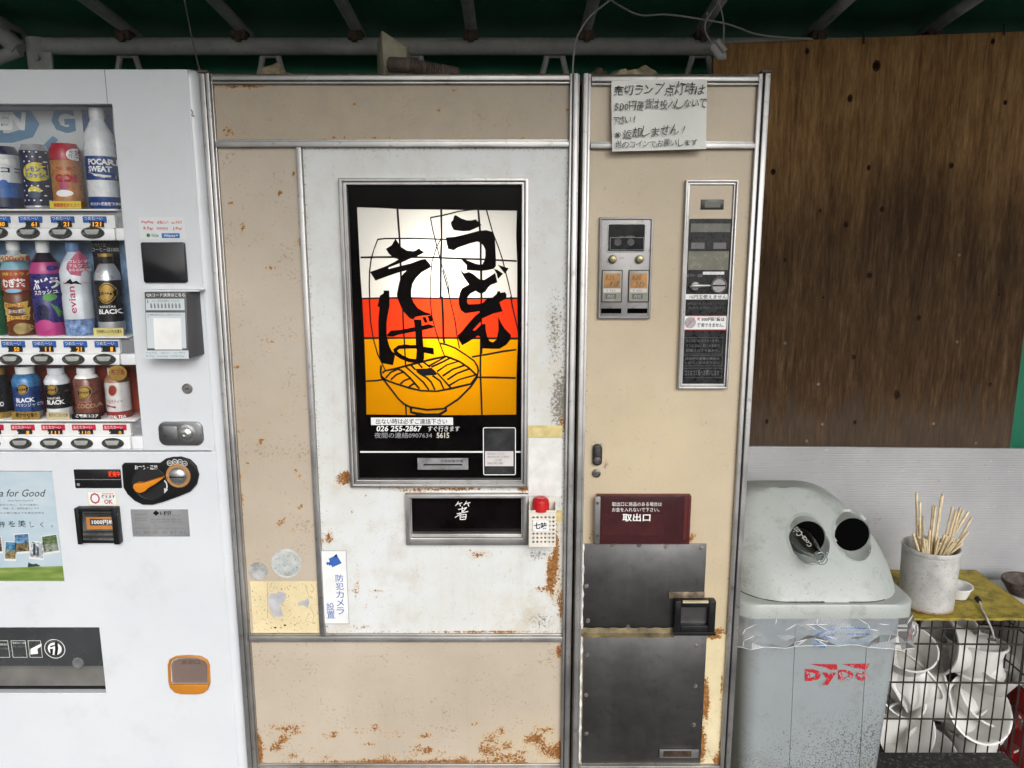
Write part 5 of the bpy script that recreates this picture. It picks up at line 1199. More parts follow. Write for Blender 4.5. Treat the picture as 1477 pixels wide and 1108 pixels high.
for poly in ([(79, 927), (83, 927), (84, 935), (82.5, 945), (78.5, 945), (79.5, 936)], [(72, 932), (79, 930), (79, 932), (73, 934)], [(72, 936), (76.5, 936), (76, 944), (72.8, 944)]): mb.flat([W(x, y, yf - .0005) for x, y in poly], yf - .0005)
mb.disc(W(81.5, 924.5, yf), sx(1.7), yf - .0006, yf - .0002, 10); mb.build('figure_symbol', I_BLACK, fl_, smooth=0)
text('あきかんはくずかごに', (67, 924.0, 91, 926.5), yf - .0007, I_GREY, fl_)
outline((40, 924, 61.5, 948.5), .0008, I_WHITE, fl_, yf, r=.0006); outline((15.5, 924, 39.5, 948.5), .0008, I_WHITE, fl_, yf, r=.0006); outline((-20, 924, 14.5, 948.5), .0008, I_WHITE, fl_, yf, r=.0006)
mb = MB(); mb.flat([W(x, y, yf) for x, y in ((44, 936), (50, 933), (60, 928), (60, 932), (54, 936), (55, 943), (44, 944))], yf - .0003); mb.build('hand_symbol', I_WHITE, fl_, smooth=0)
text('取出口にご注意', (18, 926, 37.5, 929), yf - .0003, I_WHITE, fl_); text('手を入れないで', (18, 931, 37, 934), yf - .0003, I_GREY, fl_); text('商品取出口', (-4, 928, 11, 931), yf - .0003, I_WHITE, fl_); text('ここから取出', (-4, 934, 12, 937), yf - .0003, I_GREY, fl_)
c = W(111, 957.5, YW); MB().lathe((c[0], YW + .0035, c[1]), [(sx(9), 0), (sx(8), .002), (sx(4), .001), (.001, -.0008)], 22, RX).build('flap_boss', mat('boss_smoke', (.15, .155, .16), .25, var=.1), fl_)
# coin return cup
o = [(243, 958), (245.5, 950), (254, 945.8), (272, 944.5), (290, 945.8), (299.5, 951), (303, 959), (304, 985), (301, 993), (294, 998.5), (286, 1000), (262, 1000), (253, 997.5), (246.5, 991), (244, 982)]
P_ = [W(x, y, YW) for x, y in o]; cx_ = sum(p[0] for p in P_) / len(P_); cz_ = sum(p[1] for p in P_) / len(P_)
M_ORC = mat('orange_cup', (.52, .20, .022), .35, var=.08)
def ringf(f, y, g=1.0): return [(cx_ + (x - cx_) * f, y, cz_ + (z - cz_) * f) for x, z in P_]
n = len(P_); mb = MB(); lv = [ringf(1.0, YW + .0005), ringf(1.0, YW - .004), ringf(.95, YW - .005), ringf(.90, YW - .003), ringf(.86, YW + .012)]
vs = [v for l_ in lv for v in l_]; fs = [(j * n + i, j * n + (i + 1) % n, (j + 1) * n + (i + 1) % n, (j + 1) * n + i) for j in range(4) for i in range(n)] + [tuple(4 * n + i for i in range(n))]
cup = mb.add(vs, fs).build('coin_cup', M_ORC, ld)
a = RECT(245.5, 985.5, 302.5, 999, YW - .004); MB().prism([W(x, y, YW - .004) for x, y in ((246, 985.5), (302.5, 985.5), (301, 992), (294.5, 998), (286, 999.6), (262, 999.6), (254, 997), (248, 991.5))], YW - .010, YW - .004).build('cup_lip', M_ORC, cup, bevel=.002)
MB().prism([W(x, y, YW - .002) for x, y in ((247.5, 958), (250.5, 952.5), (258, 949.5), (272, 948.5), (287, 949.5), (296, 953.5), (299.5, 960), (300, 984), (249.5, 984))], YW - .0050, YW - .0036).build('cup_flap', acrylic('cup_smoke', (.85, .80, .76), .82), cup)
text('返却口', (261, 952, 288, 958.5), YW - .0053, mat('emboss', (.12, .08, .05), .5), cup)

# ---- scratches / dents
mb = MB(); mb.ribbon([W(x, y, YW - .0003) for x, y in ((276, 158), (278, 163), (276.5, 166), (281, 168))], sx(1.1), YW - .0004); mb.build('scratch', mat('scratch_dark', (.05, .05, .05), .7), vm, smooth=0)

# ================================================================== sample bottles in the bay
def samp(name, label, group='sample drinks in the white vending machine'):
    pass
GRP = 'sample drinks behind the machine window'
YS = .026                                     # axis of the samples
def vessel(name, label, px, pyb, pyt, pxw, prof, bands, zshelf):
    """prof: [(radius fraction, height fraction)]; bands: [(h0, h1, material, name)]"""
    r = sx(pxw, YS) / 2 * .90
    cx = W(px, (pyb + pyt) / 2, YS - r * .15)[0]; r = min(r, .034)
    zb_ = zshelf + .0004; H = W(px, pyt, YS)[1] - zb_
    t = empty(name, (cx, YS, zb_)); tag(t, label, 'sample bottle' if 'bottle' in name else 'sample can', GRP)
    def rad(h):
        for (r0, h0), (r1, h1) in zip(prof, prof[1:]):
            if h0 <= h <= h1 + 1e-9: return r0 + (r1 - r0) * ((h - h0) / max(h1 - h0, 1e-6))
        return prof[-1][0]
    parts = []
    for h0, h1, m_, nme in bands:
        hs = sorted({h0, h1} | {h for _, h in prof if h0 < h < h1})
        pr = [(rad(h) * r, h * H) for h in hs]
        parts.append(MB().lathe((cx, YS, zb_), pr, 28).build(nme, m_, t))
    return t, cx, r, zb_, H
def vtext(t, body, box, m_, cx, r, k=1.0, off=.0006, **kw):
    return text(body, box, YS - r * .9, m_, t, bend=(cx, YS, r * k + off), **kw)
CANP = [(.86, 0), (1, .03), (1, .90), (.84, .97), (.80, 1.0)]
PETP = [(.92, 0), (1, .03), (1, .42), (.94, .45), (1, .48), (1, .70), (.75, .80), (.42, .88), (.40, .90), (.44, .905), (.44, 1.0)]
ALUP = [(.92, 0), (1, .02), (1, .66), (.92, .76), (.62, .86), (.52, .88), (.55, .885), (.55, 1.0)]
COFP = [(.94, 0), (1, .02), (1, .74), (.78, .84), (.62, .87), (.66, .88), (.66, 1.0)]
M_SILV = mat('can_silver', (.52, .53, .55), .28, .5, var=.06); M_NAVY = mat('can_navy', (.018, .022, .06), .3, var=.1); M_YEL = mat('can_yellow', (.66, .56, .06), .35, var=.05); M_CRED = mat('can_red', (.42, .03, .05), .3, var=.08); M_CORG = mat('can_orange', (.46, .20, .07), .3, var=.15, scale=40)
M_PWHT = mat('bottle_white', (.66, .68, .70), .28, var=.05, scale=20); M_PBLU = mat('pocari_blue', (.012, .045, .20), .3, var=.05); M_CBLU = mat('can_blue', (.03, .11, .33), .3, var=.1); M_TEA = mat('tea_brown', (.14, .045, .018), .2, var=.15, scale=30); M_TEAL = mat('tea_label', (.36, .06, .03), .35, var=.1, scale=40)
M_GRAPE = mat('grape_blue', (.035, .028, .16), .3, var=.15, scale=40); M_PINK = mat('grape_pink', (.45, .05, .20), .35, var=.1); M_CLEAR = mat('water_clear', (.55, .62, .70), .15, var=.08, scale=30); M_CAPB = mat('cap_blue', (.16, .28, .50), .35); M_COAL = mat('coffee_black', (.014, .013, .014), .28, var=.1); M_GOLD = mat('gold', (.50, .32, .08), .3, .5, var=.1); M_CDK = mat('coffee_blue', (.02, .055, .19), .3, var=.2, scale=30); M_COC = mat('cocoa_brown', (.15, .05, .035), .3, var=.12, scale=25); M_MT = mat('milk_tea_white', (.60, .58, .56), .35, var=.08, scale=30); M_MTR = mat('milk_tea_red', (.26, .035, .035), .3, var=.1)
def patch(t, cx, r, poly, m_, off=.0009, name='label_print', nseg=10):
    """flat print wrapped on the vessel: fan of a pixel polygon, finely cut in x"""
    pts = [W(x, y, YS - r * .9) for x, y in poly]; zc = sum(p[1] for p in pts) / len(pts); xc = sum(p[0] for p in pts) / len(pts)
    def on(x, z):
        d = max(-r * .999, min(r * .999, x - cx)); return (cx + d, YS - math.sqrt(r * r - d * d) - off, z)
    vs = []; fs = []; N = len(pts); K = 4
    for k_ in range(K + 1):
        for x, z in pts: vs.append(on(xc + (x - xc) * k_ / K, zc + (z - zc) * k_ / K))
    for k_ in range(K):
        for i in range(N): fs.append((k_ * N + i, k_ * N + (i + 1) % N, (k_ + 1) * N + (i + 1) % N, (k_ + 1) * N + i))
    return MB().add(vs, fs).build(name, m_, t, smooth=0)
def ell(x, y, rx, ry, n=20): return [(x + rx * math.cos(2 * math.pi * k_ / n), y + ry * math.sin(2 * math.pi * k_ / n)) for k_ in range(n)]
# --- row 1
t, cx, r, zb_, H = vessel('sample_can', 'blue and white sample can at the left edge of the top row', 2, 300, 212, 50, CANP, [(0, .18, M_NAVY, 'base'), (.18, .42, M_CBLU, 'body'), (.42, .86, M_PWHT, 'label'), (.86, 1.0, M_NAVY, 'top')], Z1)
vtext(t, 'デココ', (-12, 240, 21, 249), M_NAVY, cx, r, bold=.03); patch(t, cx, r, ell(4, 265, 5, 6), I_BLUE); patch(t, cx, r, [(-8, 226), (12, 226), (12, 239), (-8, 239)], I_WHITE)
t, cx, r, zb_, H = vessel('sample_can', 'dotted navy sample can with a yellow oval in the top row', 51, 300, 209, 40, CANP, [(0, .05, M_SILV, 'base'), (.05, .90, M_NAVY, 'body'), (.90, 1.0, M_SILV, 'top')], Z1)
for i in range(5):
    for j in range(11):
        x, y = 36 + 7.4 * i + (3.7 if j % 2 else 0), 219 + 7 * j
        if (x - 51) ** 2 / 300 + (y - 248) ** 2 / 230 > 1.1 and 34 < x < 68: patch(t, cx, r, ell(x, y, 1.2, 1.2, 8), I_WHITE, name='dot')
patch(t, cx, r, ell(51, 248, 16.5, 14), M_YEL); vtext(t, 'レモン', (38, 240, 57, 248), I_BLUE, cx, r, bold=.04, off=.0014); vtext(t, 'スカッシュ', (37, 249, 66, 257), I_BLUE, cx, r, bold=.04, off=.0014); patch(t, cx, r, ell(50, 275, 8, 6), M_YEL); patch(t, cx, r, ell(50, 281, 9, 5), mat('lemon_dark', (.05, .07, .13), .4), .0013)
t, cx, r, zb_, H = vessel('sample_can', 'red and orange sample can with yellow tag in the top row', 95, 300, 208, 43, CANP, [(0, .74, M_CORG, 'body'), (.74, 1.0, M_CRED, 'top')], Z1)
vtext(t, 'GO!', (80, 251, 107, 263), M_CRED, cx, r, bold=.07); patch(t, cx, r, ell(104, 222, 9.5, 9), I_WHITE); vtext(t, '元気に', (97, 216, 111, 221), I_BLACK, cx, r, off=.0014); vtext(t, '行こう!', (97, 222, 111, 227), I_BLACK, cx, r, off=.0014); patch(t, cx, r, ell(93, 268, 6, 6), mat('can_magenta', (.42, .05, .14), .4)); patch(t, cx, r, ell(93, 279, 11, 5), I_WHITE); patch(t, cx, r, [(112, 230), (116, 230), (118, 285), (112, 285)], M_CRED)
vtext(t, '生姜', (82, 241, 106, 246), M_CRED, cx, r)
a = RECT(74, 290.5, 120, 301, YW + .012); tg = MB().box(a[0], a[1], YS - r - .004, YS - r - .003, Z1 + .0005, a[3]).build('tag', M_YEL, t); text('期間限定がスゴイ!', (77, 293, 116, 299), YS - r - .0045, I_RED, tg, bold=.02)
a = RECT(115, 153, 171, 300, YB - .01)
t, cx, r, zb_, H = vessel('sample_bottle', 'tall white sports drink sample bottle on a blue card in the top row', 143.5, 300, 156, 44, [(.92, 0), (1, .03), (1, .62), (.92, .74), (.5, .86), (.44, .88), (.44, .90), (.48, .905), (.46, 1.0)], [(0, .12, M_PBLU, 'base'), (.12, .285, M_PWHT, 'body'), (.285, .52, M_PBLU, 'label'), (.52, .90, M_PWHT, 'body'), (.90, 1.0, mat('cap_white', (.66, .66, .65), .35), 'cap')], Z1)
MB().box(a[0], a[1], YB - .006, YB - .004, Z1 + .001, a[3]).build('backing_card', M_PBLU, t)
vtext(t, 'POCARI', (127.5, 229, 160, 238), I_WHITE, cx, r, bold=.04); vtext(t, 'SWEAT', (128, 239.5, 157, 248), I_WHITE, cx, r, bold=.04); patch(t, cx, r, [(126, 248), (140, 251), (152, 252.5), (163, 252), (163, 257.5), (150, 256.5), (138, 254)], I_WHITE); vtext(t, 'あたたかい機能性飲料', (130, 291.5, 165, 297), I_WHITE, cx, r, bold=.02)
# --- row 2
t, cx, r, zb_, H = vessel('sample_bottle', 'green tea sample bottle cut by the left edge in the middle row', -19, 484, 348, 46, PETP, [(0, .48, mat('green_tea', (.03, .16, .07), .25, var=.15, scale=30), 'body'), (.48, .72, mat('green_label', (.05, .26, .12), .35), 'label'), (.72, .9, mat('green_tea', (.03, .16, .07), .25), 'shoulder'), (.9, 1, I_WHITE, 'cap')], Z2)
t, cx, r, zb_, H = vessel('sample_bottle', 'brown barley tea sample bottle with yellow lettering in the middle row', 24, 484, 348, 43, PETP, [(0, .48, M_TEA, 'body'), (.48, .70, M_TEAL, 'label'), (.70, .80, mat('tea_sky', (.20, .40, .48), .35, var=.1), 'label_top'), (.80, .9, M_CLEAR, 'shoulder'), (.9, 1, I_WHITE, 'cap')], Z2)
patch(t, cx, r, [(2, 368), (34, 367), (35, 377), (2, 378)], mat('cream_print', (.66, .58, .38), .4), .0016); vtext(t, '600ml', (3, 369, 32, 376.5), M_TEAL, cx, r, bold=.02, off=.0022); vtext(t, 'むぎ茶', (4, 402, 33, 415), I_WHITE, cx, r, bold=.04, off=.001); patch(t, cx, r, ell(19, 419.5, 10.5, 3), mat('sky_print', (.22, .45, .62), .4))
vtext(t, '健康ミネラル', (3, 393, 36, 398), M_YEL, cx, r, bold=.01); 
for k_, (s_, x_, y_) in enumerate((('おかいたら', 8, 437), ('ミネラル', 10, 446), ('ゴクゴク', 13, 455))): patch(t, cx, r, [(x_ - 2, y_ - 1), (x_ + 27, y_ - 2.5), (x_ + 27, y_ + 8), (x_ - 2, y_ + 9)], mat('yel_print', (.66, .48, .10), .4), .0010 + .0002 * k_); vtext(t, s_, (x_, y_ + .5, x_ + 25, y_ + 7), (M_TEAL, I_BLUE, M_TEAL)[k_], cx, r, bold=.03, off=.002)
patch(t, cx, r, ell(31, 474, 10, 8), mat('kettle', (.38, .28, .10), .35, var=.2, scale=60))
t, cx, r, zb_, H = vessel('sample_bottle', 'purple grape soda sample bottle in the middle row', 66, 484, 348, 44, PETP, [(0, .14, M_PINK, 'base'), (.14, .66, M_GRAPE, 'label'), (.66, .78, M_PINK, 'label_top'), (.78, .88, mat('grape_dark', (.03, .015, .03), .2), 'neck'), (.88, 1, I_WHITE, 'cap')], Z2)
vtext(t, 'ぶどう', (47, 401, 78, 418), I_WHITE, cx, r, bold=.04, rise=.25); vtext(t, 'スカッシュ', (50, 418, 78, 425), I_WHITE, cx, r, rise=.4, bold=.02); patch(t, cx, r, ell(70, 429, 7, 5.5), mat('leaf_green', (.10, .30, .08), .4)); patch(t, cx, r, ell(62, 451, 9, 12), mat('grape_fruit', (.02, .02, .07), .3, var=.6, scale=250)); patch(t, cx, r, ell(65, 470, 12, 9), M_PINK, .0012); patch(t, cx, r, [(72, 438), (78, 443), (86, 455), (80, 458)], mat('leaf_green', (.10, .30, .08), .4), .0011); patch(t, cx, r, ell(70, 387, 4.4, 4), M_GRAPE)
t, cx, r, zb_, H = vessel('sample_bottle', 'clear mineral water sample bottle with pink drop in the middle row', 109, 484, 350, 44, PETP, [(0, .18, mat('water_blue', (.22, .32, .55), .2, var=.4, scale=70), 'base'), (.18, .80, mat('water_pale', (.60, .64, .68), .18, var=.08, scale=30), 'body'), (.80, .90, M_CLEAR, 'neck'), (.90, 1, M_CAPB, 'cap')], Z2)
vtext(t, 'evian', (99, 413, 112, 452), mat('evian_red', (.42, .03, .08), .4), cx, r, rot90=True, bold=.01); patch(t, cx, r, [(92, 407), (127, 407), (127, 410), (92, 410)], mat('evian_pink', (.55, .25, .30), .4))
patch(t, cx, r, [(94, 409.5), (99, 405), (103, 402), (106, 407), (110, 405), (116, 411), (108, 409), (104, 410), (100, 408.5)], I_BLACK, .0014)
patch(t, cx, r, [(110.5, 361), (116, 371), (126, 380), (127, 389), (122, 396), (113, 398.5), (103, 396), (97.5, 388), (98.5, 380), (105, 371)], mat('drop_pink', (.42, .09, .16), .35), .0016); vtext(t, 'フレンチ', (101, 375, 120, 379.5), I_WHITE, cx, r, off=.0022); vtext(t, 'アルプス', (101, 381, 121, 386), I_WHITE, cx, r, off=.0022); vtext(t, 'からの贈物', (101, 387.5, 122, 391.5), I_WHITE, cx, r, off=.0022)
t, cx, r, zb_, H = vessel('sample_bottle', 'silver bottle can with black label on a dark card in the middle row', 156, 484, 366, 39, ALUP, [(0, .17, M_SILV, 'base'), (.17, .68, M_COAL, 'label'), (.68, .88, M_SILV, 'shoulder'), (.88, .965, M_COAL, 'cap'), (.965, 1, M_GOLD, 'cap_ring')], Z2)
a = RECT(130, 346, 181, 484, YB - .01); MB().box(a[0], a[1], YB - .006, YB - .004, Z2 + .001, a[3]).build('backing_card', M_COAL, t)
text('ひきたて豆', (132, 351, 153, 356), YB - .0066, I_WHITE, t); text('コーヒーは100%', (132, 357, 172, 363), YB - .0066, I_WHITE, t, bold=.01)
patch(t, cx, r, ell(154, 423, 11.5, 15), M_GOLD); patch(t, cx, r, ell(154, 423, 10.2, 13.6), M_COAL, .0012); patch(t, cx, r, ell(154, 423, 9.2, 12.4), M_GOLD, .0015); patch(t, cx, r, [(143, 418), (165, 418), (165, 428), (143, 428)], M_COAL, .0018); vtext(t, "TULLY'S", (145, 419.5, 163, 426.5), M_GOLD, cx, r, bold=.03, off=.0022); vtext(t, 'BARISTAS', (145, 441, 165, 444), I_WHITE, cx, r, off=.001); vtext(t, 'BLACK', (143, 446, 171, 453), I_WHITE, cx, r, bold=.03, off=.001)
a = RECT(136, 473, 180, 483.5, YS - r); tg = MB().box(a[0], a[1], YS - r - .004, YS - r - .003, Z2 + .0005, a[3]).build('tag', mat('tag_yellow', (.66, .58, .22), .35), t); text('圧倒的レンジも仕事も', (139, 475.5, 176, 481), YS - r - .0045, I_BLACK, tg, bold=.01)
# --- row 3
def tully(t, cx, r, x, y, s=1.0, m1=M_GOLD, m2=M_COAL):
    patch(t, cx, r, ell(x, y, 9 * s, 9.4 * s), m1); patch(t, cx, r, ell(x, y, 8 * s, 8.4 * s), m2, .0012); patch(t, cx, r, ell(x, y, 7 * s, 7.4 * s), m1, .0015); patch(t, cx, r, [(x - 8.3 * s, y - 3), (x + 8.3 * s, y - 3), (x + 8.3 * s, y + 3), (x - 8.3 * s, y + 3)], m2, .0018); vtext(t, "TULLY'S", (x - 6.5 * s, y - 2, x + 6.5 * s, y + 2), m1, cx, r, bold=.03, off=.0022)
t, cx, r, zb_, H = vessel('sample_can', 'black coffee sample can cut by the left edge in the bottom row', -5, 604, 530, 40, COFP, [(0, .12, M_GOLD, 'base'), (.12, .86, M_COAL, 'label'), (.86, 1, M_GOLD, 'cap')], Z3); vtext(t, 'BARISTA RO', (-22, 580, 3, 587), I_WHITE, cx, r, bold=.03)
t, cx, r, zb_, H = vessel('sample_can', 'blue coffee sample can with gold tag in the bottom row', 38, 604, 528, 41, COFP, [(0, .12, M_SILV, 'base'), (.12, .62, M_CDK, 'label'), (.62, .86, mat('coffee_sky', (.05, .18, .38), .3, var=.3, scale=60), 'label_top'), (.86, 1, I_WHITE, 'cap')], Z3)
tully(t, cx, r, 33, 561.5, .82); vtext(t, 'BLACK', (24, 574, 47, 580.5), I_WHITE, cx, r, bold=.03); vtext(t, 'キリマンジャロ', (23, 582, 52, 587), I_WHITE, cx, r)
a = RECT(18, 593.5, 59.5, 603.5, YS - r); tg = MB().box(a[0], a[1], YS - r - .004, YS - r - .003, Z3 + .0005, a[3]).build('tag', M_GOLD, t); text('華やかな香り', (22, 595.5, 54, 602), YS - r - .0045, I_BLACK, tg, bold=.02)
t, cx, r, zb_, H = vessel('sample_can', 'black and white coffee sample can in the bottom row', 82.5, 604, 530, 37, COFP, [(0, .20, M_PWHT, 'base'), (.20, .68, M_COAL, 'label'), (.68, 1, M_PWHT, 'cap')], Z3)
tully(t, cx, r, 75.5, 562, .82); vtext(t, 'BARISTAS', (69, 573, 86, 576), I_WHITE, cx, r); vtext(t, 'BLACK', (68, 577, 91, 583.5), I_WHITE, cx, r, bold=.03); patch(t, cx, r, ell(92, 565, 2.4, 2), mat('bean', (.16, .08, .06), .5))
a = RECT(68.5, 594, 102, 603.5, YS - r); tg = MB().box(a[0], a[1], YS - r - .004, YS - r - .003, Z3 + .0005, a[3]).build('tag', mat('tag_champagne', (.50, .42, .25), .35), t); text('飽きのこない仕事', (70, 596, 98, 601.5), YS - r - .0045, I_BLACK, tg)
t, cx, r, zb_, H = vessel('sample_can', 'brown cocoa sample can with white cap in the bottom row', 125.5, 604, 530, 40, COFP, [(0, .80, M_COC, 'body'), (.80, 1, I_WHITE, 'cap')], Z3)
tully(t, cx, r, 122, 566, 1.02); vtext(t, 'COCOA', (112, 582.5, 141, 589), mat('cocoa_gold', (.42, .22, .12), .4), cx, r, bold=.03); vtext(t, 'Creamy', (114, 578, 132, 581.5), mat('cocoa_gold', (.42, .22, .12), .4), cx, r)
a = RECT(104.5, 596, 147, 604, YS - r); tg = MB().box(a[0], a[1], YS - r - .004, YS - r - .003, Z3 + .0005, a[3]).build('tag', M_COAL, t); text('ご褒美ココア', (109, 597.5, 142, 602.5), YS - r - .0045, I_WHITE, tg, bold=.02)
t, cx, r, zb_, H = vessel('sample_can', 'white and red milk tea sample can with gold badge in the bottom row', 169, 604, 530, 37, COFP, [(0, .14, M_MTR, 'base'), (.14, .72, M_MT, 'label'), (.72, .86, mat('milk_tea', (.32, .17, .10), .3), 'shoulder'), (.86, 1, I_WHITE, 'cap')], Z3)
patch(t, cx, r, ell(163, 563, 6, 8), M_GOLD); patch(t, cx, r, ell(163, 563, 5, 7), M_MTR, .0012); vtext(t, 'ミルクティー', (154, 576, 176, 582), M_MTR, cx, r, bold=.01); patch(t, cx, r, [(153, 584), (168, 586), (168, 589), (153, 587)], M_MTR); vtext(t, 'ROYAL TEA', (155, 599, 180, 603.5), I_WHITE, cx, r, bold=.02)
c = W(169.5, 538, YS - r - .006); MB().disc(c, sx(13, YS), YS - r - .006, YS - r - .0045, 26, sx(11, YS)).build('gold_badge', M_GOLD, t); text('新発売', (160, 533, 180, 541), YS - r - .0065, M_MTR, t, bold=.02)

# ================================================================== right-hand corner: bin, cage, crock
YBF = .15                                     # front of the bin
M_BIN = None
def bin_mat(name, c, speck_lo):
    m, nt, b = newmat(name)
    pos = nt.new('ShaderNodeSeparateXYZ'); nt.link(nt.new('ShaderNodeNewGeometry').outputs['Position'], pos.inputs[0])
    base = nt.ramp(nt.noise(6, 5, .6), [(.3, tuple(v * .86 for v in c) + (1,)), (.7, tuple(c) + (1,))])
    low = nt.step(nt.math('ADD', pos.outputs[2], nt.math('MULTIPLY', nt.math('SUBTRACT', pos.outputs[0], .80), -.5)), .66, .30) if speck_lo else nt.step(pos.outputs[2], .95, .70)
    d = nt.math('ADD', nt.noise(230, 6, .7), nt.math('MULTIPLY', nt.math('SUBTRACT', low, .5), .17 if speck_lo else .02))
    base = nt.mix(nt.math('MULTIPLY', nt.step(d, .575 if speck_lo else .61, .65 if speck_lo else .70), .85), base, (.045, .042, .038, 1))
    base = nt.mix(nt.math('MULTIPLY', nt.step(nt.noise(17, 7, .72), .50, .68), .42), base, (.17, .17, .145, 1))
    nt.link(base, b.inputs['Base Color']); b.inputs['Roughness'].default_value = .42
    nt.link(nt.bump(nt.noise(120, 4, .6), .12, .001), b.inputs['Normal']); return m
M_BIN = bin_mat('bin_grey', (.285, .315, .325), True); M_LID = bin_mat('bin_lid', (.37, .395, .375), False)
L0 = W(1064, 880, YBF)[0]; L1 = W(1327, 880, YBF)[0]; ZR0 = W(1240, 894, YBF)[1]; ZR1 = W(1240, 873, YBF)[1]
bcx = (L0 + L1) / 2; hwid = (L1 - L0) / 2; BD = .37; bcy = YBF + BD / 2
tb = empty('trash_bin', (bcx, bcy, .10)); tag(tb, 'grey plastic trash bin with domed two-hole lid beside the noodle machine', 'trash bin')
def rr_ring(hx, hy, r, z, cx=bcx, cy=bcy, n=7):
    pts = []
    for sx_, sy_, a0 in ((1, 1, 0), (-1, 1, 90), (-1, -1, 180), (1, -1, 270)):
        for k_ in range(n + 1):
            t = R(a0 + 90 * k_ / n); pts.append((cx + sx_ * (hx - r) + r * math.cos(t), cy + sy_ * (hy - r) + r * math.sin(t), z))
    return pts
def even(pts, n):
    P = [Vector(p) for p in pts] + [Vector(pts[0])]; L_ = [0]
    for a_, b_ in zip(P, P[1:]): L_.append(L_[-1] + (b_ - a_).length)
    out, j = [], 0
    for k_ in range(n):
        t = L_[-1] * k_ / n
        while L_[j + 1] < t: j += 1
        f = (t - L_[j]) / max(L_[j + 1] - L_[j], 1e-9); out.append(tuple(P[j] + (P[j + 1] - P[j]) * f))
    return out
def loft(rings, cap0=True, cap1=True):
    n = len(rings[0]); mb = MB(); vs = [v for r_ in rings for v in r_]
    fs = [(j * n + i, j * n + (i + 1) % n, (j + 1) * n + (i + 1) % n, (j + 1) * n + i) for j in range(len(rings) - 1) for i in range(n)]
    if cap0: fs.append(tuple(range(n - 1, -1, -1)))
    if cap1: fs.append(tuple((len(rings) - 1) * n + i for i in range(n)))
    return mb.add(vs, fs)
BL = W(1084, 1000, YBF + .02)[0]; BR = W(1297, 1000, YBF + .02)[0]
bw = hwid - .018
loft([rr_ring(bw * .84, BD / 2 * .84, .03, .105), rr_ring(bw * .86, BD / 2 * .86, .035, .13), rr_ring(bw * .97, BD / 2 * .95, .04, ZR0 - .02), rr_ring(bw * .985, BD / 2 * .955, .04, ZR0 + .004)]).build('bin_body', M_BIN, tb, smooth=50)
# faint vertical panel ribs on the front
def bodyfront(px, py):
    for _ in range(5):
        y = bcy - BD / 2 * .9 if _ == 0 else y
        x, z = W(px, py, y); f = (z - .13) / (ZR0 - .15); y = bcy - BD / 2 * (.86 + .09 * f) - .0006
    return Vector((x, y, z))
for pts in ([(1148, 905), (1139, 1108)], [(1252, 905), (1240, 1108)]):
    MB().tube([bodyfront(*p) for p in pts], .0012, 6).build('rib', M_BIN, tb)
rim = loft([rr_ring(hwid * .95, BD / 2 * .95, .045, ZR0), rr_ring(hwid, BD / 2, .05, ZR0 + .0005), rr_ring(hwid, BD / 2, .05, ZR1 - .004), rr_ring(hwid * .985, BD / 2 * .985, .05, ZR1), rr_ring(hwid * .93, BD / 2 * .93, .05, ZR1 + .001)], True, True).build('lid_rim', M_LID, tb, smooth=45)
# dome
ZD = W(1150, 708, bcy)[1] + .004
rings = []; NR = 60; Hh = ZD - ZR1
for k_ in range(NR + 1):
    t = k_ / NR; ang = t * math.pi / 2
    s_ = math.cos(ang) ** .72; h = math.sin(ang) ** 1.05
    hx = hwid * .945 * (.06 + .94 * s_); yb = bcy + BD / 2 * .93 * (.10 + .90 * math.cos(ang) ** .55)
    yf_ = YBF + .012 + .175 * h ** 1.15 + (.5 * BD - .15) * (1 - math.cos(ang) ** .45) * .55
    cy = (yb + yf_) / 2; hy = (yb - yf_) / 2
    rings.append(even(rr_ring(hx, max(hy, .012), min(hx, max(hy, .012)) * .62, ZR1 + .0008 + Hh * h, bcx - .012 * h - .035 * h * h, cy, 12), 160))
dome = loft(rings).build('lid_dome', M_LID, tb, smooth=50)
# dirt line where the dome meets the rim
ring_g = even(rr_ring(hwid * .945, BD / 2 * .93, min(hwid, BD / 2) * .58, ZR1 + .0015, bcx, bcy), 180)
ring_g = [rings[0][i] for i in range(len(rings[0]))]
gl_ = MB()
for k_ in range(len(ring_g)):
    a_, b_ = Vector(ring_g[k_]), Vector(ring_g[(k_ + 1) % len(ring_g)]); w_ = .0011 + .0012 * abs(mnz.noise(a_ * 40))
    if mnz.noise(a_ * 14 + Vector((3, 0, 0))) > -.18: gl_.tube([a_ + Vector((0, 0, .0006)), b_ + Vector((0, 0, .0006))], w_, 5, False)
gl_.build('dirt_line', mat('bin_grime', (.05, .045, .035), .9, var=.4, scale=60), tb)
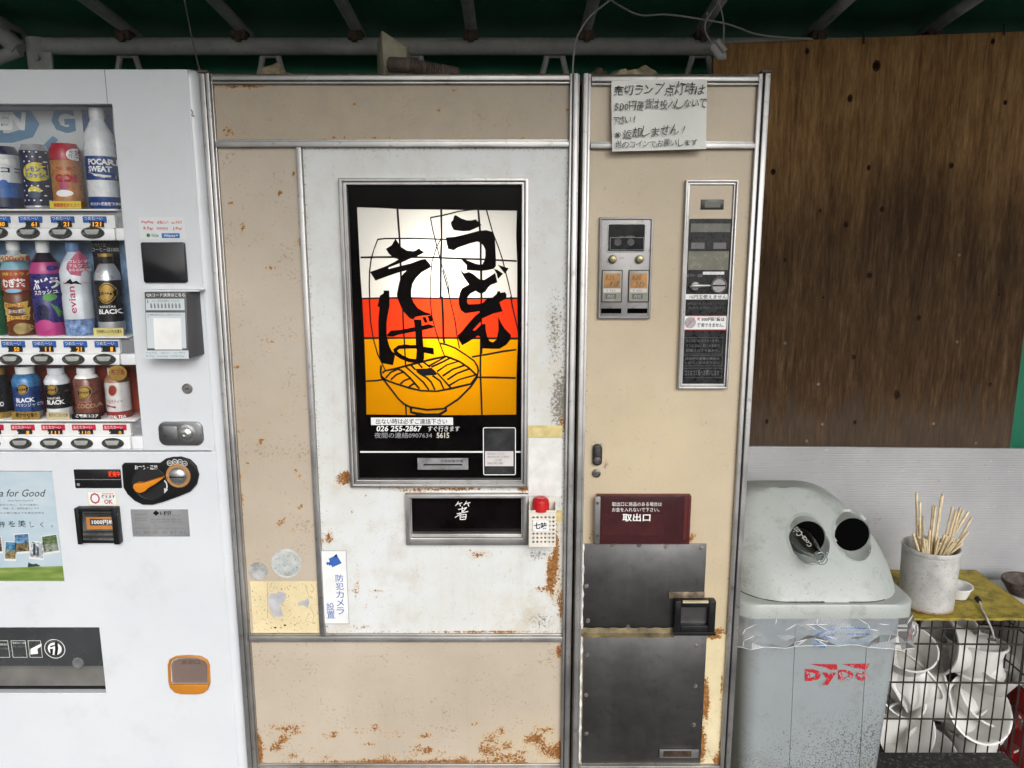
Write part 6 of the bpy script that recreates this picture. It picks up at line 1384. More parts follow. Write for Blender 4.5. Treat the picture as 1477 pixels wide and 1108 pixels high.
# the two throw-in holes, cut into the dome
def hole_axis(px, py):
    # first hit of the pixel's ray with the dome's sloping front
    return None
ports = [(1166, 778, 25.5), (1231, 773, 25.0)]
dg = bpy.context.evaluated_depsgraph_get(); dg.update()
from mathutils.bvhtree import BVHTree
def hit(o, px, py):
    bvh = BVHTree.FromPolygons([o.matrix_world @ v.co + Vector((0, 0, 0)) for v in o.data.vertices], [p.vertices for p in o.data.polygons])
    loc, nrm, _, _ = bvh.ray_cast(CAM, ray(px, py).normalized()); return loc, nrm
bpy.context.view_layer.update()
AX = Vector((-.04, -1, .06)).normalized()
cutters = []
bvh_d = BVHTree.FromPolygons([dome.matrix_world @ v.co for v in dome.data.vertices], [p.vertices for p in dome.data.polygons])
cutm = bmesh.new(); cutm.from_mesh(dome.data); cutm.faces.ensure_lookup_table()
dead = set()
for px, py, pr in ports:
    c, nrm = hit(dome, px, py); rad = pr * (c - CAM).dot(Vector((0, cp, -sp))) / FPX
    q_ = AX.to_track_quat('Z', 'Y').to_matrix(); cutters.append((None, c, rad, q_))
    for f in cutm.faces:
        v = (dome.matrix_world @ f.calc_center_median()) - c; al = v.dot(AX)
        if abs(al) < .12 and (v - AX * al).length < rad * 1.13: dead.add(f)
bmesh.ops.delete(cutm, geom=list(dead), context='FACES'); cutm.to_mesh(dome.data); cutm.free()
for co, c, rad, q_ in cutters:
    n = 40; vs = []; levels = []
    pl0 = -.006                                    # depth of the round mouth along the axis
    for k_ in range(n):
        d = q_ @ Vector((math.cos(2 * math.pi * k_ / n), math.sin(2 * math.pi * k_ / n), 0))
        def surf(rr_):
            o_ = c + d * rr_ + AX * .2; h_ = bvh_d.ray_cast(o_, -AX)[0]
            if h_ is None: return c + d * rr_ - AX * .035
            al_ = (h_ - c).dot(AX); return c + d * rr_ + AX * max(-.045, min(.05, al_))
        s1 = surf(rad * 1.28) - AX * .0006; s2 = surf(rad * 1.15) + AX * .0032; m1 = c + d * rad * 1.03 + AX * pl0
        s3 = s2 * .9 + (c + d * rad * 1.06 + AX * (s2 - c).dot(AX)) * .1
        levels.append([s1, s2, s3, m1, c + d * rad * .985 + AX * (pl0 - .003)])
    for j in range(5): vs += [levels[k_][j] for k_ in range(n)]
    MB().add(vs, [(j * n + i, j * n + (i + 1) % n, (j + 1) * n + (i + 1) % n, (j + 1) * n + i) for j in range(4) for i in range(n)]).build('hole_surround', M_LID, tb, smooth=50)
    MB().lathe(c, [(rad * .99, pl0 - .003), (rad * .99, -.13)], 40, q_).build('hole_liner', M_DARK, tb)
# print on the bin
def onfront(px, py, off): p = bodyfront(px, py); return (p.x, p.y - off, p.z)
def bprint(polys, m, name, off=.001):
    mb = MB()
    for poly in polys: mb.add([onfront(x, y, off) for x, y in poly], [tuple(range(len(poly)))[::-1]])
    return mb.build(name, m, tb, smooth=0)
def worn_ink(name, c, k):
    m, nt, b = newmat(name); n_ = nt.step(nt.noise(190, 5, .65), k, k + .05)
    nt.link(nt.mix(n_, tuple(c) + (1,), (.285, .315, .325, 1)), b.inputs['Base Color']); b.inputs['Roughness'].default_value = .5; return m
WR = worn_ink('worn_red', (.42, .012, .020), .57); WR2 = worn_ink('worn_red_faint', (.42, .012, .020), .50)
bprint([[(1167, 957.5), (1207, 958), (1208, 966), (1198, 966), (1192, 963)], [(1214, 957.5), (1255, 957), (1249, 966), (1236, 964)]], WR, 'logo')
def wtext(t, box, m, bold):
    vs, fs = glyphs(t, bold); ax = min(v[0] for v in vs); bx = max(v[0] for v in vs); az = min(v[1] for v in vs); bz = max(v[1] for v in vs)
    MB().add([onfront(box[0] + (vx - ax) / (bx - ax) * (box[2] - box[0]), box[3] - (vz - az) / (bz - az) * (box[3] - box[1]), .001) for vx, vz in vs], fs).build('lettering', m, tb, smooth=0)
wtext('D', (1161, 965, 1184, 982), WR, .07); wtext('y', (1186, 970, 1206, 988), WR, .05); wtext('D', (1209, 966, 1231, 981), WR2, .05); wtext('o', (1234, 968, 1252, 982), WR2, .05)
ML = mat('bin_label', (.26, .33, .38), .4, var=.1, scale=40)
bprint([[(1170, 902), (1258, 902), (1256, 931), (1170, 931)]], ML, 'label', .0008)
WB = worn_ink('worn_blue', (.03, .13, .36), .55)
bprint([[(1175, 922), (1180, 927), (1192, 920), (1204, 908), (1204, 902), (1198, 903), (1196, 910), (1186, 918)], [(1175, 915), (1190, 908), (1194, 909), (1178, 918)], [(1186, 921), (1203, 914), (1202, 918), (1190, 924)], [(1172, 929), (1190, 931), (1190, 934), (1172, 932)], [(1212, 905), (1250, 905), (1250, 907), (1212, 907)], [(1222, 913), (1254, 913), (1254, 916), (1222, 916)]], WB, 'emblem', .0014)

# glass bottle lying in the left hole
c, rad = cutters[0][1], cutters[0][2]
tip = W3(1187, 809, (c.y - .045)); bax = Vector((.33, -.80, -.10)).normalized()
tipd = ray(1186, 808); tip = CAM + tipd * ((c - CAM).length / tipd.length * .955)
base = c + Vector((-.020, .075, .004)); bax = (tip - base).normalized(); Lb = (tip - base).length
gb = empty('glass_bottle', tuple(base)); tag(gb, 'empty clear glass soda bottle poking neck-first out of the left hole of the bin', 'bottle')
def glass_mat():
    m, nt, b = newmat('bottle_glass'); b.inputs['Base Color'].default_value = (.88, .93, .92, 1); b.inputs['Transmission Weight'].default_value = 1; b.inputs['Roughness'].default_value = .03; b.inputs['IOR'].default_value = 1.47; return m
qb = bax.to_track_quat('Z', 'Y').to_matrix()
S0 = .0285
pr = [(S0 * .8, 0), (S0, .006), (S0, Lb * .40), (S0 * .95, Lb * .5), (S0 * .72, Lb * .66), (S0 * .48, Lb * .80), (S0 * .42, Lb * .90), (S0 * .50, Lb * .905), (S0 * .50, Lb * .935), (S0 * .43, Lb * .94), (S0 * .46, Lb * .96), (S0 * .44, Lb)]
pi_ = [(r_ * .86, h_) for r_, h_ in pr[::-1][:-2]] + [(S0 * .6, .008), (.001, .009)]
MB().lathe(base, pr + pi_, 24, qb).build('bottle_body', glass_mat(), gb)
def bt_on(u, v):                                # u round, v along
    rr_ = S0 * (1 - .55 * max(0, v - .45) / .4) + .0012; a_ = u
    return base + qb @ Vector((rr_ * math.cos(a_), rr_ * math.sin(a_), v * Lb))
vs, fs = glyphs('Coca-Cola', .02); bx = max(v[0] for v in vs)
up_l = qb.inverted() @ Vector((-.5, -.4, .75)); a0 = math.atan2(up_l.y, up_l.x)
MB().add([bt_on(a0 + (vz - .35) * .75, .78 - .42 * vx / bx) for vx, vz in vs], fs).build('lettering', mat('bottle_print', (.62, .62, .6), .4), gb, smooth=0)

# ---- clear plastic bag hanging out from under the lid
def film_mat():
    m = bpy.data.materials.new('clear_film'); m.use_nodes = True; nt = NT(m); nt.n.clear()
    tr = nt.new('ShaderNodeBsdfTransparent'); tr.inputs[0].default_value = (.88, .89, .905, 1)
    df = nt.new('ShaderNodeBsdfDiffuse'); df.inputs[0].default_value = (.78, .79, .81, 1)
    gl = nt.new('ShaderNodeBsdfGlossy'); gl.inputs['Roughness'].default_value = .25
    pt_ = nt.step(nt.noise(1, 3, .5, stretch=(9, 9, 14)), .50, .66)
    m1 = nt.new('ShaderNodeMixShader'); nt.link(nt.math('ADD', .08, nt.math('MULTIPLY', pt_, .16)), m1.inputs[0]); nt.link(tr.outputs[0], m1.inputs[1]); nt.link(df.outputs[0], m1.inputs[2])
    fr = nt.new('ShaderNodeFresnel'); fr.inputs[0].default_value = 1.5
    m2 = nt.new('ShaderNodeMixShader'); nt.link(nt.math('MULTIPLY', fr.outputs[0], .9, True), m2.inputs[0]); nt.link(m1.outputs[0], m2.inputs[1]); nt.link(gl.outputs[0], m2.inputs[2])
    o = nt.new('ShaderNodeOutputMaterial'); nt.link(m2.outputs[0], o.inputs[0]); return m
M_FILM = film_mat()
from mathutils import noise as mnoise
full = even(rr_ring(hwid + .003, BD / 2 + .003, .05, 0, n=10), 200)
full.sort(key=lambda p: math.atan2(p[0] - bcx, -(p[1] - bcy)))            # from the back round left, front, right
dense = [Vector(p[:2]) for p in full if abs(math.atan2(p[0] - bcx, -(p[1] - bcy))) < 2.2][::3]
nU = len(dense); ctr = Vector((bcx, bcy)); rb2 = random.Random(11); NV = 5; vs = []
for j in range(NV + 1):
    v = j / NV
    for i, p in enumerate(dense):
        u = i / (nU - 1); out_ = (p - ctr).normalized()
        low = .074 + .012 * math.sin(u * 8 + .6) + .012 * mnoise.noise(Vector((u * 5, 0, 3)))
        d = .003 + v * (.004 + .010 * rb2.random()) + .050 * max(0, 1 - abs(u - .80) / .06) * v
        jit = .006 * v if 0 < j < NV else .002 * v
        vs.append((p.x + out_.x * d + rb2.uniform(-jit, jit), p.y + out_.y * d, ZR0 + .006 - low * v + rb2.uniform(-jit, jit)))
tri = []
for j in range(NV):
    for i in range(nU - 1):
        a_, b_, c_, d_ = j * nU + i, j * nU + i + 1, (j + 1) * nU + i + 1, (j + 1) * nU + i
        tri += [(a_, b_, c_), (a_, c_, d_)] if rb2.random() < .5 else [(a_, b_, d_), (b_, c_, d_)]
be = empty('plastic_bag', (bcx, bcy, ZR0)); tag(be, 'crumpled clear plastic bag hanging out below the rim of the bin lid', 'plastic bag')
MB().add(vs, tri).build('film', M_FILM, be, smooth=0)
fold = MB(); used_e = set()
for t_ in tri:
    for e_ in ((t_[0], t_[1]), (t_[1], t_[2]), (t_[2], t_[0])):
        if rb2.random() < .055 and max(e_) // nU > 0:
            p0, p1 = Vector(vs[e_[0]]), Vector(vs[e_[1]])
            if (p1 - p0).length < .05: fold.tube([p0, (p0 + p1) / 2 + Vector((0, -.0008, 0)), p1], [.0002, .0007, .0002], 5)
bot_ = [Vector(vs[NV * nU + i]) for i in range(nU)]
fold.tube(bot_, .0005, 5)
fold.build('folds', mat('film_fold', (.78, .79, .8), .3, var=.05), be)

# ---- wire cage of used bowls
CZ = .60
def GZ(px, py, z=CZ): return G(px, py, z)
kb = GZ(1401, 819); kf = GZ(1500, 893)
CX0 = W3(1268, 1000, kf.y)[0]; CX1 = kf.x; CY0, CY1 = kf.y + .004, min(kb.y, WALL_Y - .03)
CB = .10
wc = empty('wire_cage', ((CX0 + CX1) / 2, (CY0 + CY1) / 2, CB)); tag(wc, 'rusty wire cage filled with used white bowls right of the bin', 'wire cage')
M_WIRE = mat('rusty_wire', (.030, .018, .013), .65, .3, var=.4, scale=120, bump=.4)
for i in range(14):
    x = CX0 + (CX1 - CX0) * i / 13; wob = random.uniform(-.002, .002)
    MB().tube([(x, CY0, CB), (x + wob, CY0 - random.uniform(0, .002), (CB + CZ) / 2), (x, CY0, CZ - .004)], .0019, 7).build('wire', M_WIRE, wc)
for i in range(1, 9):
    y = CY0 + (CY1 - CY0) * i / 8
    for x in (CX0, CX1): MB().tube([(x, y, CB), (x, y, CZ - .004)], .0019, 7).build('wire', M_WIRE, wc)
for py in (905, 927.5, 983, 1035.5):
    z = W(1400, py, CY0)[1]
    MB().tube([(CX0, CY0 - .003, z), (CX1, CY0 - .003, z - .003), (CX1 + .003, CY0, z), (CX1 + .003, CY1, z), (CX0, CY1, z), (CX0 - .003, CY0, z)], .0024, 7).build('wire_hoop', M_WIRE, wc)
MB().tube([(CX1, CY0, CZ - .03), (CX1 + .002, CY1, CZ - .16)], .002, 7).build('wire', M_WIRE, wc)
for k_ in range(7):
    y = CY0 + (CY1 - CY0) * k_ / 6; MB().tube([(CX0, y, CB + .002), (CX1, y, CB + .002)], .002, 6).build('floor_wire', M_WIRE, wc)
# yellow board on top
def yboard():
    m, nt, b = newmat('yellow_board'); c_ = nt.ramp(nt.noise(30, 7, .7), [(.32, (.12, .09, .012, 1)), (.5, (.29, .22, .020, 1)), (.68, (.42, .32, .05, 1))])
    c_ = nt.mix(nt.math('MULTIPLY', nt.step(nt.noise(10, 7, .72), .56, .66), .8), c_, (.07, .05, .015, 1)); nt.link(c_, b.inputs['Base Color']); b.inputs['Roughness'].default_value = .65; nt.link(nt.bump(nt.noise(90, 6, .7), .5, .003), b.inputs['Normal']); return m
yb0 = W3(1300, 896, CY0 - .006)
mb = MB(); n = 18; top = []; 
vs = []
for k_ in range(n + 1):
    x = CX0 - .01 + (CX1 + .006 - CX0 + .01) * k_ / n; w_ = .002 * math.sin(k_ * 2.3); vs += [(x, CY0 - .008 + w_, CZ - .0018), (x, CY0 - .008 + w_, CZ + .0045 + .001 * math.sin(k_)), (x, CY1 + .004, CZ + .0045), (x, CY1 + .004, CZ - .0018)]
mb.add(vs, [(4 * i + a_, 4 * i + (a_ + 1) % 4, 4 * i + 4 + (a_ + 1) % 4, 4 * i + 4 + a_) for i in range(n) for a_ in range(4)] + [(0, 1, 2, 3), tuple(4 * n + k_ for k_ in (3, 2, 1, 0))])
yo = mb.build('yellow_board', yboard(), None, loc=((CX0 + CX1) / 2, CY0, CZ)); tag(yo, 'grubby yellow board lying on top of the wire cage', 'board')
YZ = CZ + .0056
# crock with chopsticks
kc = GZ(1346, 889, YZ); rb_ = .062 * 1.0
rb_ = 39.5 * (kc - CAM).length / FPX * .80
kcy = kc.y + rb_ + .002; kcx = W3(1346.5, 880, kcy - rb_ * .6)[0]
ck_ = empty('grey_crock', (kcx, kcy, YZ)); tag(ck_, 'grey glazed cylindrical crock holding chopsticks on the yellow board', 'crock')
Hc = W(1350, 800, kcy - rb_)[1] - YZ; Hc = W(1348, 787, kcy)[1] - YZ
M_CROCK = mat('grey_glaze', (.48, .47, .45), .32, var=.16, scale=14, speck=.35)
pr = [(rb_ * .93, 0), (rb_ * .985, .004), (rb_, .012), (rb_ * 1.015, Hc * .5), (rb_ * 1.045, Hc - .016), (rb_ * 1.02, Hc - .0145), (rb_ * 1.02, Hc - .013), (rb_ * 1.055, Hc - .011), (rb_ * 1.06, Hc - .003), (rb_ * 1.04, Hc), (rb_ * .99, Hc - .001), (rb_ * .95, Hc - .012), (rb_ * .93, .012), (.001, .010)]
tilt = Matrix.Rotation(R(2.0), 3, 'Y')
MB().lathe((kcx, kcy, YZ + .001), pr, 48).build('crock_body', M_CROCK, ck_)
MB().lathe((kcx, kcy, YZ + .0002), [(rb_ * .965, .0), (rb_ * 1.004, .004), (rb_ * 1.0, .0065)], 48).build('stained_foot', mat('foot_stain', (.40, .26, .13), .6, var=.3, scale=50), ck_)
M_CHOP = mat('chopstick_wood', (.74, .60, .38), .6, var=.14, scale=60)
tops = [(1322, 710), (1327, 724), (1330, 745), (1325, 757), (1346, 729), (1349, 731), (1360, 712), (1358, 716), (1374, 731), (1379, 737), (1385, 732), (1389, 736), (1397, 738), (1402, 746), (1397, 767), (1317, 770), (1322, 776), (1326, 775), (1332, 777), (1336, 779), (1341, 765), (1347, 779), (1352, 781), (1357, 784), (1345, 770), (1362, 771), (1370, 770), (1382, 778), (1376, 782), (1366, 774), (1330, 786), (1354, 775), (1388, 784), (1374, 776), (1318, 785), (1340, 782)]
for i, (px, py) in enumerate(tops):
    yy_ = kcy + (random.uniform(-.85, -.1) if py > 763 else random.uniform(-.5, .5)) * rb_
    T = W3(px, py, yy_)
    zr = YZ + Hc; ctr2 = Vector((kcx, kcy)); off = Vector((T.x, T.y)) - ctr2; zb2 = YZ + .015
    def clampv(v, m): return v if v.length <= m else v * (m / v.length)
    if T.z < zr + .02:
        off = clampv(off, rb_ * .84); T.x, T.y = kcx + off.x, kcy + off.y; bo2 = clampv(off * .7, rb_ * .7)
    else:
        ro = clampv(off * .72, rb_ * .84); f2 = (T.z - zb2) / (T.z - zr); bo2 = clampv(off + (ro - off) * f2, rb_ * .80)
    B_ = Vector((kcx + bo2.x, kcy + bo2.y, zb2))
    o = MB().tube([B_, B_ + (T - B_) * .5, T], [.0023, .0028, .0031], 8).build('chopstick', M_CHOP, None, loc=tuple(B_), smooth=50)
    tall = sorted(t_ for t_ in tops if t_[1] < 763)
    if (px, py) in tall:
        ORD = ('leftmost', 'second', 'third', 'fourth', 'fifth', 'sixth', 'seventh', 'eighth', 'ninth', 'tenth', 'eleventh', 'twelfth', 'thirteenth', 'fourteenth', 'fifteenth', 'sixteenth')
        w_ = ORD[tall.index((px, py))]
        lab = 'tall wooden chopstick in the grey crock, ' + ('leftmost of the tall ones' if w_ == 'leftmost' else w_ + ' tall one from the left')
    else: lab = 'short wooden chopstick end just above the rim of the grey crock'
    tag(o, lab, 'chopstick', 'chopsticks in the grey crock')

# white bowl lying on the board, cable tie, clay pot on a foam box
M_FOAM = mat('white_foam', (.66, .655, .64), .45, var=.04, scale=20)
M_BOWL = mat('used_white_bowl', (.66, .65, .62), .38, var=.06, scale=9, speck=0)
BOWLP = [(.030, 0), (.052, .001), (.056, .004), (.070, .055), (.074, .068), (.080, .0685), (.0805, .0725), (.076, .073), (.0725, .070), (.066, .050), (.052, .008), (.001, .006)]
def bowl(name, label, px, py, y, axis, s=1.0, prof=BOWLP, z=None, sz=1.0, group='used white bowls in the wire cage'):
    c = W3(px, py, y); q_ = Vector(axis).normalized().to_track_quat('Z', 'Y').to_matrix()
    pr = [(a_ * s, (b_ - .07) * 1.22 * s * sz) for a_, b_ in prof]
    o = MB().lathe(c, pr, 40, q_).build(name, M_BOWL, None, loc=tuple(c), smooth=40)
    return tag(o, label, 'bowl', group)
cb_ = GZ(1397, 869, YZ); o = MB().lathe((0, 0, 0), [(.018, 0), (.026, .001), (.036, .030), (.039, .0305), (.039, .033), (.034, .032), (.024, .004), (.001, .003)], 32).build('white_bowl', M_FOAM, None, loc=(0, 0, 0))
o.location = (cb_.x - .014, cb_.y + .034, YZ + .001); tag(o, 'small white bowl behind the grey crock on the yellow board', 'bowl')
# cable tie: from the small bowl over the front edge
p_ = [GZ(1408, 862, YZ + .012), GZ(1413, 868, YZ + .006), GZ(1416, 878, YZ + .004), W3(1424, 893, CY0 - .013), W3(1431, 909, CY0 - .012), W3(1434, 922, CY0 - .008)]
tie = empty('cable_tie', tuple(p_[3])); tag(tie, 'grey cable tie looped over the front edge of the yellow board', 'cable tie')
MB().tube(p_, [.003, .0026, .0024, .0026, .0026, .002], 8).build('strap', mat('tie_grey', (.42, .41, .38), .4, var=.2, scale=80), tie)
MB().tube([p_[0], p_[1]], .0065, 8).build('tie_head', M_BLACK, tie)
MB().tube([W3(1425, 922, CY0 - .010), W3(1436, 923, CY0 - .010)], .0032, 6).build('clip', M_BLACK, tie)
# bowls in the cage, leaning against the front wires
ym = CY0 + .02
bowl('white_bowl', 'white bowl facing out at the lower left of the cage, stained inside', 1308, 1056, CY0 + .045, (.12, -.93, .30), 1.02)
bowl('white_bowl', 'large white bowl facing out at the middle right of the cage', 1412, 1022, CY0 + .045, (.10, -.80, .58), 1.12)
bowl('white_bowl', 'white bowl behind the large one, its rim above it', 1425, 1000, CY0 + .115, (.20, -.72, .65), 1.10)
bowl('white_bowl', 'upright white bowl below the large facing bowl', 1402, 1052, CY0 + .10, (.02, .02, 1), .95)
bowl('white_bowl', 'white bowl seen from its side near the top right of the cage', 1408, 925, CY0 + .10, (.05, .1, 1), .96)
bowl('white_bowl', 'upside-down white bowl under the side-on bowl in the cage', 1408, 962, CY0 + .10, (.02, .15, -1), .86)
bowl('white_bowl', 'white bowl on its side in the upper middle of the cage', 1352, 930, CY0 + .10, (-.95, -.12, .25), 1.0)
bowl('white_bowl', 'white bowl on its side in the centre of the cage', 1362, 1000, CY0 + .10, (.9, -.25, .20), 1.02)
bowl('white_bowl', 'white bowl on its side between centre and bin in the cage', 1322, 972, CY0 + .09, (.75, .25, .5), 1.0)
bowl('white_bowl', 'white bowl leaning beside the bin at the left of the cage', 1284, 985, CY0 + .10, (-.8, .1, -.5), 1.0)
bowl('white_bowl', 'white bowl at the bottom middle of the cage, mostly hidden', 1366, 1085, CY0 + .09, (.2, -.5, .85), .98)
bowl('white_bowl', 'white bowl deep in the cage behind the centre bowls', 1380, 985, CY0 + .19, (.3, -.8, .3), 1.05)
bowl('white_bowl', 'white bowl deep in the cage near the top left', 1330, 935, CY0 + .20, (.4, -.8, .2), 1.05)
bowl('white_bowl', 'white bowl deep in the cage at the far right', 1446, 975, CY0 + .19, (-.3, -.8, .4), 1.0)
EX = [(1300, 935, .12, (.5, -.6, .5), 'upper left beside the bin'), (1388, 1000, .15, (-.4, -.6, .7), 'right of centre, behind the rims'), (1345, 1050, .15, (-.3, -.7, .5), 'low in the middle behind the front ones'), (1440, 935, .15, (.2, -.5, .8), 'top right corner'), (1290, 1040, .16, (.3, -.8, .2), 'low left behind the stained one'),
      (1440, 1050, .14, (-.3, -.6, .7), 'bottom right corner'), (1372, 905, .17, (-.2, -.4, .9), 'right under the yellow board'), (1335, 1010, .19, (.2, -.9, .1), 'against the back near the middle'), (1410, 950, .22, (.1, -.9, .2), 'against the back at the right'), (1290, 985, .22, (.1, -.9, .3), 'against the back at the left'), (1370, 1065, .22, (0, -.9, .3), 'against the back, low down')]
EX += [(1312, 935, .05, (-.2, -.5, .85), 'front row at the top left'), 
       (1300, 1000, .06, (.2, -.6, .75), 'front row just above the stained one'), (1440, 958, .07, (.1, -.3, .95), 'front row at the right, upright'), (1345, 1085, .05, (.1, -.6, .8), 'front row at the very bottom')]
for px, py, dy, ax_, wh in EX:
    bowl('white_bowl', 'used white bowl in the wire cage, ' + wh, px, py, CY0 + dy, ax_, .86)
# foam box with the clay pot, red crate under it
fx = CX1 + .022
def crate(z0, z1, lab):
    cr_ = empty('red_crate', (fx + .2, .47, z0)); tag(cr_, lab, 'crate', 'red crates at the right edge')
    M_CR = mat('red_crate_plastic', (.40, .015, .018), .35, var=.12, scale=20)
    x0, x1, y0, y1 = fx, fx + .40, CY0 + .01, WALL_Y - .03
    for nme_, bx in (('crate_side', (x0, x1, y0, y0 + .008)), ('crate_side', (x0, x1, y1 - .008, y1)), ('crate_end', (x0, x0 + .008, y0 + .0085, y1 - .0085)), ('crate_end', (x1 - .008, x1, y0 + .0085, y1 - .0085))):
        mb = MB(); h = (z1 - z0) 
        for a_, b_ in ((0, .22), (.40, .56), (.76, .998)): mb.box(bx[0], bx[1], bx[2], bx[3], z0 + h * a_, z0 + h * b_)
        nn = 6
        for k_ in range(nn):
            if bx[1] - bx[0] > .1: xx_ = bx[0] + (bx[1] - bx[0] - .02) * k_ / (nn - 1); mb.box(xx_, xx_ + .02, bx[2] + .001, bx[3] - .001, z0 + h * .2, z0 + h * .8)
            else: yy_ = bx[2] + (bx[3] - bx[2] - .02) * k_ / (nn - 1); mb.box(bx[0] + .001, bx[1] - .001, yy_, yy_ + .02, z0 + h * .2, z0 + h * .8)
        mb.build(nme_, M_CR, cr_)
    MB().box(x0 + .008, x1 - .008, y0 + .008, y1 - .008, z0 + .001, z0 + .008).build('crate_floor', M_CR, cr_)
zc_ = W3(1470, 1006, CY0 + .02)[2]
crate(.10, zc_, 'red plastic crate standing on the ground right of the wire cage')
FZ = CZ - .02
fb = MB().box(fx, fx + .40, CY0 + .01, WALL_Y - .03, zc_ + .001, FZ).build('foam_box', M_FOAM, None, bevel=.01, seg=3, loc=(fx + .2, .47, zc_)); tag(fb, 'white foam box standing on the red crate right of the wire cage', 'foam box')
pc = GZ(1478, 842, FZ + .03)
rp = .058
pt = MB().lathe((0, 0, 0), [(rp * .62, 0), (rp * .70, .002), (rp * .95, .026), (rp * 1.02, .030), (rp * 1.02, .038), (rp * .98, .040), (rp * .88, .038), (rp * .80, .024), (rp * .6, .008), (.001, .006)], 36).build('clay_pot', mat('dark_clay', (.085, .062, .048), .7, var=.35, scale=60, bump=.4), None, loc=(0, 0, 0))
pt.location = (max(pc.x, fx + rp * 1.05), pc.y, FZ + .0005); tag(pt, 'shallow dark clay pot at the right edge behind the yellow board', 'pot')
# black stool in the foreground
def sponge():
    m, nt, b = newmat('worn_black_rubber'); c_ = nt.ramp(nt.noise(110, 7, .72), [(.38, (.008, .007, .006, 1)), (.56, (.03, .027, .023, 1)), (.68, (.20, .18, .15, 1))]); nt.link(c_, b.inputs['Base Color']); b.inputs['Roughness'].default_value = .85; nt.link(nt.bump(nt.noise(120, 7, .7), .9, .004), b.inputs['Normal']); return m
yst = CY0 - .06
stt = W3(1352, 1084, yst); sl_, sr_ = W3(1247, 1095, yst - .02)[0], W3(1458, 1095, yst - .02)[0]
so = empty('black_stool', ((sl_ + sr_) / 2, yst - .10, .10)); tag(so, 'low black stool with a scuffed top in front of the wire cage', 'stool')
MB().prism(rrect(sl_, sr_, stt.z - .04, stt.z, .014), yst - .17, yst).build('stool_top', sponge(), so, bevel=.006, seg=3)
for x in (sl_ + .03, sr_ - .03):
    for y in (yst - .14, yst - .03): MB().box(x - .012, x + .012, y - .012, y + .012, .10, stt.z - .041).build('leg', M_BLACK, so, bevel=.002)

# ================================================================== things on top of the machines and under the awning
ZM = ZT + .0055
hd0 = .20
hx0, hx1 = W3(541, 105, hd0 + .06)[0], W3(589, 105, hd0 + .03)[0]; htop = W3(553, 42, hd0)[2]; htop2 = W3(587, 62, hd0)[2]
dc = empty('duct_hood', ((hx0 + hx1) / 2, hd0, ZM)); tag(dc, 'dusty cream metal duct hood with a corrugated hose on top of the noodle machine', 'duct')
M_DUCT = mat('dusty_cream', (.36, .33, .235), .6, var=.22, scale=20, bump=.2)
xm = W3(553.5, 70, hd0)[0]
MB().add([(hx0, hd0 + .07, ZM), (xm, hd0, ZM), (hx1, hd0 + .03, ZM), (hx1, hd0 + .13, ZM), (hx0 + .004, hd0 + .07, htop - .01), (xm - .004, hd0, htop), (hx1 - .002, hd0 + .03, htop2), (hx1 - .002, hd0 + .13, htop2)],
         [(0, 1, 5, 4), (1, 2, 6, 5), (2, 3, 7, 6), (3, 0, 4, 7), (4, 5, 6, 7), (3, 2, 1, 0)]).build('hood', M_DUCT, dc, bevel=.004)
pp = [W3(562, 93, hd0 - .012), W3(575, 93.5, hd0 - .02), W3(592, 94.5, hd0 - .03), W3(612, 98, hd0 - .03), W3(635, 103, hd0 - .02), W3(660, 107.5, hd0)]
hs = []; rs = []
for a_, b_ in zip(pp, pp[1:]):
    for k_ in range(14): hs.append(a_ + (b_ - a_) * k_ / 14); rs.append(.0132 + (.0016 if k_ % 2 else -.0012))
MB().tube(hs, rs, 12).build('hose', mat('hose_brown', (.13, .10, .085), .6, var=.2, scale=60), dc)
def rag(name, label, px0, px1, pyt, y0, seed, m_):
    x0, x1 = W3(px0, 105, y0)[0], W3(px1, 105, y0)[0]; zt = W3((px0 + px1) / 2, pyt, y0)[2]; h = zt - ZM
    nu, nv = 30, 14; vs = []
    for j in range(nv + 1):
        for i in range(nu + 1):
            u, v = i / nu, j / nv; e = math.sin(math.pi * u) ** .45 * math.sin(math.pi * v) ** .5
            z = ZM + .001 + 1.1 * h * e * (.80 + .45 * mnoise.noise(Vector((u * 3 + seed, v * 2, seed))) + .10 * mnoise.noise(Vector((u * 9, v * 6, seed)))) 
            vs.append((x0 + (x1 - x0) * u + .006 * mnoise.noise(Vector((u * 9, v * 9, seed + 4))), y0 + .11 * (v - .15) + .008 * mnoise.noise(Vector((u * 8, v * 8, seed + 9))), z))
    o = MB().add(vs, [(j * (nu + 1) + i, j * (nu + 1) + i + 1, (j + 1) * (nu + 1) + i + 1, (j + 1) * (nu + 1) + i) for j in range(nv) for i in range(nu)]).build(name, m_, None, loc=((x0 + x1) / 2, y0, ZM), smooth=60)
    return tag(o, label, 'rag', 'old rags on top of the noodle machine')
M_RAG = mat('old_rag', (.42, .34, .21), .9, var=.35, scale=30, bump=.6); M_RAGD = mat('dark_rag', (.10, .075, .05), .9, var=.35, scale=30, bump=.6)
rag('crumpled_rag', 'crumpled tan rag on the noodle machine behind the handwritten note', 876, 958, 91, .12, 2.2, M_RAG)
rag('crumpled_rag', 'small dark rag on the noodle machine over the gap between its doors', 842, 882, 95, .12, 5.1, M_RAGD)
rag('crumpled_rag', 'small tan rag near the left end of the noodle machine top', 366, 422, 86, .12, 8.4, M_RAG)
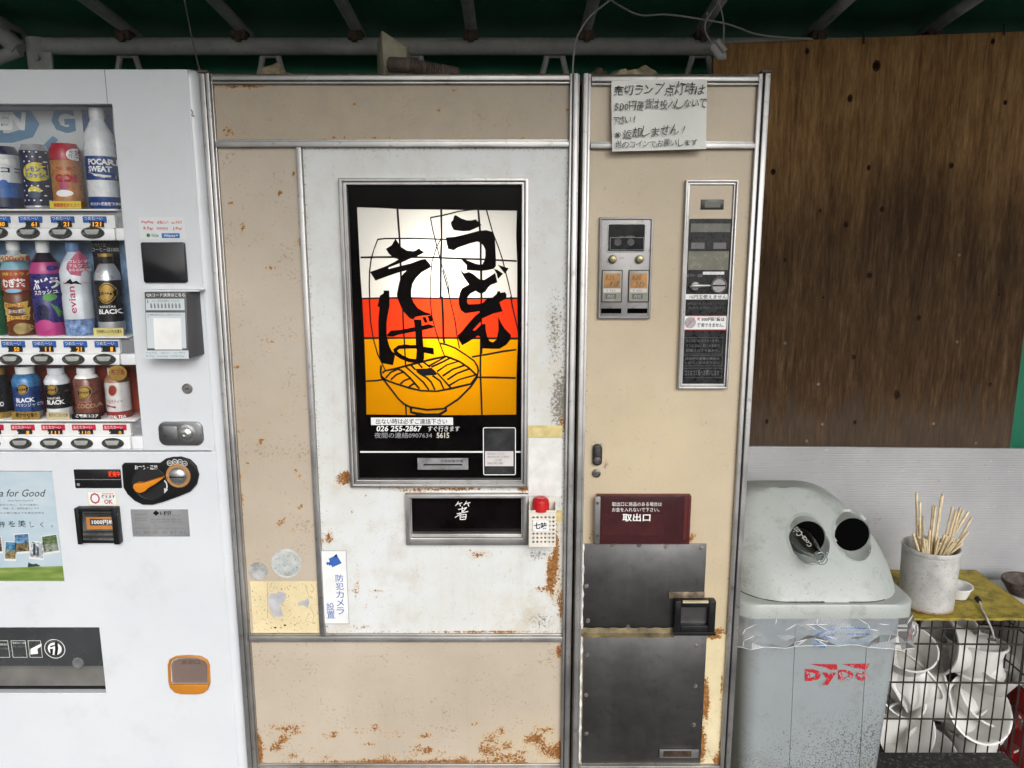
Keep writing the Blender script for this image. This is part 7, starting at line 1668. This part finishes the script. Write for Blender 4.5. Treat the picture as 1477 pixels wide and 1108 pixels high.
def cable(name, label, pts, r, m_):
    P_ = [Vector(p) for p in pts]; out = []
    for i in range(len(P_) - 1):                  # Catmull-Rom
        a_, b_, c_, d_ = P_[max(i - 1, 0)], P_[i], P_[i + 1], P_[min(i + 2, len(P_) - 1)]
        for k_ in range(8):
            t = k_ / 8; out.append(.5 * ((2 * b_) + (c_ - a_) * t + (2 * a_ - 5 * b_ + 4 * c_ - d_) * t * t + (3 * b_ - a_ - 3 * c_ + d_) * t ** 3))
    out.append(P_[-1]); o = MB().tube(out, r, 7).build(name, m_, None, loc=tuple(P_[0])); return tag(o, label, 'cable')
M_CBL = mat('cable_grey', (.34, .33, .31), .5, var=.1); M_CBD = mat('cable_dark', (.14, .13, .115), .5)
cable('hanging_cable', 'thin dark cable hanging down beside the white vending machine', [W3(262, -25, .30), W3(268, 10, .30), W3(277, 55, .26), W3(287, 97, .2), W3(292, 108, .2), W3(300, 110, .22)], .0016, M_CBD)
cable('looped_cable', 'grey cable dropping from the awning to the gap between the doors', [W3(905, -20, .35), W3(880, 0, .33), W3(850, 25, .30), W3(832, 55, .28), W3(827, 85, .26), W3(826, 112, .25)], .0020, M_CBL)
cable('strung_cable', 'grey cable strung under the awning towards the plywood sheet', [W3(868, -8, .5), W3(900, 12, .5), W3(925, 22, .5), W3(960, 21, .5), W3(1000, 26, .52), W3(1050, 35, .55), W3(1090, 49, .6), W3(1130, 54, .63), W3(1172, 56, .65)], .0022, M_CBL)
cable('dangling_cable', 'short grey cable loop hanging around the clamp lamp', [W3(1030, -12, .45), W3(1040, 14, .45), W3(1044, 40, .47), W3(1043, 68, .5)], .0018, M_CBL)
cable('dangling_cable', 'short grey cable curling left of the clamp lamp', [W3(1048, -12, .5), W3(1028, 15, .48), W3(1017, 35, .47), W3(1020, 52, .48), W3(1030, 66, .5)], .0018, M_CBL)
lc = W3(1036, 72, .5); cl_ = empty('clamp_lamp', tuple(lc)); tag(cl_, 'small grey clamp fitting hanging from the awning above the narrow door', 'clamp')
MB().tube([W3(1026, 66, .5), W3(1038, 82, .5), W3(1046, 80, .5)], .010, 10).build('clamp_body', M_PIPE, cl_, smooth=40)
MB().tube([W3(1034, 58, .5), W3(1046, 74, .5)], .007, 10).build('clamp_arm', M_PIPE, cl_)
MB().tube([W3(1026, 62, .5), W3(1012, 40, TY - .02), W3(1020, 20, TY - .3)], .0035, 8).build('hook', M_PIPE, cl_)
